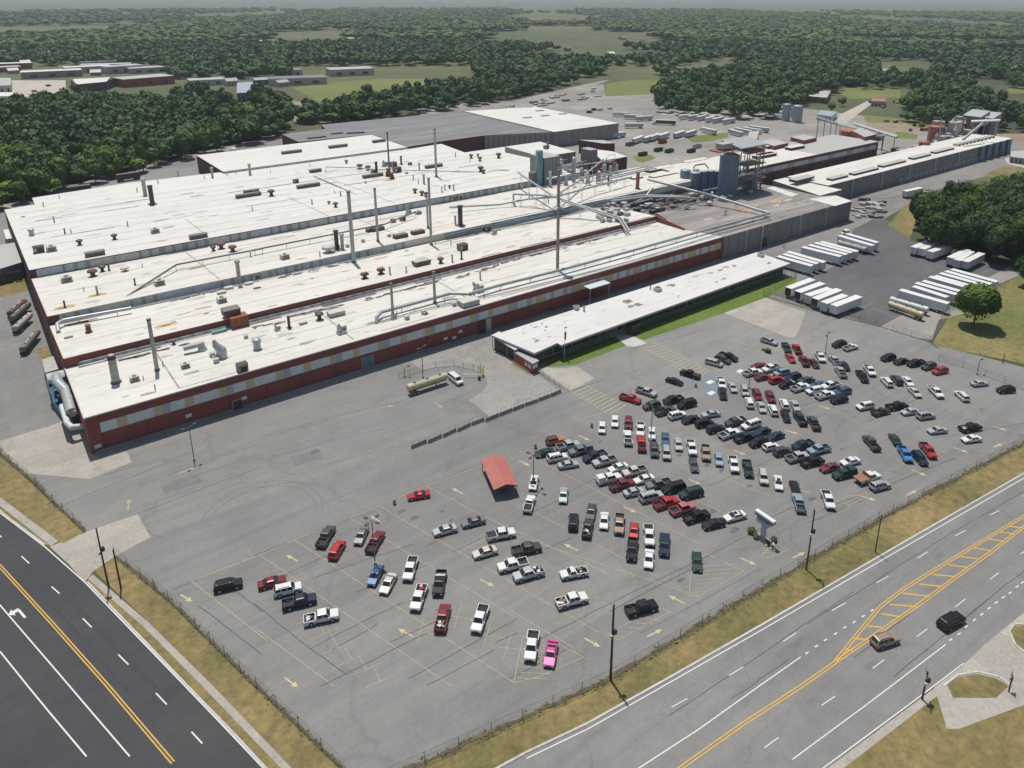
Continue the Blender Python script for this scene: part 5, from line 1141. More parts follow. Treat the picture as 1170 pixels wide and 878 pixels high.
# steel frame and roofed platform beside the tall tank
fr = empty('steel_tower', (312, 240, 0), 0, 'rusty steel frame tower with platforms standing right of the tall blue tank', 'tower')
p = q5(860, 560, 9.5); z1_ = ztop(p.x, p.y, ql(140))
for i, (dx, dy) in enumerate(((0, 0), (7, 0), (14, 1), (0, 9), (7, 9), (14, 9))):
    b = MB(); b.tube((p.x+dx, p.y+dy, 0), (p.x+dx, p.y+dy, z1_-(i % 2)*2), .25, 'steel_dark', 6); wbuild(b, 'column', fr)
for k in range(4):
    z = 9+(z1_-10)*k/3.2; b = MB(); b.box((p.x+7, p.y+4.5, z), (15, 10, .3), 'steel_dark' if k < 3 else 'rust')
    for s_ in (-5, 5): b.box((p.x+7, p.y+4.5+s_, z+.9), (15, .1, .1), 'rail_yellow' if k > 1 else 'galv')
    wbuild(b, 'platform', fr)
b = MB(); b.prism([(p.x-8, p.y-2), (p.x+12, p.y-2), (p.x+12, p.y+10), (p.x-8, p.y+10)], z1_-.2, [z1_+.4, z1_+.4, z1_+2.6, z1_+2.6], 'pipe_grey'); wbuild(b, 'roof', fr)
b = MB(); b.box((p.x-13, p.y+5, z1_-.8), (12, 6, .5), 'rust'); b.box((p.x-12, p.y+5, z1_+1.2), (7, 4.5, 2.4), 'pale_roof')
for k in range(5): b.box((p.x-16+k*3, p.y+2, z1_+.4), (.1, .1, 1.6), 'rail_yellow')
wbuild(b, 'platform', fr)
b = MB()
for k in range(6):
    b.tube((p.x+14*(k % 2), p.y, 9+k*3), (p.x+14*((k+1) % 2), p.y, 12+k*3), .1, 'steel_dark', 5)
wbuild(b, 'brace', fr)
cw = empty('control_cabin', tuple(q5(980, 530, 9.5)[:2])+(9.5,), 0, 'ribbed grey cabin on the warehouse roof right of the steel tower', 'cabin')
p = q5(925, 525, 9.55); r_ = q5(1030, 525, 9.55); b = MB(); b.prism([(p.x, p.y), (r_.x, p.y), (r_.x, p.y+7), (p.x, p.y+7)], 9.55, ztop(p.x, p.y, ql(430)), 'far_siding', 'galv'); wbuild(b, 'wall', cw)
# far silos and conveyor
qs = lambda x: 860+x/7.8
qy = lambda y: 85+y/7.8
for x0, x1, yb, yt, m_, lab in ((268, 338, 420, 270, 'silo_blue', 'far grey silo, the left one of the tall pair'), (360, 448, 435, 285, 'silo_blue', 'far grey blue silo, the wider one of the tall pair'), (340, 372, 390, 300, 'pale_concrete', 'pale slim silo wedged between the two tall grey ones')):
    tank('silo', lab, qs(x0), qs(x1), qy(yb), qy(yt), 0, m_, 'silo', 'silos beyond the brick wing', 18)
cv = empty('conveyor_gallery', tuple(q7(600, 400)), 0, 'long sloping conveyor gallery beyond the brick wing', 'conveyor')
for a, c, z0, z1_ in (((570, 385), (760, 445), 22, 18), ((760, 445), (1000, 500), 12, 14), ((900, 440), (1290, 560), 14, 11), ((1000, 560), (1180, 545), 12, 12)):
    b = MB(); b.tube(q7(a[0], a[1], z0), q7(c[0], c[1], z1_), 1.1, 'pipe_grey', 4); wbuild(b, 'gallery', cv)
    b = MB()
    for t in (.1, .4, .7, .95): p = q7(a[0], a[1], z0).lerp(q7(c[0], c[1], z1_), t); b.tube((p.x, p.y, 0), (p.x, p.y, p.z-.8), .25, 'steel_dark', 5)
    wbuild(b, 'trestle', cv)
tank('red_tank', 'large rust red tank behind the long grey shed', 1020+345/7.8, 1020+480/7.8, 85+590/7.8, 85+468/7.8, 6, 'red_tank', 'tank')
tank('red_tank', 'short rust red tank in front of the large one behind the shed', 1020+255/7.8, 1020+345/7.8, 85+655/7.8, 85+605/7.8, 8, 'red_tank', 'tank')
tank('red_tank', 'brick red squat tank at the far end of the brick wing roof', qs(820), qs(1005), qy(560), qy(505), 8, 'red_tank', 'tank')
# crowded plant behind and on the shed's far end
pl_ = empty('batch_plant', tuple(T3(1000, 300)), 0, 'jumbled batching plant of towers and sloped roofs at the far end of the long shed', 'plant')
qv = Q(1020, 85, 7.8)
for i in range(75):
    x = rg.uniform(360, 960); y = rg.uniform(560, 640)-(x-360)*.1; p = qv(x, y, 6); w = rg.uniform(2, 6); h = rg.uniform(6, 13)+(6 if x > 600 else 0)
    if p.y < 231: p.y = 231+rg.uniform(0, 18)
    b = MB(); mt = rg.choice(['galv', 'steel_dark', 'hvac', 'pipe_grey', 'panel_grey', 'rust', 'stack_grey'])
    if rg.random() < .6: b.box((p.x, p.y, h/2), (w, rg.uniform(2, 5), h), mt)
    else: b.lathe((p.x, p.y, 0), [(w*.4, 0), (w*.4, h*.8), (.2, h)], mt, 10)
    wbuild(b, 'plant_unit', pl_)
for x, y, w, h in ((830, 590, 10, 21), (930, 560, 9, 18), (790, 580, 8, 15)):
    p = qv(x, y, 5); p.y = max(p.y, 233); b = MB(); b.box((p.x, p.y, h/2), (w, 8, h), 'steel_dark'); b.prism([(p.x-w*.7, p.y-6), (p.x+w*.7, p.y-6), (p.x+w*.7, p.y+6), (p.x-w*.7, p.y+6)], h, [h+.5, h+3.5, h+3.5, h+.5], 'galv'); wbuild(b, 'tower', pl_)
b = MB(); b.tube(qv(630, 580, 14), qv(800, 440, 22), .9, 'pale_roof', 6); b.tube(qv(410, 600, 9), qv(435, 400, 24), .3, 'galv', 6); b.tube(qv(700, 420, 22), qv(960, 410, 24), .8, 'galv', 4); wbuild(b, 'gallery', pl_)
for k in range(5): b = MB(); b.box((522+k*10, 204.8, 5), (5, 1.2, 9.4), 'pipe_blue'); wbuild(b, 'downpipe_stack', lb)
# clutter behind the brick wing
cl = empty('pipe_yard', tuple(T3(560, 340)), 0, 'cluttered yard of pipes and low sheds between the brick wing and the long shed', 'plant yard')
for i in range(95):
    x, y = rg.uniform(450, 760), rg.uniform(300, 400); p = T3(x, y, 1); 
    if 204 < p.y < 232 or 246 < p.y < 281: continue
    b = MB(); h = rg.uniform(1.5, 5.5); b.box((p.x, p.y, h/2), (rg.uniform(3, 11), rg.uniform(2, 6), h), rg.choice(['galv', 'pale_roof', 'steel_dark', 'hvac', 'rust', 'panel_grey', 'dark_metal', 'pipe_grey'])); wbuild(b, 'plant_unit', cl)

# ---------------------------------------------------------------- far buildings
def shed(name, label, pts, z, wall, roof, cat='building', gable=0):
    pp_ = [tuple(p_[:2]) for p_ in pts]; t = empty(name, pp_[0]+(0,), 0, label, cat)
    b = MB(); b.prism(pp_, 0, z-.1, wall); wbuild(b, 'wall', t)
    b = MB()
    if gable:
        a, b_, c_, d_ = [Vector((p[0], p[1], z)) for p in pp_]; m1_ = (a+d_)/2+Vector((0, 0, gable)); m2_ = (b_+c_)/2+Vector((0, 0, gable))
        b.add([a, b_, m2_, m1_, c_, d_], [(0, 1, 2, 3), (3, 2, 4, 5), (0, 3, 5), (1, 4, 2)], roof)
    else: b.prism(pp_, z-.1, z, roof)
    wbuild(b, 'roof', t)
    d_ = Vector(pp_[1])-Vector(pp_[0]); L = d_.length; an_ = math.atan2(d_.y, d_.x)
    for k in range(4):
        c_ = Vector(pp_[0])+d_*(k+.5)/4; q = MB(); q.box((c_.x+.1*math.sin(an_), c_.y-.1*math.cos(an_), z*.35), (L*.08, .3, z*.5), 'dark_metal', an_); wbuild(q, 'door', t)
    return t
qt = Q(0, 85, 7.8)
shed('far_shed', 'far white roofed shed with dull red walls beyond the wood', [qt(695, 168), qt(960, 140), qt(1040, 105), qt(640, 120)], 9, 'dark_brick', 'back_roof', gable=3)
shed('far_store', 'far white roofed store at the left beyond the wood', [qt(-120, 175), qt(110, 165), qt(110, 95), qt(-120, 95)], 8, 'pale_concrete', 'pale_roof')
shed('far_store', 'far low white store at the left edge closest to the wood', [qt(-150, 245), (qt(130, 240)), qt(130, 205), qt(-150, 205)], 5, 'pale_concrete', 'back_roof')
shed('blue_shed', 'small blue shed among the trees left of the field', [T0(1060, 145), T0(1135, 140), T0(1130, 90), T0(1060, 95)], 9, 'tank_blue', 'silo_blue')
shed('truck_shelter', 'far open shed with a pale roof beyond the silos', [q7(395, 240), q7(655, 265), q7(690, 200), q7(400, 190)], 6, 'steel_dark', 'pale_roof')
shed('sand_shed', 'pale low shed beyond the conveyor beside the silos', [q7(570, 410), q7(700, 430), q7(745, 385), q7(600, 370)], 5, 'hvac', 'silo_blue')
shed('brick_store', 'small red roofed store far off beyond the conveyor', [q7(1050, 285), q7(1180, 290), q7(1180, 262), q7(1060, 262)], 5, 'pale_concrete', 'red_roof')
shed('yard_office', 'grey flat roofed building amid the far trailers', [q5(870, 230), q5(960, 230), q5(980, 150), q5(890, 160)], 12, 'far_siding', 'pale_roof')
shed('depot_building', 'low pale building at the far right beyond the grove', [qv(1040, 790), qv(1190, 810), qv(1190, 730), qv(1040, 740)], 4, 'far_siding', 'pale_roof')
# stains, rust blooms and patched squares on the roof decks
plain('rust_bloom', (.47, .33, .18), .85, 0, .25, .3); plain('rust_core', (.3, .17, .09), .85, 0, .3, .5); plain('patch_white', (.66, .65, .62), .7, 0, .06); plain('patch_grey', (.42, .41, .39), .8, 0, .15)
pr_ = random.Random(31)
def roof_blots(parent, zf, xr, yr, n, mats, rr):
    mb = MB()
    for i in range(n):
        x, y = pr_.uniform(*xr), pr_.uniform(*yr); z = zf(y); m_ = pr_.choice(mats); r_ = pr_.uniform(*rr); k = 8; an = pr_.uniform(-.15, .15)
        pts = []
        for j in range(k):
            a = 6.283*j/k; q_ = r_*pr_.uniform(.55, 1.15); pts.append((x+q_*2.3*math.cos(a), y+q_*.75*math.sin(a)))
        mb.add([(p[0], p[1], zf(p[1])+.03+.0015*(i % 17)) for p in pts], [tuple(range(k))], m_)
    o = wbuild(mb, 'roof_stain', parent); o['kind'] = 'stuff'
roof_blots(roof_a, ZA, (18, 230), (185, 209), 70, ['patch_grey', 'patch_white', 'patch_grey', 'roof_seam'], (.3, 1.3))
roof_blots(roof_b, ZB, (18, 222), (215.5, 243), 80, ['patch_grey', 'patch_white', 'rust_bloom', 'patch_grey'], (.3, 1.4))
roof_blots(roof_c, ZC, (18, 290), (248, 290), 90, ['patch_grey', 'patch_white', 'patch_grey', 'rust_bloom'], (.3, 1.5))
roof_blots(roof_d, ZD, (18, 225), (297, 395), 120, ['patch_grey', 'patch_white', 'roof_seam', 'patch_grey'], (.4, 1.9))
roof_blots(roof_i, ZI, (250, 318), (185, 205), 30, ['pond_stain', 'roof_dirt', 'patch_grey', 'rust_core'], (.5, 2.0))
for q, x, y, zf, par in ((qD, 870, 215, ZC, roof_c), (qI, 880, 165, ZI, roof_i), (qD, 560, 330, ZC, roof_c), (Q(860, 200, 7.8), 215, 240, ZI, roof_i), (qA, 470, 250, ZB, roof_b), (qM, 120, 515, ZD, roof_d)):
    p = on(q, x, y, zf); mb = MB(); blot(p, 2.0, 'rust_bloom', p.z+.065, mb, 2.0); blot(p, 1.0, 'rust_core', p.z+.07, mb, 1.8); wbuild(mb, 'rust_stain', par)
# spindly steelwork and risers round the process block and the tank tower
for i in range(58):
    if i < 36: p = P1(pr_.uniform(612, 705), pr_.uniform(196, 216), 9.8)
    else: p = P1(pr_.uniform(838, 868), pr_.uniform(196, 216), 9.8)
    h = pr_.uniform(3, 13); b = MB(); b.tube((p.x, p.y, 9), (p.x, p.y, 9+h), pr_.uniform(.1, .35), pr_.choice(['galv', 'steel_dark', 'pipe_grey', 'rust', 'teal']), 6)
    if i % 2: b.tube((p.x, p.y, 9+h), (p.x+pr_.uniform(-6, 6), p.y, 9+h), .15, 'galv', 6); b.box((p.x, p.y, 9+h*.6), (2.4, 2, .15), 'steel_dark')
    wbuild(b, 'riser', pr if i < 36 else fr)
# silver bins, ducts and bridges crowding the process block
for i, (x0, x1, yb, yt, m_) in enumerate(((640, 644, 206, 186, 'silo_blue'), (655, 660, 210, 180, 'galv'), (664, 668, 208, 192, 'galv'), (690, 694, 206, 188, 'galv'), (697, 701, 203, 190, 'pipe_grey'), (628, 632, 216, 196, 'galv'), (646, 651, 214, 200, 'pipe_grey'), (704, 708, 200, 188, 'silo_blue'), (671, 675, 212, 198, 'hvac'), (684, 689, 210, 196, 'galv'))):
    p, r_ = P1(x0, yb, 9.8), P1(x1, yb, 9.8); rr = max(.7, (r_-p).dot(RGT)/2); zt = ztop(p.x, p.y, yt); b = MB()
    b.lathe((p.x+rr, p.y+rr, 9), [(rr*.5, 0), (rr, 1.6), (rr, zt-9.6), (rr*.4, zt-9)], m_, 14); wbuild(b, 'bin', pr)
for a, c_, z0, z1 in (((616, 196), (660, 186), 15, 17), ((640, 192), (700, 184), 14, 15), ((655, 204), (712, 196), 13, 13.5), ((625, 205), (652, 199), 14, 16), ((668, 200), (690, 182), 12, 17)):
    b = MB(); b.tube(P1(a[0], a[1], z0), P1(c_[0], c_[1], z1), .45, 'galv', 8); wbuild(b, 'duct', pr)
# ---------------------------------------------------------------- vehicles
TYPES = {  # length, half width, profile
 'sedan': dict(L=4.85, w=.91, prof=[(2.42, .32, .66), (2.3, .25, .78), (1.15, .22, .96), (-1.55, .22, 1.0), (-2.25, .25, .98), (-2.42, .34, .8)], gh=(1.15, .35, -.85, -1.65, .96, 1.44)),
 'coupe': dict(L=4.75, w=.93, prof=[(2.37, .32, .62), (2.25, .24, .75), (.95, .2, .92), (-1.5, .2, .97), (-2.2, .25, .97), (-2.37, .34, .8)], gh=(.95, .2, -.7, -1.6, .93, 1.34)),
 'hatchback': dict(L=4.2, w=.88, prof=[(2.1, .32, .68), (2.0, .25, .82), (1.1, .22, .98), (-1.9, .22, 1.02), (-2.1, .34, .85)], gh=(1.15, .4, -1.45, -1.95, .98, 1.52)),
 'SUV': dict(L=4.85, w=.96, prof=[(2.42, .4, .85), (2.3, .32, .98), (1.25, .28, 1.1), (-2.3, .28, 1.12), (-2.42, .4, .9)], gh=(1.3, .65, -1.95, -2.32, 1.1, 1.76)),
 'large SUV': dict(L=5.4, w=1.01, prof=[(2.7, .42, .92), (2.58, .34, 1.06), (1.5, .3, 1.18), (-2.58, .3, 1.2), (-2.7, .42, 1.0)], gh=(1.5, .9, -2.3, -2.6, 1.18, 1.92)),
 'minivan': dict(L=5.1, w=.98, prof=[(2.55, .36, .75), (2.4, .28, .92), (1.7, .24, 1.08), (-2.42, .24, 1.1), (-2.55, .36, .9)], gh=(1.85, .85, -2.1, -2.48, 1.08, 1.78)),
 'van': dict(L=5.6, w=1.02, prof=[(2.8, .4, .95), (2.65, .32, 1.1), (1.9, .28, 1.25), (-2.65, .28, 1.3), (-2.8, .4, 1.1)], gh=(1.95, 1.2, -2.6, -2.75, 1.25, 2.1)),
 'off-roader': dict(L=4.3, w=.93, prof=[(2.1, .45, .95), (2.0, .4, 1.08), (.85, .36, 1.12), (-1.95, .36, 1.12), (-2.1, .45, 1.0)], gh=(.75, .5, -1.8, -1.95, 1.12, 1.82)),
 'pickup': dict(L=5.8, w=1.0, prof=[(2.9, .45, .9), (2.78, .36, 1.06), (1.5, .32, 1.16), (-.95, .32, 1.18)], gh=(1.5, .9, -.55, -.85, 1.16, 1.86), bed=(-.97, -2.9, 1.14)),
 'short pickup': dict(L=5.2, w=.93, prof=[(2.6, .42, .82), (2.48, .34, .96), (1.25, .3, 1.06), (-.35, .3, 1.08)], gh=(1.25, .65, -.05, -.3, 1.06, 1.66), bed=(-.37, -2.6, 1.04)),
}
CM = {}
def loft(b, prof, w, mat):
    secs = []
    for i, (x, zl, zh) in enumerate(prof):
        k = .88 if i in (0, len(prof)-1) else 1
        W = w*k
        secs.append([(x, -W*.86, zl), (x, -W, zl+.16), (x, -W, zh-.18), (x, -W*.9, zh), (x, W*.9, zh), (x, W, zh-.18), (x, W, zl+.16), (x, W*.86, zl)])
    n = 8; vs = [p for s in secs for p in s]; fs = []
    for j in range(len(secs)-1):
        for i in range(n): fs.append((j*n+i, (j+1)*n+i, (j+1)*n+(i+1) % n, j*n+(i+1) % n))
    fs += [tuple(range(n)), tuple(range((len(secs)-1)*n, len(secs)*n))[::-1]]
    b.add(vs, fs, mat)
def car_meshes(kind, lod):
    if (kind, lod) in CM: return CM[(kind, lod)]
    T = TYPES[kind]; w = T['w']; L = T['L']; xf, xt, rt, rb, zb, zr = T['gh']; out = {}
    b = MB(); b.mi('PAINT') if False else None
    PM = 'paint_white'
    loft(b, T['prof'], w, PM)
    wt = w*.76; wb = w*.9
    # greenhouse with a slightly crowned roof
    vs = [(xf, -wb, zb-.02), (xf, wb, zb-.02), (rb, wb, zb-.02), (rb, -wb, zb-.02), (xt, -wt, zr-.05), (xt, wt, zr-.05), (rt, wt, zr-.05), (rt, -wt, zr-.05), (xt-.15, -wt*.7, zr), (xt-.15, wt*.7, zr), (rt+.15, wt*.7, zr), (rt+.15, -wt*.7, zr)]
    top = 'plastic_dark' if kind == 'off-roader' else PM
    b.add(vs, [(0, 1, 5, 4), (1, 2, 6, 5), (2, 3, 7, 6), (3, 0, 4, 7)], PM)
    b.add(vs, [(4, 5, 9, 8), (5, 6, 10, 9), (6, 7, 11, 10), (7, 4, 8, 11), (8, 9, 10, 11)], top)
    # mirrors, bumpers, grille
    for s in (-1, 1): b.box((xf-.25, s*(w+.1), zb+.06), (.16, .2, .14), PM)
    f0 = T['prof'][0]
    b.box((L/2+.01, 0, f0[1]+.08), (.06, w*1.5, .16), 'plastic_dark'); b.box((L/2-.0, 0, f0[2]-.14), (.05, w*.9, .16), 'plastic_dark')
    b.box((-L/2-.01, 0, .5), (.06, w*1.5, .16), 'plastic_dark')
    b.box((0, 0, .27), (L*.86, w*1.8, .14), 'plastic_dark')
    if kind in ('SUV', 'large SUV'):
        for s in (-1, 1): b.box(((xt+rt)/2, s*wt*.85, zr+.04), (abs(xt-rt)*.8, .05, .06), 'plastic_dark')
    if 'bed' in T:
        x0, x1, zt = T['bed']; h0 = .34
        for s in (-1, 1): b.box(((x0+x1)/2, s*(w-.06), (h0+zt)/2), (x0-x1, .12, zt-h0), PM)
        b.box((x1+.05, 0, (h0+zt)/2+.06), (.1, 2*w-.24, zt-h0-.12), PM); b.box((x0-.04, 0, (h0+zt)/2), (.08, 2*w-.24, zt-h0), PM)
        b.box(((x0+x1)/2, 0, .5), (x0-x1-.2, 2*w-.26, .3), 'plastic_dark')
        bl = MB(); bl.box(((x0+x1)/2, 0, .7), (x0-x1-.22, 2*w-.26, .08), 'bed_liner')
        for s in (-1, 1): bl.box(((x0+x1)/2, s*(w-.15), (.7+zt)/2-.03), (x0-x1-.22, .05, zt-.75), 'bed_liner'); 
        for s in (-.55, .55): bl.box((x0-.9, s*w*1.2, .84), (.7, .2, .22), 'bed_liner')
        out['cargo_bed'] = bl.mesh('cargo_bed')
    if lod:   # lamps and wheels stay inside the body mesh of far cars
        for s in (-1, 1):
            b.box((L/2-.06, s*w*.66, f0[2]-.1), (.16, .36, .16), 'headlamp'); b.box((-L/2+.02, s*w*.78, .86), (.1, .26, .22), 'taillamp')
    wr = .33 if kind in ('sedan', 'coupe', 'hatchback', 'minivan') else .39
    wx = (L*.31, -L*.29)
    wm = MB(); wm.tube((0, -.11, 0), (0, .11, 0), wr, 'tyre', 12); wm.tube((0, -.125, 0), (0, .125, 0), wr*.62, 'rim', 10)
    out['wheel'] = wm.mesh('wheel')
    if lod:
        for x in wx:
            for s in (-1, 1): b.tube((x, s*(w-.17), wr), (x, s*(w+.03), wr), wr, 'tyre', 10); b.tube((x, s*(w+.02), wr), (x, s*(w+.05), wr), wr*.6, 'rim', 8)
    else:
        for x in wx:
            for s in (-1, 1): b.tube((x, s*(w-.16), wr+.02), (x, s*(w+.008), wr+.02), wr*1.2, 'plastic_dark', 14)
    out['body'] = b.mesh('body'); out['wpos'] = [(x, s*(w-.06), wr) for x in wx for s in (-1, 1)]
    # glass panes set 1.2 cm proud of the greenhouse
    def pane(a, b_, c, d, ins, push):
        a, b_, c, d = map(Vector, (a, b_, c, d)); cen = (a+b_+c+d)/4; nn = (b_-a).cross(d-a).normalized()
        return [tuple(p.lerp(cen, ins)+nn*push) for p in (a, b_, c, d)]
    V = [Vector(v) for v in vs]
    g = MB(); g.add(pane(V[0], V[1], V[5], V[4], .1, .012), [(0, 1, 2, 3)], 'car_glass'); out['windscreen'] = g.mesh('windscreen')
    g = MB(); g.add(pane(V[2], V[3], V[7], V[6], .14, .012), [(0, 1, 2, 3)], 'car_glass'); out['rear_window'] = g.mesh('rear_window')
    for nm, (a, b_, c, d) in (('sl', (V[1], V[2], V[6], V[5])), ('sr', (V[3], V[0], V[4], V[7]))):
        g = MB(); nsp = 2 if 'bed' in T or kind in ('coupe', 'hatchback', 'sedan') else 3
        for k in range(nsp):
            t0, t1 = k/nsp+.025, (k+1)/nsp-.025
            lo0, lo1 = a.lerp(b_, t0), a.lerp(b_, t1); hi0, hi1 = d.lerp(c, t0), d.lerp(c, t1)
            g.add(pane(lo0.lerp(hi0, .1), lo1.lerp(hi1, .1), lo1.lerp(hi1, .9), lo0.lerp(hi0, .9), .03, .012), [(0, 1, 2, 3)], 'car_glass')
        out[nm] = g.mesh('side_window')
    g = MB(); g.box((0, 0, 0), (.16, .36, .16), 'headlamp'); out['headlight'] = g.mesh('headlight'); out['hpos'] = [(L/2-.06, s*w*.66, f0[2]-.1) for s in (-1, 1)]
    g = MB(); g.box((0, 0, 0), (.1, .26, .22), 'taillamp'); out['taillight'] = g.mesh('taillight'); out['tpos'] = [(-L/2+.02, s*w*.78, .86) for s in (-1, 1)]
    CM[(kind, lod)] = out; return out
NAMEOF = {'sedan': 'sedan', 'coupe': 'coupe', 'hatchback': 'hatchback', 'SUV': 'suv', 'large SUV': 'suv', 'minivan': 'minivan', 'van': 'van', 'off-roader': 'off_road_car', 'pickup': 'pickup_truck', 'short pickup': 'pickup_truck'}
CATOF = {'sedan': 'car', 'coupe': 'car', 'hatchback': 'car', 'SUV': 'SUV', 'large SUV': 'SUV', 'minivan': 'van', 'van': 'van', 'off-roader': 'SUV', 'pickup': 'pickup truck', 'short pickup': 'pickup truck'}
def put_car(q, xf_, yf, xr, yr, kind, colour, extra, label, group):
    p, r_ = q(xf_, yf, .75), q(xr, yr, .75); c_ = (p+r_)/2; d = p-r_; rz = math.atan2(d.y, d.x)
    phot = proj(c_); lod = phot[1] < 548
    k = kind if kind != 'flatbed' else 'pickup'
    me = car_meshes(k, lod); pm_ = 'paint_'+colour.replace(' ', '_')
    root = empty(NAMEOF.get(k, k) if kind != 'flatbed' else 'flatbed_truck', (c_.x, c_.y, .022), rz, label, CATOF.get(k, 'truck') if kind != 'flatbed' else 'truck', group)
    inst('body', me['body'], root, mat=pm_)
    inst('windscreen', me['windscreen'], root); inst('rear_window', me['rear_window'], root)
    inst('side_window', me['sl'], root); inst('side_window', me['sr'], root)
    if 'cargo_bed' in me and kind != 'flatbed' and extra != 'tonneau': inst('cargo_bed', me['cargo_bed'], root)
    if not lod:
        for w_ in me['wpos']: inst('wheel', me['wheel'], root, w_)
        for h_ in me['hpos']: inst('headlight', me['headlight'], root, h_)
        for h_ in me['tpos']: inst('taillight', me['taillight'], root, h_)
    T = TYPES[k]
    if extra == 'tonneau':
        x0, x1, zt = T['bed']; m_ = MB(); m_.box(((x0+x1)/2, 0, zt+.02), (x0-x1-.05, 2*T['w']-.2, .08), 'paint_'+colour.replace(' ', '_') if colour in ('navy',) else 'bed_liner'); m_.build('bed_cover', root)
    if extra == 'cap':
        x0, x1, zt = T['bed']; m_ = MB(); m_.box(((x0+x1)/2, 0, zt+.36), (x0-x1-.1, 2*T['w']-.2, .72), pm_, 0, .9); m_.build('bed_cap', root)
    if extra == 'load':
        x0, x1, zt = T['bed']; m_ = MB(); R = random.Random(len(label)*7+len(colour))
        for i in range(6): m_.box((R.uniform(x1+.4, x0-.4), R.uniform(-.5, .5), R.uniform(.9, 1.15)), (R.uniform(.3, .7), R.uniform(.3, .6), R.uniform(.2, .5)), R.choice(['hvac', 'steel_dark', 'panel_white', 'scrap']), R.uniform(0, 3))
        m_.build('cargo', root)
    if extra == 'redload':
        x0, x1, zt = T['bed']; m_ = MB(); m_.box((x0-.8, .1, 1.0), (.6, .6, .5), 'paint_red'); m_.box((x0-1.5, -.2, .9), (.5, .5, .3), 'hvac'); m_.build('cargo', root)
    if extra == 'toolbox':
        x0, x1, zt = T['bed']; m_ = MB(); m_.box((x0-.32, 0, zt+.05), (.5, 2*T['w']-.2, .3), 'galv'); m_.build('tool_box', root)
    if extra == 'sunroof': m_ = MB(); m_.box(((T['gh'][1]+T['gh'][2])/2+.2, 0, T['gh'][5]+.01), (.8, .8, .03), 'car_glass'); m_.build('sunroof', root)
    if extra == 'spoiler':
        m_ = MB(); m_.box((-T['L']/2+.25, 0, 1.22), (.35, 1.7, .05), pm_)
        for s in (-.6, .6): m_.box((-T['L']/2+.3, s, 1.1), (.1, .06, .24), pm_)
        m_.build('spoiler', root)
    if extra == 'flat':
        m_ = MB(); m_.box((-2.1, 0, 1.2), (2.9, 2.35, .16), 'brown_bed'); m_.box((-.72, 0, 1.65), (.1, 2.3, .8), 'brown_bed'); m_.build('flatbed', root)
    if extra == 'spare':
        m_ = MB(); m_.tube((-2.12, 0, 1.0), (-2.36, 0, 1.0), .38, 'tyre', 12); m_.build('spare_wheel', root)
    return root

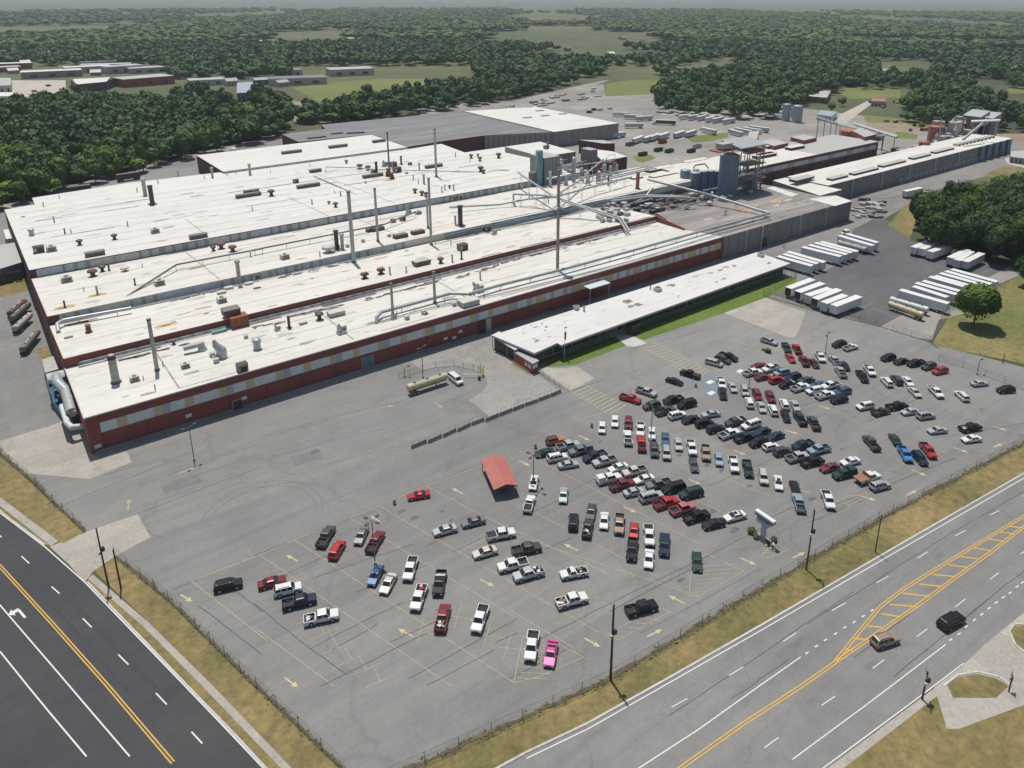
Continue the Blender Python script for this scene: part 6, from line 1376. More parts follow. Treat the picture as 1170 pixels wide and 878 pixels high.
V1 = Q(230, 560, 5.85); V2 = Q(420, 540, 5.85); V3 = Q(460, 640, 5.85); V4 = Q(600, 480, 7.8); V5 = Q(640, 570, 5.85); V6 = Q(720, 480, 7.8); V7 = Q(670, 420, 7.8); V8 = Q(780, 460, 7.8)
V9 = Q(860, 480, 7.8); VA = Q(740, 380, 7.8); VB = Q(830, 380, 7.8); VC = Q(960, 380, 7.8); VD = Q(1020, 400, 7.8); VE = Q(970, 450, 7.8); VF = Q(820, 560, 7.8); VG = Q(960, 680, 5.571)
s, c, h, u, U, m_, v, j, p, sp, fb = 'sedan', 'coupe', 'hatchback', 'SUV', 'large SUV', 'minivan', 'van', 'off-roader', 'pickup', 'short pickup', 'flatbed'
ROWS = {
 'leftmost row by the side road': [(V1, 266, 615, 90, 655, u, 'black'), (V1, 550, 590, 392, 635, s, 'dark red'), (V1, 668, 640, 484, 685, u, 'white'), (V1, 766, 718, 542, 772, p, 'navy'), (V1, 912, 825, 690, 872, p, 'white', 'load')],
 'cluster above the left lamp post': [(V1, 868, 250, 795, 372, p, 'dark grey'), (V1, 932, 352, 878, 448, u, 'red'), (V1, 1050, 342, 1088, 262, s, 'grey'), (V2, 82, 408, 18, 520, p, 'dark red')],
 'row below the left lamp post': [(V2, 25, 738, 78, 632, s, 'blue'), (V2, 110, 790, 165, 688, s, 'beige'), (V2, 265, 712, 306, 575, p, 'white'), (V3, 82, 325, 132, 178, p, 'white', 'redload'), (V2, 465, 820, 495, 658, p, 'black', 'toolbox'), (V3, 286, 308, 248, 470, p, 'dark red', 'load'), (V3, 488, 478, 545, 308, p, 'white'), (V3, 850, 662, 876, 488, p, 'white'), (V3, 975, 705, 1005, 548, c, 'pink', 'spoiler')],
 'scattered rows below the red shelter': [(V2, 262, 162, 418, 135, c, 'red'), (V2, 440, 402, 592, 362, s, 'silver'), (V2, 632, 345, 780, 308, s, 'grey'), (V2, 985, 395, 796, 430, p, 'white', 'tonneau'), (V2, 695, 555, 872, 505, s, 'beige'), (V2, 1158, 490, 965, 530, p, 'dark grey'), (V2, 872, 640, 1068, 595, p, 'white'), (V3, 735, 122, 945, 62, p, 'silver', 'load'), (V5, 8, 510, 175, 478, sp, 'white', 'load'), (V5, 178, 650, -25, 705, p, 'white', 'load'), (V5, 648, 700, 438, 757, p, 'black')],
 'row right of the red shelter': [(V4, 62, 622, 90, 490, s, 'white', 'sunroof'), (V4, 58, 680, 15, 815, sp, 'white'), (V4, 335, 730, 348, 605, s, 'pale green')],
 'front row below the crowded double row': [(V5, 92, 102, 84, 208, u, 'black'), (V5, 200, 125, 215, 48, s, 'dark grey'), (V5, 195, 140, 172, 262, sp, 'olive', 'load'), (V5, 290, 202, 298, 88, s, 'white'), (V5, 392, 240, 400, 98, p, 'tan'), (V5, 490, 262, 498, 165, h, 'red'), (V5, 474, 408, 488, 272, p, 'black'), (V5, 600, 318, 588, 172, p, 'white'), (V5, 588, 460, 598, 340, s, 'white'), (V5, 693, 388, 700, 232, p, 'navy', 'tonneau'), (V5, 918, 482, 912, 355, s, 'dark green')],
 'crowded double row ending at the sign': [(V4, 340, 165, 188, 200, j, 'orange', 'spare'), (V4, 480, 208, 285, 248, p, 'silver'), (V4, 97, 305, 252, 272, s, 'dark green'), (V4, 372, 318, 200, 350, u, 'white'), (V4, 470, 380, 298, 408, s, 'silver'), (V4, 402, 292, 585, 250, p, 'grey', 'cap'), (V4, 515, 355, 722, 290, p, 'navy'), (V4, 612, 392, 805, 345, p, 'silver'), (V4, 752, 445, 910, 398, s, 'white'), (V4, 865, 485, 1085, 430, p, 'beige'), (V4, 860, 495, 630, 550, p, 'white', 'cap'), (V4, 960, 552, 765, 602, p, 'dark red'), (V4, 958, 550, 1165, 500, s, 'white'), (V4, 1075, 615, 870, 660, s, 'silver'), (V6, 286, 660, 88, 708, U, 'silver'), (V6, 152, 592, 355, 548, p, 'grey'), (V6, 290, 632, 490, 582, U, 'black'), (V6, 440, 680, 648, 628, U, 'dark green'), (V6, 440, 705, 202, 775, p, 'red'), (V5, 905, 38, 728, 95, p, 'faded red'), (V5, 1000, 92, 824, 142, p, 'black'), (V5, 960, 182, 1090, 150, s, 'black'), (VF, 62, 255, 245, 205, s, 'white', 'sunroof')],
 'long row through the second lamp post': [(V7, 138, 578, 143, 498, h, 'white', 'spoiler'), (V7, 254, 528, 256, 428, s, 'white'), (V7, 372, 552, 376, 442, u, 'dark red'), (V7, 362, 560, 374, 695, p, 'white'), (V7, 480, 610, 483, 498, p, 'white'), (V7, 485, 608, 498, 758, p, 'red'), (V7, 585, 640, 584, 528, s, 'white'), (V7, 610, 792, 600, 682, u, 'dark grey'), (V7, 705, 688, 702, 582, s, 'blue'), (V7, 718, 822, 708, 702, u, 'light grey'), (V7, 828, 740, 812, 622, s, 'silver'), (V7, 955, 788, 920, 642, p, 'white'), (V6, 580, 452, 555, 342, s, 'dark grey'), (V6, 680, 365, 668, 218, p, 'tan'), (V6, 798, 405, 784, 288, s, 'pale blue'), (V6, 938, 468, 906, 322, p, 'white'), (V6, 1066, 508, 1032, 358, p, 'dark green'), (V8, 732, 738, 706, 592, u, 'beige'), (V8, 862, 780, 844, 645, s, 'white', 'sunroof'), (V9, 360, 540, 395, 660, s, 'black'), (V9, 388, 665, 435, 815, p, 'pale blue'), (V9, 705, 800, 640, 625, p, 'white')],
 'packed double row in mid lot': [(V7, 512, 355, 652, 322, u, 'dark grey'), (V7, 788, 365, 615, 408, p, 'dark grey'), (V7, 686, 312, 860, 265, p, 'black'), (V7, 805, 352, 985, 302, U, 'black'), (V7, 880, 408, 738, 442, u, 'white'), (V7, 856, 480, 1000, 442, s, 'black'), (V8, 165, 112, 338, 88, s, 'light grey'), (V8, 268, 170, 118, 200, u, 'black'), (V8, 365, 218, 222, 250, u, 'navy'), (V8, 376, 198, 560, 145, p, 'dark grey', 'toolbox'), (V8, 516, 232, 705, 170, U, 'white'), (V8, 510, 250, 320, 308, p, 'white'), (V8, 640, 290, 466, 332, p, 'navy'), (V8, 632, 280, 780, 232, s, 'navy'), (V8, 595, 378, 752, 332, u, 'black'), (V8, 752, 322, 900, 272, s, 'navy'), (V8, 868, 372, 702, 412, h, 'white'), (V8, 970, 422, 815, 452, u, 'dark grey')],
 'right end of the packed mid lot row': [(V9, 350, 252, 540, 195, p, 'navy'), (V9, 490, 308, 305, 352, p, 'silver'), (V9, 486, 288, 690, 238, p, 'pale blue'), (V9, 630, 350, 432, 395, p, 'black'), (V9, 605, 442, 765, 398, s, 'dark red'), (V9, 780, 388, 960, 345, s, 'white'), (V9, 716, 502, 915, 455, p, 'dark green', 'cap'), (V9, 1142, 480, 925, 545, fb, 'white', 'flat'), (VE, 365, 795, 185, 842, u, 'light grey')],
 'nose to tail pairs behind the mid lot row': [(VA, 668, 492, 645, 412, p, 'white'), (VA, 684, 600, 650, 495, u, 'black'), (VA, 785, 545, 728, 428, s, 'silver'), (VB, 175, 562, 152, 482, u, 'silver'), (VB, 190, 575, 220, 678, u, 'white'), (VB, 300, 610, 252, 510, u, 'dark red'), (VB, 330, 705, 295, 622, s, 'silver'), (VB, 415, 622, 368, 530, u, 'dark red'), (VB, 392, 638, 440, 745, u, 'white'), (VB, 498, 592, 538, 690, u, 'white'), (VB, 550, 795, 508, 692, s, 'black'), (VB, 640, 700, 588, 602, s, 'silver'), (VB, 620, 715, 690, 820, p, 'dark green'), (VB, 745, 750, 812, 865, p, 'dark grey')],
 'loose cars by the office crosswalk': [(V7, 486, 305, 298, 250, p, 'red'), (V7, 620, 245, 450, 188, p, 'silver'), (V7, 858, 142, 712, 98, s, 'black'), (V7, 835, 32, 1015, 88, p, 'black', 'tonneau'), (VA, 672, 292, 512, 248, m_, 'silver'), (VA, 740, 268, 600, 215, u, 'dark grey'), (VA, 810, 248, 630, 182, p, 'black'), (VA, 1150, 100, 1015, 58, sp, 'silver')],
 'tight double row by the third lamp post': [(VB, 225, 308, 355, 285, s, 'dark red'), (VB, 310, 345, 160, 370, p, 'white'), (VB, 318, 342, 475, 295, p, 'white'), (VB, 415, 375, 565, 342, u, 'pale blue'), (VB, 385, 385, 265, 408, s, 'dark red'), (VB, 515, 410, 382, 438, u, 'red'), (VB, 525, 412, 665, 380, u, 'navy'), (VB, 482, 475, 620, 440, p, 'black', 'toolbox'), (VB, 652, 432, 770, 412, s, 'dark grey'), (VB, 745, 468, 572, 512, p, 'white'), (VB, 750, 478, 875, 448, s, 'blue'), (VB, 718, 532, 850, 505, u, 'white'), (VB, 846, 492, 1010, 452, p, 'white'), (VB, 968, 538, 786, 580, p, 'white', 'load'), (VB, 975, 542, 1100, 512, u, 'blue'), (VB, 930, 612, 1075, 585, u, 'black')],
 'upper row near the concrete apron': [(VB, 560, 182, 512, 92, p, 'dark green'), (VB, 602, 265, 540, 188, s, 'red'), (VB, 605, 108, 650, 188, p, 'red'), (VB, 660, 205, 722, 302, p, 'dark red'), (VB, 808, 305, 755, 240, s, 'brown'), (VB, 868, 268, 808, 168, p, 'white'), (VB, 932, 215, 998, 290, p, 'silver'), (VB, 980, 300, 1055, 405, p, 'light grey'), (VB, 1080, 330, 1030, 262, s, 'black'), (VB, 930, 120, 1080, 88, u, 'black'), (VB, 1165, 115, 1045, 148, sp, 'white')],
 'row along the far fence': [(VC, 360, 240, 495, 210, u, 'black'), (VC, 485, 268, 600, 242, s, 'black'), (VC, 596, 288, 755, 258, p, 'black'), (VC, 702, 325, 875, 275, u, 'dark grey'), (VC, 810, 360, 970, 325, u, 'red'), (VD, 840, 288, 705, 302, s, 'silver'), (VD, 940, 360, 1075, 350, u, 'black')],
 'row below the far fence row': [(VC, 298, 385, 228, 292, p, 'white'), (VC, 242, 455, 152, 330, p, 'black'), (VC, 370, 390, 462, 492, u, 'white'), (VC, 460, 375, 548, 472, u, 'dark grey'), (VC, 640, 475, 570, 395, s, 'white'), (VC, 708, 572, 622, 488, s, 'beige'), (VC, 922, 598, 785, 462, p, 'white', 'load'), (VC, 1040, 525, 1132, 608, u, 'white')],
 'scattered row right of the mid lot': [(VC, 140, 672, 302, 640, u, 'white'), (VC, 430, 690, 292, 722, sp, 'brown'), (VC, 592, 645, 420, 668, p, 'black'), (VC, 560, 712, 686, 692, s, 'silver'), (VC, 832, 730, 690, 752, u, 'light grey'), (VD, 320, 722, 472, 705, s, 'silver'), (VD, 762, 680, 620, 705, p, 'black', 'load'), (VD, 624, 800, 780, 780, s, 'white')],
 'last row before the grassy verge': [(VE, 148, 380, 252, 500, p, 'dark grey'), (VE, 372, 345, 450, 465, s, 'dark green'), (VE, 545, 612, 458, 465, p, 'bright blue'), (VE, 676, 625, 588, 525, u, 'navy'), (VE, 764, 580, 648, 432, p, 'red')],
}
def describe(kind, colour, extra):
    k = {'pickup': 'pickup', 'short pickup': 'small pickup', 'flatbed': 'flatbed truck', 'large SUV': 'large SUV'}.get(kind, kind)
    e = {'tonneau': ' with covered bed', 'load': ' with loaded bed', 'cap': ' with bed cap', 'sunroof': ' with sunroof', 'spoiler': ' with rear spoiler', 'redload': ' with a red box aboard', 'toolbox': ' with bed tool box', 'flat': ' with brown bed', 'spare': ' with black top'}.get(extra, '')
    return colour+' '+k, e
for row, cars in ROWS.items():
    ds = []
    for cc in cars:
        q = cc[0]; a = proj(q(cc[1], cc[2], .75)); b_ = proj(q(cc[3], cc[4], .75)); ds.append(((a[0]+b_[0])/2, cc))
    ds.sort(key=lambda t: t[0])
    from collections import Counter
    nm = [describe(cc[5], cc[6], cc[7] if len(cc) > 7 else '') for _, cc in ds]
    cnt = Counter(a for a, _ in nm); seen = Counter()
    for i, (x, cc) in enumerate(ds):
        base, e = nm[i]; seen[base] += 1
        if cnt[base] == 1: lab = base+e+', '+row
        else:
            l_ = nm[i-1][0] if i else None; r_ = nm[i+1][0] if i+1 < len(nm) else None
            n_ = seen[base]; lab = ORD[n_-1]+' '+base+' from the left'+(e if len((e+row).split()) < 11 else '')+', '+row
        if len(lab.split()) < 5: lab += ' of the lot'
        if len(lab.split()) > 15: lab = lab.replace(e, '') if e else lab
        if len(lab.split()) > 16: print('LONG', lab)
        assert lab not in LABELS, lab
        LABELS.add(lab); put_car(cc[0], *cc[1:7], cc[7] if len(cc) > 7 else '', lab, 'cars in the '+row)
put_car(VG, 345, 268, 225, 305, u, 'tan', '', 'tan SUV driving on the main road beside the yellow hatching', 'cars on the main road')
put_car(VG, 768, 130, 642, 200, U, 'black', '', 'black SUV driving on the main road in the outer lane', 'cars on the main road')
put_car(B1, 932, 625, 868, 575, v, 'white', '', 'white van parked by the yellow gate posts beside a tank trailer', 'works vehicles')

# ---------------------------------------------------------------- trailers
TM = {}
plain('trailer_pale', (.58, .57, .53), .5, 0, .12, .5)
def trailer_meshes(L, mat, door):
    k = (round(L), mat, door)
    if k in TM: return TM[k]
    o = {}; b = MB(); b.box((0, 0, 2.5), (L, 2.55, 2.9), mat); b.box((0, 0, 3.98), (L+.06, 2.6, .06), 'trailer_roof'); b.box((0, 0, 1.0), (L, 1.0, .16), 'dark_metal')
    o['body'] = b.mesh('box_body')
    b = MB()
    if door == 'open': b.box((L/2+.012, 0, 2.5), (.02, 2.35, 2.7), 'plastic_dark')  # open rear: flat dark sheet paints the shade inside the box
    else:
        for s_ in (-.62, .62): b.box((L/2+.03, s_, 2.5), (.05, 1.2, 2.75), mat); b.tube((L/2+.07, s_*.4, 1.2), (L/2+.07, s_*.4, 3.8), .03, 'galv', 5)
    o['door'] = b.mesh('rear_door_or_dark_inside')
    b = MB()
    for x in (0, 1.25):
        b.tube((x, -1.2, .5), (x, 1.2, .5), .08, 'dark_metal', 6)
        for s_ in (-1, 1): b.tube((x, s_*.85, .5), (x, s_*1.25, .5), .5, 'tyre', 12); b.tube((x, s_*1.2, .5), (x, s_*1.27, .5), .28, 'rim', 8)
    o['axle'] = b.mesh('wheel_set')
    b = MB()
    for s_ in (-.8, .8): b.box((0, s_, .55), (.16, .16, 1.05), 'galv'); b.box((0, s_, .04), (.4, .4, .06), 'dark_metal')
    o['leg'] = b.mesh('landing_leg'); TM[k] = o; return o
plain('trailer_roof', (.66, .66, .65), .5, 0, .06, .4)
def put_trailer(q, fx, fy, rx, ry, mat='trailer_white', door='', label='', group='', z=4.0, Lmax=16.2):
    p, r_ = q(fx, fy, z), q(rx, ry, z); d = r_-p; L = min(max(d.length, 8), Lmax); L = [8.5, 10, 12.2, 14.6, 16.1][min(range(5), key=lambda i: abs([8.5, 10, 12.2, 14.6, 16.1][i]-L))]
    c_ = (p+r_)/2; rz = math.atan2(d.y, d.x); me = trailer_meshes(L, mat, door)
    t = empty('semi_trailer', (c_.x, c_.y, .03), rz, label, 'trailer', group)
    inst('box_body', me['body'], t); inst('rear_door_or_dark_inside', me['door'], t); inst('wheel_set', me['axle'], t, (L/2-2.6, 0, 0)); inst('landing_leg', me['leg'], t, (-L/2+2.6, 0, 0)); return t
def put_tanker(q, fx, fy, rx, ry, mat, label, group, z=2.4, dark='dark_metal'):
    p, r_ = q(fx, fy, z), q(rx, ry, z); d = r_-p; L = min(max(d.length, 9), 13); c_ = (p+r_)/2; rz = math.atan2(d.y, d.x)
    t = empty('tank_trailer', (c_.x, c_.y, .03), rz, label, 'trailer', group)
    m_ = MB(); m_.tube((-L/2, 0, 2.1), (L/2, 0, 2.1), .98, mat, 16); m_.tube((-L/2-.25, 0, 2.1), (-L/2, 0, 2.1), .7, mat, 16, .98); m_.tube((L/2, 0, 2.1), (L/2+.25, 0, 2.1), .98, mat, 16, .7); m_.build('tank', t, True)
    m_ = MB(); m_.box((0, 0, 1.08), (L, .9, .2), dark)
    for k in range(3): m_.lathe((-L/3+k*L/3, 0, 3.02), [(.35, 0), (.35, .2)], dark, 8)
    m_.box((0, 0, 3.1), (L*.8, .4, .05), 'galv'); m_.build('frame', t)
    me = trailer_meshes(16.1, 'trailer_white', ''); inst('wheel_set', me['axle'], t, (L/2-2.3, 0, 0)); inst('landing_leg', me['leg'], t, (-L/2+2.6, 0, 0)); return t
W1 = Q(870, 250, 7.8); W2 = Q(1000, 280, 6.88); W3 = Q(1020, 180, 7.8); W4 = B3; W5 = Q(700, 130, 5.85)
G1 = 'trailers backed along the grey warehouse'
for i, (a, c_) in enumerate((((145, 333), (455, 420)), ((195, 313), (505, 402)), ((242, 296), (555, 386)))): put_trailer(W1, *a, *c_, label=ORD[i]+' white box trailer from the left, group nearest the office corner', group=G1, mat='trailer_white' if i != 1 else 'trailer_pale')
for i, (a, c_) in enumerate((((372, 252), (705, 335)), ((428, 233), (757, 318)), ((480, 214), (805, 303)), ((535, 206), (850, 290)))): put_trailer(W1, *a, *c_, label=ORD[i]+' white box trailer from the left, middle group by the grey warehouse', group=G1)
put_trailer(W1, 690, 148, 1000, 240, label='white box trailer behind the flat trailers, outer end of the warehouse line', group=G1); put_trailer(W1, 755, 132, 1040, 215, label='last white box trailer at the outer end of the warehouse line', group=G1)
put_tanker(W1, 690, 205, 930, 270, 'pale_concrete', 'low white tank trailer between two groups of white box trailers', G1)
G2 = 'trailers along the yard fence'
for i, (a, c_, dr, zz) in enumerate((((455, 538), (240, 618), 'open', 4), ((545, 572), (325, 652), 'open', 4), ((598, 640), (415, 700), '', 3.2), ((695, 628), (475, 715), 'open', 4), ((738, 705), (560, 772), '', 3), ((875, 688), (640, 775), '', 4))):
    put_trailer(W1, *a, *c_, door=dr, label=ORD[i]+' pale box trailer from the left'+(' with open rear' if dr else '')+', line by the concrete apron', group=G2, z=zz, mat='trailer_silver' if zz < 4 else 'trailer_white')
G3 = 'trailers beside the big lone tree'
put_trailer(W2, 195, 350, 580, 460, label='white box trailer standing apart beside the two tank trailers', group=G3)
put_trailer(W2, 300, 345, 560, 430, mat='trailer_white', label='low white trailer tucked behind the one standing apart', group=G3, z=3)
for i, (a, c_) in enumerate((((325, 298), (690, 402)), ((380, 283), (745, 385)), ((432, 250), (790, 350)), ((475, 243), (830, 345)), ((515, 222), (870, 320)), ((555, 205), (910, 308)), ((600, 190), (960, 290)))): put_trailer(W2, *a, *c_, label=ORD[i]+' white box trailer from the left, block of seven behind the lone tree', group=G3, mat='trailer_pale' if i in (1, 4) else 'trailer_white')
put_tanker(W2, 125, 420, 415, 505, 'duct_white', 'silver white tank trailer beside the tan one in the yard', G3); put_tanker(W2, 115, 455, 375, 545, 'panel_cream', 'tan tank trailer nearest the fence in the yard', G3)
G4 = 'trailers parked under the grove'
for i, (a, c_) in enumerate((((345, 735), (190, 800)), ((405, 752), (255, 815)), ((515, 775), (330, 840)))): put_trailer(W3, *a, *c_, label=ORD[i]+' white box trailer from the left, left group under the grove', group=G4)
for i, (a, c_) in enumerate((((680, 815), (500, 900)), ((715, 828), (560, 925)), ((800, 850), (640, 930)))): put_trailer(W3, *a, *c_, label=ORD[i]+' pale box trailer from the left, right group under the grove', group=G4, mat='trailer_silver')
put_trailer(W3, 250, 270, 110, 300, label='lone white trailer by the long grey shed at the grove edge', group=G4)
G5 = 'trailers in the rear gravel yard'
far = [(T2, 468, 190, 545, 192), (T2, 520, 200, 600, 205), (T2, 560, 212, 655, 205), (T2, 765, 205, 815, 198), (T2, 805, 208, 850, 200), (T2, 845, 210, 885, 202), (T2, 880, 218, 925, 206), (T2, 912, 220, 960, 210), (T2, 955, 225, 1015, 215),
       (T2, 620, 288, 540, 318), (T2, 670, 284, 590, 312), (T2, 735, 274, 655, 300), (T2, 690, 278, 620, 306), (T2, 800, 268, 730, 290), (T2, 850, 265, 780, 286), (T2, 860, 256, 932, 272), (T2, 975, 262, 1060, 284), (T2, 1005, 258, 1100, 276), (T2, 1040, 255, 1140, 270), (T2, 1075, 250, 1168, 262),
       (T2, 335, 285, 400, 292), (T2, 395, 290, 460, 284), (T2, 462, 285, 525, 278), (T2, 520, 240, 605, 240), (T2, 160, 300, 230, 296), (T3, 660, 60, 700, 60)]
for i, f in enumerate(far[:25]):
    row = ('back line by the field' if i < 9 else 'middle line of the gravel yard' if i < 15 else 'right line of the gravel yard' if i < 20 else 'line against the far white warehouse')
    k = i if i < 9 else i-9 if i < 15 else i-15 if i < 20 else i-20
    put_trailer(f[0], f[1], f[2], f[3], f[4], mat='trailer_silver' if i % 3 else 'trailer_white', label='small far trailer, '+ORD[k]+' in the '+row, group=G5, z=3.6)
plain('trailer_green', (.02, .1, .07), .5)
t = put_trailer(T2, 645, 222, 765, 226, mat='trailer_green', label='dark green box trailer with a white cab in the rear gravel yard', group=G5)
m_ = MB(); m_.box((-9, 0, 1.6), (2.2, 2.4, 2.6), 'sign_white'); m_.box((-10.5, 0, 1.1), (1.2, 2.0, 1.2), 'sign_white'); m_.box((-10.12, 0, 2.2), (.05, 2, .9), 'car_glass'); m_.build('cab', t)
# skips and scrap bins in the rear yard
for i, (x, y, mt, lab) in enumerate(((720, 362, 'trailer_green', 'green open scrap bin in the rear yard'), (672, 357, 'dark_metal', 'dark scrap bin next to the green one'), (602, 376, 'dark_metal', 'low dark scrap bin standing alone nearest the brick hall'), (545, 332, 'steel_dark', 'dark steel bin left of the trailers in the rear yard'), (690, 322, 'rust', 'rusty bin behind the near rear yard trailers'), (818, 362, 'dark_metal', 'dark bin left of the tall blue tank behind the roof'), (845, 342, 'pipe_grey', 'grey green bin behind the dark one near the tall tank'))):
    p_ = T2(x, y, 1); t = empty('scrap_bin', (p_.x, p_.y, .03), .1, lab, 'bin', 'scrap bins in the rear yard'); m_ = MB(); L_, W_, H_ = 7, 2.6, 2.2
    m_.box((0, 0, .2), (L_, W_, .2), mt)
    for s_ in (-1, 1): m_.box((0, s_*W_/2, H_/2+.1), (L_, .12, H_), mt); m_.box((s_*L_/2, 0, H_/2+.1), (.12, W_-.14, H_), mt)
    for k in range(5): m_.box((-L_/2+.8+k*1.35, -W_/2-.1, H_/2), (.14, .1, H_), mt)
    m_.build('bin', t); m_ = MB(); 
    for k in range(12): m_.box((rg.uniform(-3, 3), rg.uniform(-1, 1), rg.uniform(1.2, 2)), (rg.uniform(.4, 1.6), .3, .3), 'scrap', rg.uniform(0, 3))
    m_.build('scrap', t)
# left side tank trailers and the one by the gate
plain('olive_tank', (.17, .18, .15), .55, .1, .3)
G6 = 'old tank trailers beside the left factory wall'
qd = qD
for i, (a, c_, mt, lab) in enumerate((((215, 262), (85, 372), 'vent_brown', 'rusty brown tank trailer, furthest from the road corner by the left wall'), ((250, 290), (105, 415), 'pole_steel', 'dark grey tank trailer second from the far end by the left wall'), ((262, 385), (130, 505), 'stack_grey', 'grey tank trailer third in the line by the left wall'), ((330, 535), (200, 690), 'olive_tank', 'greenish grey tank trailer standing apart at the near end by the left wall'))):
    put_tanker(qd, *a, *c_, mt, lab, G6)
put_tanker(Q(440, 380, 5.85), 405, 285, 155, 365, 'panel_cream', 'long tan tank trailer parked next to the white van by the yellow gate', 'works vehicles')
put_trailer(Q(0, 200, 7.8), 60, 480, 90, 575, mat='panel_cream', label='cream box trailer docked at the grey annex left of the factory', group='works vehicles', z=4)
# dark railway wagons beside the wood
for i, (x0, y0, x1, y1, lab) in enumerate(((520, 485, 622, 470, 'dark rail wagon on the track beside the wood, the larger one'), (300, 542, 405, 528, 'dark rail wagon further left on the track, partly behind the roof'))):
    p_, r_ = T0(x0, y0, 2), T0(x1, y1, 2); d = r_-p_; t = empty('rail_wagon', ((p_.x+r_.x)/2, (p_.y+r_.y)/2, .03), math.atan2(d.y, d.x), lab, 'rail wagon', 'rail wagons'); L_ = min(d.length, 22)
    m_ = MB(); m_.box((0, 0, 2.6), (L_, 3, 3.2), 'dark_metal'); m_.box((0, 0, 4.24), (L_*.98, 2.6, .1), 'steel_dark')
    for k in range(9): m_.box((-L_/2+L_*(k+.5)/9, -1.55, 2.6), (.15, .12, 3.2), 'steel_dark')
    m_.build('wagon_body', t)
    for s_ in (-.36, .36): m_ = MB(); [m_.tube((s_*L_+x, -1.1, .5), (s_*L_+x, 1.1, .5), .48, 'tyre', 10) for x in (-.9, .9)]; m_.box((s_*L_, 0, .7), (2.6, 1.6, .4), 'steel_dark'); m_.build('wheel_set', t)
# far truck cab by the warehouse
p_ = W1(775, 130, 1.5); t = empty('tractor_unit', (p_.x, p_.y, .03), 2.6, 'white tractor unit parked at the outer end of the trailer line', 'truck')
m_ = MB(); m_.box((1.2, 0, 1.9), (2.2, 2.4, 2.4), 'sign_white'); m_.box((2.8, 0, 1.2), (1.3, 2.0, 1.1), 'sign_white'); m_.box((-1.6, 0, .9), (4, .9, .3), 'dark_metal'); m_.build('cab', t)
m_ = MB(); m_.box((2.32, 0, 2.4), (.05, 2.1, .8), 'car_glass'); m_.build('windscreen', t)
m_ = MB(); [m_.tube((x, s_*.85, .5), (x, s_*1.2, .5), .5, 'tyre', 10) for x in (2.6, -1.2, -2.5) for s_ in (-1, 1)]; m_.build('wheel_set', t)
# ---------------------------------------------------------------- street furniture
def lamp(q, bx, by, ty, label, arms=2, grp='lamp posts in the lot', adir=0.0):
    p = q(bx, by); zt = ztop(p.x, p.y, q_row(q, ty)); t = empty('lamp_post', (p.x, p.y, 0), adir, label, 'lamp post', grp)
    m_ = MB(); m_.lathe((0, 0, 0), [(.3, 0), (.3, .7)], 'pale_concrete', 10); m_.build('base', t)
    m_ = MB(); m_.tube((0, 0, .7), (0, 0, zt), .12, 'pole_steel', 8, .08); m_.build('pole', t)
    for k in range(arms):
        a = 2*math.pi*k/arms; m_ = MB(); m_.tube((0, 0, zt-.15), (1.1*math.cos(a), 1.1*math.sin(a), zt), .05, 'pole_steel', 6); m_.build('arm', t)
        m_ = MB(); m_.box((1.4*math.cos(a), 1.4*math.sin(a), zt+.02), (.75, .5, .22), 'dark_metal', a); m_.box((1.4*math.cos(a), 1.4*math.sin(a), zt-.11), (.6, .38, .04), 'sign_white', a); m_.build('lamp_head', t)
lamp(A1, 393, 470, 325, 'four headed lamp post beside the dark red pickup at the left of the lot', 4, adir=.4)
lamp(V4, 74, 585, 310, 'four headed lamp post over the white sedan right of the red shelter', 4, adir=.4)
lamp(V7, 572, 665, 350, 'lamp post amid the long row of nose to tail cars', 2, adir=.9)
lamp(VB, 198, 500, 350, 'lamp post between the tight double row and the paired cars', 2, adir=.9)
lamp(VB, 880, 192, 15, 'lamp post by the white pickup near the concrete apron', 2, adir=.3)
lamp(A0, 629, 132, 22, 'lamp post before the left end of the brick front', 2, adir=.3)
lamp(Q(440, 380, 5.85), 254, 305, 100, 'lamp post standing behind the long tan tank trailer', 2, adir=.3)
lamp(Q(440, 380, 5.85), 130, 300, 235, 'short post near the kerb in front of the brick wall', 1)
lamp(VD, 750, 222, 98, 'thin lamp post in the far fence line right of the red SUV', 1)
lamp(W1, 197, 255, 175, 'double armed lamp post in front of the grey ribbed warehouse', 2, adir=.2)
def upole(q, bx, by, ty, label, arms=1, r=.17, tx=None, gear_=True):
    p = q(bx, by); zt = ztop(p.x, p.y, q_row(q, ty)); t = empty('utility_pole', (p.x, p.y, 0), 0, label, 'utility pole', 'utility poles along the roads')
    m_ = MB(); m_.tube((0, 0, 0), (0, 0, zt), r, 'wood_pole', 8, r*.7); m_.build('pole', t)
    for k in range(arms):
        m_ = MB(); m_.box((0, .15, zt-.6-k*.9), (2.4, .12, .14), 'wood_pole', .5); m_.build('crossarm', t)
        m_ = MB()
        for s_ in (-1, -.5, .5, 1): m_.lathe((s_*math.cos(.5), .15+s_*math.sin(.5), zt-.53-k*.9), [(.06, 0), (.08, .1), (.04, .2)], 'galv', 6)
        m_.build('insulator', t)
    if gear_:
        m_ = MB(); m_.lathe((.35, -.2, zt*.62), [(.28, 0), (.3, .1), (.3, .7), (.2, .85)], 'dark_metal', 10); m_.box((-.3, -.1, zt*.6), (.3, .3, .5), 'hvac'); m_.build('transformer', t)
upole(A0, 352, 542, 350, 'dark utility pole beside the side road crossover, the taller of two', 0); upole(A0, 392, 545, 420, 'short dark utility pole on the grass next to the taller one', 0, gear_=False)
upole(A2, 333, 842, 598, 'thick dark utility pole at the fence below the black pickup', 0, .22); upole(A3, 145, 485, 292, 'utility pole with a lamp bracket at the fence past the roadside sign', 1)
upole(A3, 368, 428, 305, 'thin grey utility pole on the verge beside its concrete pad', 0, .13, gear_=False)
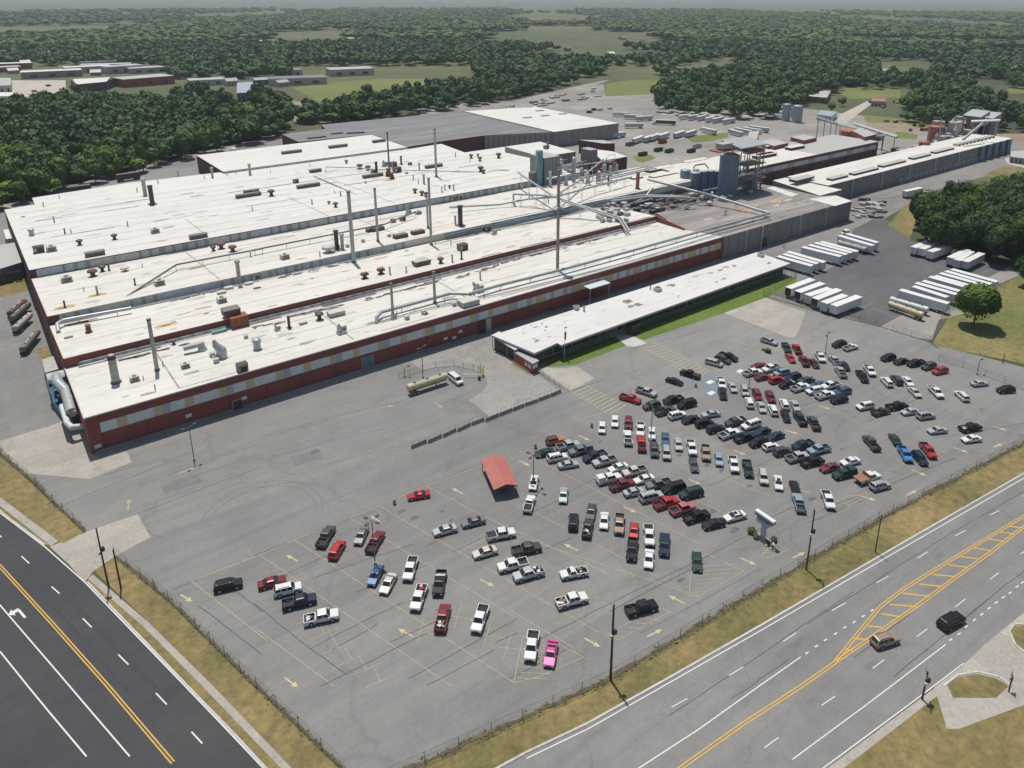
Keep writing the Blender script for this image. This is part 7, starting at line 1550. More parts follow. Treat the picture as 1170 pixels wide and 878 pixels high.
upole(A3, 520, 905, 815, 'dark utility pole with crossarm at the near edge of the main road', 1); upole(T3, 1075, 1308, 1262, 'utility pole on the dry meadow beyond the far fence', 0, .13, gear_=False)
p = T3(735, 1270)
ap_ = A3(800, 880); t = empty('antenna_mast', (ap_.x, ap_.y, 0), 0, 'small dark mast on the planted island at the bottom right', 'mast')
m_ = MB(); m_.tube((0, 0, 0), (0, 0, 3.2), .12, 'dark_metal', 6); m_.build('pole', t)
m_ = MB()
for k in range(4): m_.tube((0, 0, 3-k*.3), (1.0-.2*k, .4, 3.4-k*.2), .04, 'steel_dark', 5)
m_.box((.3, .1, 2.4), (.5, .4, .6), 'hvac'); m_.build('arm', t)
# flagpole on the lawn
p = qo(738, 550); zt = ztop(p.x, p.y, q_row(qo, 268)); t = empty('flagpole', (p.x, p.y, 0), 0, 'white flagpole with a limp dark flag on the office lawn', 'flagpole')
m_ = MB(); m_.tube((0, 0, 0), (0, 0, zt), .09, 'sign_white', 8, .05); m_.ball((0, 0, zt+.1), .14, 'rail_yellow', 8); m_.build('pole', t)
m_ = MB(); zf = zt*.86
for i in range(4): m_.add([(.06+.16*i, .1*(i % 2), zf), (.06+.16*(i+1), .1*((i+1) % 2), zf-.25), (.06+.16*(i+1)*.8, .1*((i+1) % 2), zf-2.4-.15*i), (.06+.16*i*.8, .1*(i % 2), zf-2.3-.15*i)], [(0, 1, 2, 3)], 'navy_cloth' if False else 'plastic_dark')
m_.build('flag', t)
# roadside pylon sign seen from behind at an angle
c0 = VF(400, 445); zt = ztop(c0.x, c0.y, q_row(VF, 225)); t = empty('roadside_sign', (c0.x, c0.y, 0), 0, 'grey pylon sign with two white beams and shrubs at its foot', 'sign')
a_, b_ = VF(325, 150, zt), VF(490, 262, zt); d = (b_-a_).normalized(); ang = math.atan2(d.y, d.x); L_ = (b_-a_).length; t.rotation_euler.z = ang
m_ = MB(); m_.box((0, 0, zt/2-.3), (1.0, .45, zt-.8), 'sign_grey'); m_.box((0, 0, .25), (3.2, 1.4, .5), 'old_concrete'); m_.build('pillar', t)
m_ = MB(); m_.box((0, 0, zt-.3), (L_, .9, .5), 'sign_white'); m_.box((0, 0, zt-.78), (L_*.98, .95, .1), 'dark_metal'); m_.build('beam', t)
m_ = MB(); m_.box((-.2, 0, zt-1.75), (L_*.62, 1.0, .6), 'sign_grey'); m_.box((-.2, 0, zt-2.1), (L_*.6, .9, .1), 'dark_metal'); m_.build('beam', t)
m_ = MB(); m_.box((0, 0, zt-1.2), (L_*.8, .16, .8), 'sign_grey'); m_.build('panel', t)
# concrete barrier line with gaps, and traffic drums
qbz = Q(440, 380, 5.85)
ends = [((175, 778), (278, 735)), ((288, 742), (378, 700)), ((388, 702), (475, 660)), ((485, 665), (572, 622)), ((578, 622), (662, 590)), ((672, 597), (760, 560)), ((765, 560), (850, 525)), ((855, 525), (930, 495)), ((935, 493), (1020, 465)), ((1025, 460), (1100, 432)), ((1105, 430), (1175, 400))]
for i, (a, c_) in enumerate(ends):
    p, r_ = qbz(*a), qbz(*c_); d = r_-p; t = MB(); L_ = d.length-.15
    pr_ = [(-.32, 0), (-.32, .12), (-.14, .4), (-.09, .95), (.09, .95), (.14, .4), (.32, .12), (.32, 0)]
    t.add([(x, y, z) for x in (-L_/2, L_/2) for y, z in pr_], [(k, (k+1) % 8, 8+(k+1) % 8, 8+k) for k in range(8)]+[tuple(range(8))[::-1], tuple(range(8, 16))], 'old_concrete')
    for x in (-L_/2+.3, 0, L_/2-.3): t.tube((x, 0, .95), (x, 0, 2.0), .03, 'fence_steel', 5)
    t.tube((-L_/2, 0, 1.95), (L_/2, 0, 1.95), .025, 'fence_steel', 5)
    o = t.build('concrete_barrier'); o.location = ((p.x+r_.x)/2, (p.y+r_.y)/2, .02); o.rotation_euler.z = math.atan2(d.y, d.x)
    tag(o, ORD[i]+' concrete barrier from the open end of the barrier line', 'barrier', 'concrete barriers before the gate')
for i, (q, x, y, lab) in enumerate(((V2, 180, 205, 'dark drum beside the red coupe at the row end'), (V4, 92, 245, 'dark drum left of the orange off-roader'), (V7, 47, 525, 'brown drum left of the white hatchback'), (VA, 428, 480, 'brown drum at the corner of the blue marked bays'), (A1, 456, 268, 'drum at the aisle end near the red coupe'))):
    if i == 4: continue
    p = q(x, y+8); m_ = MB(); m_.lathe((0, 0, 0), [(.42, 0), (.42, .1), (.3, .1), (.3, .95), (.25, 1.05), (.1, 1.15)], 'steel_dark', 10); m_.lathe((0, 0, .3), [(.31, 0), (.31, .18)], 'orange', 10); m_.lathe((0, 0, .65), [(.31, 0), (.31, .18)], 'orange', 10)
    o = m_.build('traffic_drum'); o.location = (p.x, p.y, .02); tag(o, lab, 'traffic drum', 'traffic drums at row ends')
# yellow gate posts
p = qbz(650, 300); t = empty('yellow_gate_frame', (p.x, p.y, 0), .4, 'yellow gate posts and frame at the round asphalt patch', 'gate')
m_ = MB(); zt = ztop(p.x, p.y, q_row(qbz, 232))
for dx, dy in ((0, 0), (1.2, .4), (.4, 1.4), (1.6, 1.6)): m_.tube((dx, dy, 0), (dx, dy, zt), .1, 'rail_yellow', 6)
m_.build('post', t); m_ = MB()
for z in (.6, 1.4, 2.2): m_.tube((0, 0, z), (1.2, .4, z), .07, 'rail_yellow', 5); m_.tube((1.2, .4, z), (1.6, 1.6, z), .07, 'rail_yellow', 5)
m_.build('rail', t)
m_ = MB(); a_ = qbz(520, 302)-p; m_.tube((0, 0, .9), (a_.x*math.cos(.4)+a_.y*math.sin(.4), -a_.x*math.sin(.4)+a_.y*math.cos(.4), .9), .14, 'sign_white', 6); m_.build('barrier_arm', t)
m_ = MB(); m_.box((-1.8, -.2, .6), (.6, .6, 1.2), 'dark_metal'); m_.build('control_box', t)
# small things near the office and lot
for x, y, rr, nm, lab in ((1105, 145, .9, 'bush', 'scrubby bush pile in the lot below the far small silver pickup'), (1060, 180, .8, 'bush', 'low dry bush in the lot beside the larger scrubby one')): pass

# fences: posts, rails and a fine wire mesh
def mesh_mat():
    m, nt, bs = newmat('wire_mesh'); bs.inputs['Base Color'].default_value = (.2, .2, .2, 1); bs.inputs['Roughness'].default_value = .6
    v = coords(nt); tr = node(nt, 'ShaderNodeBsdfTransparent'); mx = node(nt, 'ShaderNodeMixShader')
    w = node(nt, 'ShaderNodeTexNoise'); w.inputs['Scale'].default_value = 14; nt.links.new(v, w.inputs['Vector'])
    r_ = ramp(nt, w.outputs[0], [(.6, (0, 0, 0)), (.63, (1, 1, 1))]); nt.links.new(r_, mx.inputs[0]); nt.links.new(tr.outputs[0], mx.inputs[1]); nt.links.new(bs.outputs[0], mx.inputs[2])
    nt.links.new(mx.outputs[0], nt.nodes['Material Output'].inputs[0])
mesh_mat()
def fence(label, pts, h=2.1, step=5.0, weeds=True):
    pts = [Vector((p[0], p[1], 0)) for p in pts]; t = empty('chain_link_fence', pts[0], 0, label, 'fence', 'chain link fences round the works')
    pm_ = MB(); pm_.tube((0, 0, 0), (0, 0, h), .05, 'fence_steel', 6); pme = pm_.mesh('fence_post'); rl = MB(); wm_ = MB(); n_ = 0
    for a, c_ in zip(pts, pts[1:]):
        L = (c_-a).length; k = max(1, round(L/step))
        for i in range(k):
            if n_ < 95: hang(inst('fence_post', pme, None, a.lerp(c_, i/k)), t); n_ += 1
        rl.tube((a.x, a.y, h-.05), (c_.x, c_.y, h-.05), .035, 'fence_steel', 5); rl.tube((a.x, a.y, .12), (c_.x, c_.y, .12), .025, 'fence_steel', 5); rl.tube((a.x, a.y, h*.5), (c_.x, c_.y, h*.5), .02, 'fence_steel', 4)
        wm_.add([(a.x, a.y, .1), (c_.x, c_.y, .1), (c_.x, c_.y, h-.06), (a.x, a.y, h-.06)], [(0, 1, 2, 3)], 'wire_mesh')
    wbuild(rl, 'rail', t); wbuild(wm_, 'wire_mesh', t)
fence('long chain link fence between the lot and the main road verge', FR[:6])
fence('chain link fence along the side road beside the lot', FL2+[(26.2, 76)])
fence('chain link fence along the side road left of the crossover', FL)
fence('chain link fence between the lot and the trailer yard', px(P1, [(872, 338), (930, 355), (1000, 372), (1062, 391), (1072, 398)]))
fence('chain link fence beside the lone tree and the trailer pad', px(P1, [(1064, 391), (1072, 372), (1078, 362), (1090, 352), (1110, 342), (1150, 325)]), weeds=False)
fence('far chain link fence along the edge of the lot towards the meadow', px(P1, [(1072, 412), (1100, 420), (1125, 430), (1170, 446), (1230, 466)]), weeds=False)
fence('curved chain link fence around the asphalt patch by the tank trailer', px(qbz, [(90, 310), (240, 262), (340, 232), (460, 225), (590, 250), (640, 275)]), 1.8, 4)
fence('chain link fence from the gatehouse down to the barriers', px(qo, [(500, 665), (600, 735), (700, 800), (790, 835)]), 1.6, 3)
fence('short chain link fence round the trailer corner of the lawn', px(W1, [(20, 700), (120, 640), (300, 520), (310, 490)]), 1.8, 4)

# ---------------------------------------------------------------- trees and planting
import numpy as np
def crown_pts(seed, n, lobes, squash=.8):
    r = random.Random(seed); L = [((0, 0, 0), .78)]
    for i in range(lobes):
        a = 2*math.pi*i/lobes+r.uniform(-.4, .4); e = r.uniform(-.35, .75); d = r.uniform(.42, .62)
        L.append(((d*math.cos(a)*math.cos(e), d*math.sin(a)*math.cos(e), d*math.sin(e)*squash), r.uniform(.3, .46)))
    out = []
    while len(out) < n:
        c_, R = r.choice(L); v = Vector((r.gauss(0, 1), r.gauss(0, 1), r.gauss(0, 1))).normalized()
        p = Vector(c_)+v*R*r.uniform(.86, 1.06)
        if any((p-Vector(c2)).length < R2*.8 for c2, R2 in L if c2 is not c_): continue
        out.append((p, v))
    return out, L
def crown_mb(seed, n, lobes, leaf, mat, core=True):
    r = random.Random(seed+100); pts, L = crown_pts(seed, n, lobes); b = MB()
    for p, v in pts:
        nn = (v+Vector((r.gauss(0, .45), r.gauss(0, .45), r.gauss(0, .45)+.25))).normalized(); q = nn.to_track_quat('Z', 'Y'); s_ = leaf*r.uniform(.6, 1.35); k = r.randint(4, 6); a0 = r.uniform(0, 6)
        b.add([p+q @ Vector((s_*r.uniform(.6, 1)*math.cos(a0+2*math.pi*i/k), s_*r.uniform(.6, 1)*math.sin(a0+2*math.pi*i/k), r.uniform(-.12, .12)*s_)) for i in range(k)], [tuple(range(k))], mat)
    if core:
        for c_, R in L: b.ball(c_, R*.82, mat, 8)
    return b
HI = [crown_mb(i, 1500, 11+i % 3, .075, 'leaf' if i % 2 else 'leaf_dark').mesh('crown') for i in range(5)]
LO = [crown_mb(40+i, 380, 7, .13, 'leaf_dark' if i % 2 else 'leaf').mesh('crown') for i in range(5)]
tk = MB(); tk.lathe((0, 0, 0), [(.5, 0), (.36, .12), (.3, .6), (.18, 1)], 'bark', 8)
for i in range(5):
    a = i*1.3; tk.tube((0, 0, .62+.05*i), (1.5*math.cos(a), 1.5*math.sin(a), 1.02+.05*i), .14, 'bark', 6, .05)
TRUNK = tk.mesh('trunk')
def put_tree(x, y, h, w, label, group, meshes, name='tree', rnd_=random):
    t = empty(name, (x, y, 0), rnd_.uniform(0, 6.28), label, 'tree', group)
    c_ = inst('crown', rnd_.choice(meshes), t, (0, 0, h*.58)); c_.scale = (w/2/.98, w/2/.98*rnd_.uniform(.85, 1.1), h*.45/.95)
    k = inst('trunk', TRUNK, t); k.scale = (h/22, h/22, h*.5); return t
def inside(p, poly):
    c_ = False; n = len(poly)
    for i in range(n):
        a, b_ = poly[i], poly[i-1]
        if (a[1] > p[1]) != (b_[1] > p[1]) and p[0] < (b_[0]-a[0])*(p[1]-a[1])/(b_[1]-a[1])+a[0]: c_ = not c_
    return c_
def scatter(poly, step, seed, jit=.42):
    r = random.Random(seed); xs = [p[0] for p in poly]; ys = [p[1] for p in poly]; out = []; j = 0
    y = min(ys)
    while y < max(ys):
        x = min(xs)+(j % 2)*step/2
        while x < max(xs):
            p = (x+r.uniform(-jit, jit)*step, y+r.uniform(-jit, jit)*step)
            if inside(p, poly): out.append(p)
            x += step
        y += step*.87; j += 1
    return out
rt = random.Random(5)
# lone tree and grove
LT = crown_mb(91, 2600, 14, .06, 'leaf_dark').mesh('crown'); p = P1(1112, 373); t = put_tree(p.x, p.y, 15.5, 13.8, 'big lone dark green tree on the dry meadow beside the trailers', None, [LT], 'lone_tree', rt)
for c_ in t.children:
    if c_.name.startswith('crown'): c_.location.z = 8.8; c_.scale.z = 7.6
p = P1(1168, 330); put_tree(p.x+4, p.y, 13, 11, 'tree cut by the right edge above the meadow, nearest the lone tree', None, HI, 'tree', rt)
grove = px(P1, [(1040, 272), (1062, 289), (1110, 298), (1170, 306), (1300, 318), (1300, 232), (1150, 236), (1118, 246), (1068, 244), (1046, 256)])
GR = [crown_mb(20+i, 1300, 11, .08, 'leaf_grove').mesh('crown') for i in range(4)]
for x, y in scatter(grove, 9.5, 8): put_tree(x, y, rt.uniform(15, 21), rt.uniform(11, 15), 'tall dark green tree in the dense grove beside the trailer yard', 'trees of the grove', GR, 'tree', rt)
for a in ((1140, 226), (1160, 222), (1172, 220), (1152, 232)):
    p = P1(*a); put_tree(p.x, p.y, 13, 11, 'tree at the far side of the grove near the depot', 'trees behind the grove', HI, 'tree', rt)
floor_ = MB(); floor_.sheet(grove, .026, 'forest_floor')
WOODS = [px(P1, w) for w in (
 [(-160, 275), (0, 240), (60, 224), (130, 206), (220, 181), (300, 162), (322, 155), (332, 148), (300, 141), (262, 131), (200, 123), (100, 121), (40, 125), (0, 129), (-160, 140)],
 [(330, 147), (352, 142), (398, 141), (420, 138), (400, 132), (345, 135)],
 [(200, 121), (262, 128), (275, 120), (262, 112), (225, 108), (200, 112)], [(285, 124), (326, 138), (330, 124), (312, 114), (290, 112)],
 [(382, 136), (430, 138), (480, 131), (550, 121), (630, 103), (660, 95), (560, 97), (520, 103), (450, 115), (390, 126)],
 [(752, 128), (780, 133), (850, 137), (882, 137), (908, 124), (945, 109), (970, 100), (1000, 93), (960, 82), (850, 82), (762, 92), (750, 110)],
 [(1028, 140), (1060, 147), (1120, 152), (1170, 153), (1280, 156), (1330, 92), (1150, 86), (1000, 91), (962, 97), (985, 103), (1036, 101), (1044, 112), (1030, 125)])]
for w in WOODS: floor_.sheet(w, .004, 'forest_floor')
tag(floor_.build('forest_floor'), kind='structure')
names = ['leafy dark green tree in the large wood beyond the rail track', 'tree in the clump between the log yard and the halls', 'tree among the houses left of the field', 'tree near the blue shed left of the field', 'tree in the belt between the rail track and the field', 'tree in the rounded wood behind the gravel yard', 'tree in the far right wood beyond the plant']
allt = []
for i, w in enumerate(WOODS):
    for x, y in scatter(w, (8.6, 9, 17, 14, 10.5, 12.5, 14)[i], 30+i):
        if i == 6 and math.sin(x*.016-y*.022+1.0) > .72: continue
        allt.append((math.hypot(x, y), x, y, i))
allt.sort(); NT = 210
for d_, x, y, i in allt[:NT]: put_tree(x, y, rt.uniform(9, 20), rt.choice((6.5, 8, 9.5, 11, 13, 15.5))*rt.uniform(.9, 1.1), names[i], 'trees: '+names[i][5:] if i else 'trees of the large wood', LO, 'tree', rt)
def mass(name, pts, base, mat, hr, wr, seed):
    """one mesh of many small crowns"""
    r = np.random.default_rng(seed); bs_ = []
    for b in base:
        v = np.array(b.v, dtype=np.float32); bs_.append((v, b.f))
    V = []; loops = []; starts = []; tot = []; off_ = 0; lp = 0
    for x, y in pts:
        v, f = bs_[r.integers(len(bs_))]; a = r.uniform(0, 6.28); ca, sa = math.cos(a), math.sin(a); h = r.uniform(*hr); w = r.uniform(*wr)
        q = np.empty_like(v); q[:, 0] = (v[:, 0]*ca-v[:, 1]*sa)*w/2+x; q[:, 1] = (v[:, 0]*sa+v[:, 1]*ca)*w/2+y; q[:, 2] = v[:, 2]*h*.45+h*.56
        V.append(q)
        for ff in f: loops.extend([k+off_ for k in ff]); starts.append(lp); tot.append(len(ff)); lp += len(ff)
        off_ += len(v)
    me = bpy.data.meshes.new(name); V = np.concatenate(V); me.vertices.add(len(V)); me.vertices.foreach_set('co', V.ravel()); me.loops.add(len(loops)); me.loops.foreach_set('vertex_index', np.array(loops, dtype=np.int32))
    me.polygons.add(len(starts)); me.polygons.foreach_set('loop_start', np.array(starts, dtype=np.int32)); me.materials.append(MATS[mat]); me.update(calc_edges=True)
    o = bpy.data.objects.new(name, me); COL.objects.link(o); return tag(o, kind='stuff')
LB = [crown_mb(60+i, 110, 6, .23, 'leaf_far') for i in range(4)]; FB = [crown_mb(70+i, 34, 5, .4, 'leaf_far') for i in range(4)]
mass('wood', [(x, y) for d_, x, y, i in allt[NT:]], LB, 'leaf_far', (8.5, 20), (7, 17), 3)
# the country beyond: patchy woods out to the horizon
far_pts = []; rf = random.Random(77)
def fieldy(x, y): 
    return math.sin(x*.0031+1.3)*math.sin(y*.0027+.4)+.6*math.sin(x*.0071-y*.0052)+.35*math.sin(y*.013+x*.009)
d_ = 760.0
while d_ < 5200:
    st_ = 15+max(0, d_-1000)*.012; n = int(d_*1.5/st_)
    for i in range(n):
        a = YAW-.72+1.5*(i+rf.random())/n-.02; x = d_*math.sin(a)+rf.uniform(-st_, st_)*.4; y = d_*math.cos(a)+rf.uniform(-st_, st_)*.4; pp_ = proj((x, y, 0))
        if pp_[1] > 90.5: continue
        if fieldy(x, y) > .38: continue
        if pp_[1] > 76 and (330 < pp_[0] < 540 or 688 < pp_[0] < 752 or -20 < pp_[0] < 190): continue
        if rf.random() < .1: continue
        if pp_[0] > 760 and pp_[1] > 70 and math.sin(x*.012-y*.021) > .55: continue
        far_pts.append((x, y, d_))
    d_ += st_*.9
mass('far_wood', [(x, y) for x, y, d_ in far_pts if d_ < 1700], FB, 'leaf_far', (12, 19), (15, 21), 5)
mass('distant_wood', [(x, y) for x, y, d_ in far_pts if d_ >= 1700], FB, 'leaf_far', (14, 22), (26, 48), 6)
# single trees in yards
for x, y, h, lab in ((950, 128, 9, 'tree left of the pair beyond the silos'), (962, 122, 10, 'taller tree of the pair beyond the silos'), (1006, 103, 8, 'lone small tree in the strip field'), (52, 116, 12, 'tree standing before the far stores at the left'), (88, 110, 14, 'dark conifer like tree at the corner of the far shed'), (420, 112, 16, 'round tree standing alone at the edge of the field'), (350, 126, 8, 'small tree by the log yard'), (372, 122, 8, 'small tree at the field corner by the log yard')):
    p = P1(x, y); put_tree(p.x, p.y, h, h*.85, lab, None, LO, 'tree', rt)
# log piles
for i, (x, y) in enumerate(((310, 118), (325, 122), (340, 126), (352, 131), (365, 128), (378, 133), (348, 138), (390, 131))):
    p = P1(x, y); b = MB()
    for k in range(16): b.tube((-7, (k % 6)*1.1-3+rg.uniform(-.2, .2), .5+(k//6)*.9), (7, (k % 6)*1.1-3, .5+(k//6)*.9), .5, 'scrap', 6)
    o = b.build('log_pile'); o.location = (p.x, p.y, 0); o.rotation_euler.z = rg.uniform(0, 3); tag(o, 'brown pile of logs in the far yard beside the wood', 'log pile', 'log piles in the far yard')
# weeds along the fences, shrubs at the sign, verge tufts
def tufts(name, pts, n, w, h, mat='weed', spread=.6, seed=1):
    r = random.Random(seed); b = MB(); segs = [(Vector(a), Vector(c_)) for a, c_ in zip(pts, pts[1:])]; tl = sum((c_-a).length for a, c_ in segs)
    for a, c_ in segs:
        for i in range(int(n*(c_-a).length/tl)):
            p = a.lerp(c_, r.random()); x, y = p.x+r.gauss(0, spread), p.y+r.gauss(0, spread); hh = h*r.uniform(.4, 1.2)
            for k in range(3):
                an_ = r.uniform(0, 6.28); dx, dy = w*math.cos(an_), w*math.sin(an_)
                b.add([(x-dx, y-dy, .03+hh*.2), (x+dx, y+dy, .03+hh*.3), (x-dy*1.6+r.uniform(-.2, .2), y+dx*1.6, .03+hh)], [(0, 1, 2)], mat)
    return tag(b.build(name), kind='stuff')
fr2 = [(p[0], p[1]) for p in FR[:6]]
tufts('weeds', fr2, 900, .16, .16, 'weed', .35, 2)
tufts('weeds', FL2+[(26.2, 76)], 220, .14, .14, 'weed', .3, 3); tufts('weeds', FL, 160, .14, .14, 'weed', .3, 4)
tufts('weeds', px(P1, [(872, 338), (930, 355), (1000, 372), (1062, 391), (1072, 398)]), 140, .12, .12, 'weed', .3, 5)
def bush(x, y, r0, label, group=None, mat='leaf'):
    t = empty('bush', (x, y, 0), rt.uniform(0, 6), label, 'bush', group); c_ = inst('foliage', LO[rt.randrange(5)], t, (0, 0, r0*.6)); c_.scale = (r0, r0, r0*.75)
    k = inst('stem', TRUNK, t); k.scale = (r0*.1, r0*.1, r0*.5)
for q, x, y, r0, lab in ((VF, 300, 385, 1.0, 'sparse bush left of the pylon sign foot'), (VF, 345, 430, .7, 'small bush at the left foot of the pylon sign'), (VF, 500, 455, .8, 'sparse bush right of the pylon sign foot'), (VF, 445, 480, .6, 'low bush in front of the pylon sign'), (VA, 1072, 178, 1.1, 'scrubby bush standing in the lot below the far small silver pickup'), (VA, 1030, 160, .6, 'tiny bush beside the scrubby one in the upper lot'), (A2, 800, 375, .7, 'low shrub left of the sign near its kerb')):
    p = q(x, y); bush(p.x, p.y, r0, lab)
for i, (x, y) in enumerate(((470, 418), (560, 388), (575, 384))):
    p = B2(x, y); bush(p.x, p.y, .7, ('small bush left of the office door path', 'small bush right of the office door path', 'second small bush right of the office door path')[i])
sb = MB()
for q, x, y in ((VF, 470, 500), (VF, 500, 515), (VF, 430, 470)): p = q(x, y); sb.box((p.x, p.y, .15), (2.4, .3, .3), 'pale_concrete', .7)
tag(sb.build('sign_kerb'), kind='structure')
# scattered scrap and pallets by the warehouse corner
for i in range(34):
    p = T3(rt.uniform(410, 540), rt.uniform(575, 660)); b = MB(); b.box((0, 0, .5), (rt.uniform(1.5, 6), rt.uniform(1, 2.5), rt.uniform(.4, 1.6)), rt.choice(['hvac', 'scrap', 'dark_metal', 'pale_roof', 'galv', 'wood_pole']))
    for k in range(3): b.box((rt.uniform(-1.5, 1.5), rt.uniform(-1, 1), .2), (rt.uniform(1, 3), .3, .3), rt.choice(['scrap', 'galv', 'dark_metal']), rt.uniform(0, 3))
    o = b.build('scrap_heap'); o.location = (p.x, p.y, .03); o.rotation_euler.z = rt.uniform(0, 3); tag(o, 'heap of scrap and pallets at the right corner of the grey warehouse', 'scrap heap', 'scrap heaps by the warehouse corner')
for i in range(30):
    x = rt.uniform(570, 690); p = P1(x, 130-(x-570)*.22+rt.uniform(-6, 6)); b = MB(); b.box((0, 0, .8), (rt.uniform(4, 14), rt.uniform(2, 5), rt.uniform(.8, 2.2)), rt.choice(['hvac', 'scrap', 'pale_roof', 'galv', 'panel_grey']))
    b.box((rt.uniform(-2, 2), 1, 1), (3, 2, 1.6), rt.choice(['rust', 'scrap', 'dark_metal']))
    o = b.build('material_stack'); o.location = (p.x, p.y, .03); o.rotation_euler.z = rt.uniform(-.3, .5); tag(o, 'low stack of materials in the far storage yard', 'material stack', 'material stacks in the far storage yard')
# far parked vehicles as small trucks
for i in range(26):
    q, x, y = rt.choice(((T3, rt.uniform(470, 640), rt.uniform(140, 175)), (T3, rt.uniform(660, 760), rt.uniform(250, 275)), (T3, rt.uniform(520, 620), rt.uniform(225, 240)), (T0, rt.uniform(20, 300), rt.uniform(60, 140)), (T2, rt.uniform(360, 470), rt.uniform(175, 195)), (T3, rt.uniform(1080, 1170), rt.uniform(375, 400))))
    p = q(x, y); me = car_meshes('van', True); t = empty('far_van', (p.x, p.y, .05), rt.uniform(-.4, .4), 'tiny far vehicle parked beyond the works', 'vehicle', 'far vehicles beyond the works'); inst('body', me['body'], t, mat=rt.choice(['paint_white', 'paint_silver', 'paint_navy', 'paint_red', 'paint_grey']))
    inst('windscreen', me['windscreen'], t)
# the town beyond the woods
hm = {}
def town(x, y, w, d, h, wall, roof, flat):
    k = (round(w), round(d), round(h), wall, roof)
    b = MB(); b.box((0, 0, h/2), (w, d, h), wall)
    for s_ in (-.3, 0, .3): b.box((w*s_, -d/2-.05, h*.4), (w*.12, .12, h*.4), 'dark_metal')
    r_ = MB()
    if flat: r_.box((0, 0, h+.2), (w+.4, d+.4, .4), roof)
    else: r_.add([(-w/2-.5, -d/2-.5, h), (w/2+.5, -d/2-.5, h), (w/2+.5, d/2+.5, h), (-w/2-.5, d/2+.5, h), (-w/2-.5, 0, h+d*.28), (w/2+.5, 0, h+d*.28)], [(0, 1, 5, 4), (2, 3, 4, 5), (0, 4, 3), (1, 2, 5), (3, 2, 1, 0)], roof)
    t = empty('far_building', (x, y, 0), rt.uniform(-.3, .3), 'small far building in the town beyond the woods', 'building', 'far buildings of the town'); b.build('wall', t); r_.build('roof', t)
spots = [(150, 95), (165, 97), (178, 94), (236, 97), (250, 95), (264, 98), (298, 97), (312, 95), (322, 99), (340, 96), (60, 88), (110, 86), (15, 84), (205, 88), (280, 86), (330, 86), (140, 83), (905, 88), (1010, 86)]
for i in range(40): spots.append((rt.uniform(-10, 420), rt.uniform(44, 88)))
for i in range(16): spots.append((rt.uniform(420, 1180), rt.uniform(34, 70)))
for x, y in spots:
    p = P1(x, y); big = rt.random() < .4
    town(p.x, p.y, rt.uniform(30, 70) if big else rt.uniform(10, 18), rt.uniform(18, 34) if big else rt.uniform(8, 12), rt.uniform(6, 9) if big else rt.uniform(3.5, 6), rt.choice(['pale_concrete', 'panel_grey', 'hut_brick', 'far_siding']), rt.choice(['back_roof', 'pale_roof', 'dark_roof', 'pale_roof']), big)

# bare weedy margin along the fence feet
wm2 = MB(); rw = random.Random(12); plain('weed_margin', (.115, .095, .055), .95, 0, .35, .5)
def margin(pts, w):
    for a, c_ in zip(pts, pts[1:]):
        a, c_ = Vector((a[0], a[1])), Vector((c_[0], c_[1])); d = c_-a; L = d.length; d /= L; nn = Vector((-d.y, d.x)); n = max(2, int(L/1.6)); up = [a+d*L*i/n+nn*w*rw.uniform(.2, 1.1) for i in range(n+1)]; dn = [a+d*L*i/n-nn*w*rw.uniform(.1, .8) for i in range(n+1)]
        for i in range(n): wm2.add([(dn[i].x, dn[i].y, .021), (dn[i+1].x, dn[i+1].y, .021), (up[i+1].x, up[i+1].y, .021), (up[i].x, up[i].y, .021)], [(0, 1, 2, 3)], 'weed_margin')
margin(fr2, .75); margin(FL2+[(26.2, 76)], .5); margin(FL, .6); margin(px(P1, [(872, 338), (930, 355), (1000, 372), (1062, 391), (1072, 398)]), .5)
tag(wm2.build('weed_margin'), kind='structure')
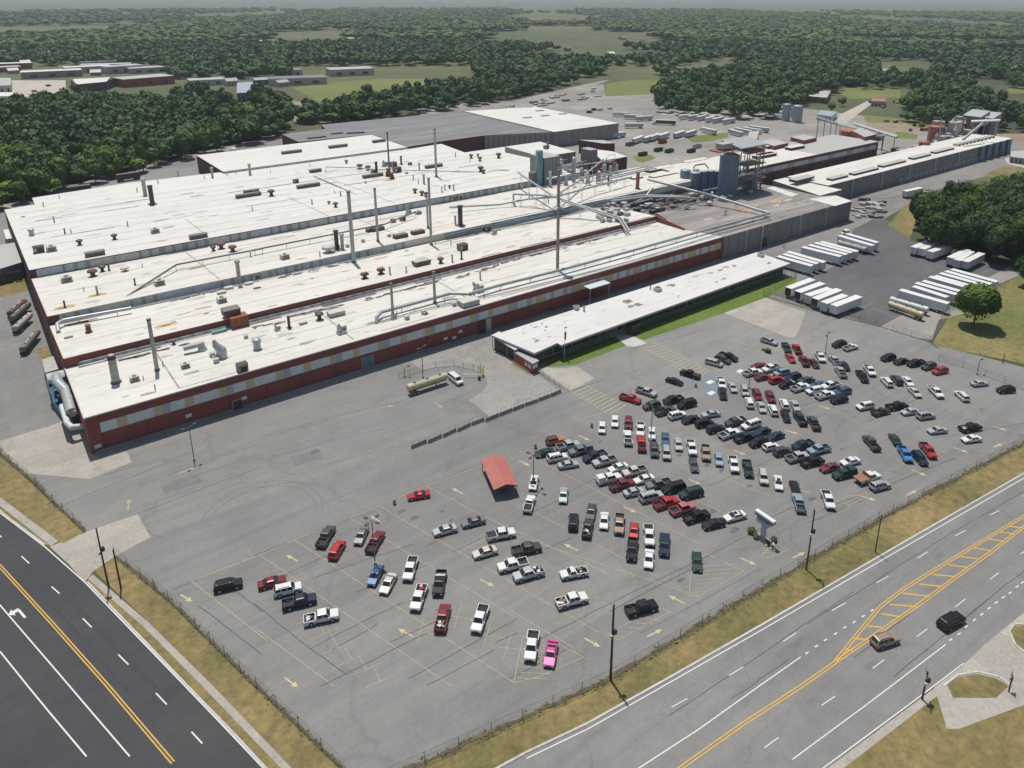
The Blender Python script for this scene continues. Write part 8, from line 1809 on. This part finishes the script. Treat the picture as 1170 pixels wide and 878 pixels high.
# ---------------------------------------------------------------- camera, sky, sun
cam = bpy.data.cameras.new('camera'); co = bpy.data.objects.new('camera', cam); COL.objects.link(co)
M3 = Matrix((RGT, UPV, -FWD)).transposed(); co.matrix_world = Matrix.Translation(CAMP) @ M3.to_4x4()
W_, H_ = 1170, 878
cam.sensor_fit = 'HORIZONTAL'; cam.sensor_width = 36; cam.lens = FPX/W_*36
cam.shift_x = (W_/2-CX)/W_; cam.shift_y = -(H_/2-CY)/W_
cam.clip_start = 1; cam.clip_end = 30000; sc.camera = co
SUN_EL, SUN_AZ = rad(71), rad(12)      # azimuth from +Y towards +X
w = bpy.data.worlds.new('World'); sc.world = w; w.use_nodes = True; nt = w.node_tree
bg = nt.nodes['Background']; sk = nt.nodes.new('ShaderNodeTexSky'); sk.sky_type = 'NISHITA'; sk.sun_disc = False; sk.sun_elevation = SUN_EL; sk.sun_rotation = SUN_AZ; sk.air_density = 1.2; sk.dust_density = 1.5
nt.links.new(sk.outputs[0], bg.inputs[0]); bg.inputs[1].default_value = .078
sl = bpy.data.lights.new('sun', 'SUN'); sl.energy = 3.95; sl.angle = rad(.53); sl.color = (1, .955, .87); so = bpy.data.objects.new('sun', sl); COL.objects.link(so)
dv = Vector((math.sin(SUN_AZ)*math.cos(SUN_EL), math.cos(SUN_AZ)*math.cos(SUN_EL), math.sin(SUN_EL))); so.rotation_euler = dv.to_track_quat('Z', 'Y').to_euler(); so.location = (0, 0, 300)
sc.view_settings.view_transform = 'Standard'; sc.view_settings.look = 'None'; sc.view_settings.gamma = 1; sc.view_settings.exposure = 0.05; sc.view_settings.use_curve_mapping = False
hz = bpy.data.materials.new('haze_air'); hz.use_nodes = True; hn = hz.node_tree; hn.nodes.clear()
ho = hn.nodes.new('ShaderNodeOutputMaterial'); pv = hn.nodes.new('ShaderNodeVolumePrincipled'); pv.inputs['Color'].default_value = (.82, .9, 1, 1); pv.inputs['Density'].default_value = .000075; pv.inputs['Anisotropy'].default_value = .1
hn.links.new(pv.outputs[0], ho.inputs['Volume']); MATS['haze_air'] = hz
hb = MB(); hb.box((0, 0, 52.5), (28400, 28400, 107.5), 'haze_air'); tag(hb.build('haze'), kind='stuff')
sc.render.engine = 'CYCLES'; sc.cycles.max_bounces = 4; sc.cycles.diffuse_bounces = 2; sc.cycles.glossy_bounces = 2; sc.cycles.transparent_max_bounces = 6; sc.cycles.use_denoising = True
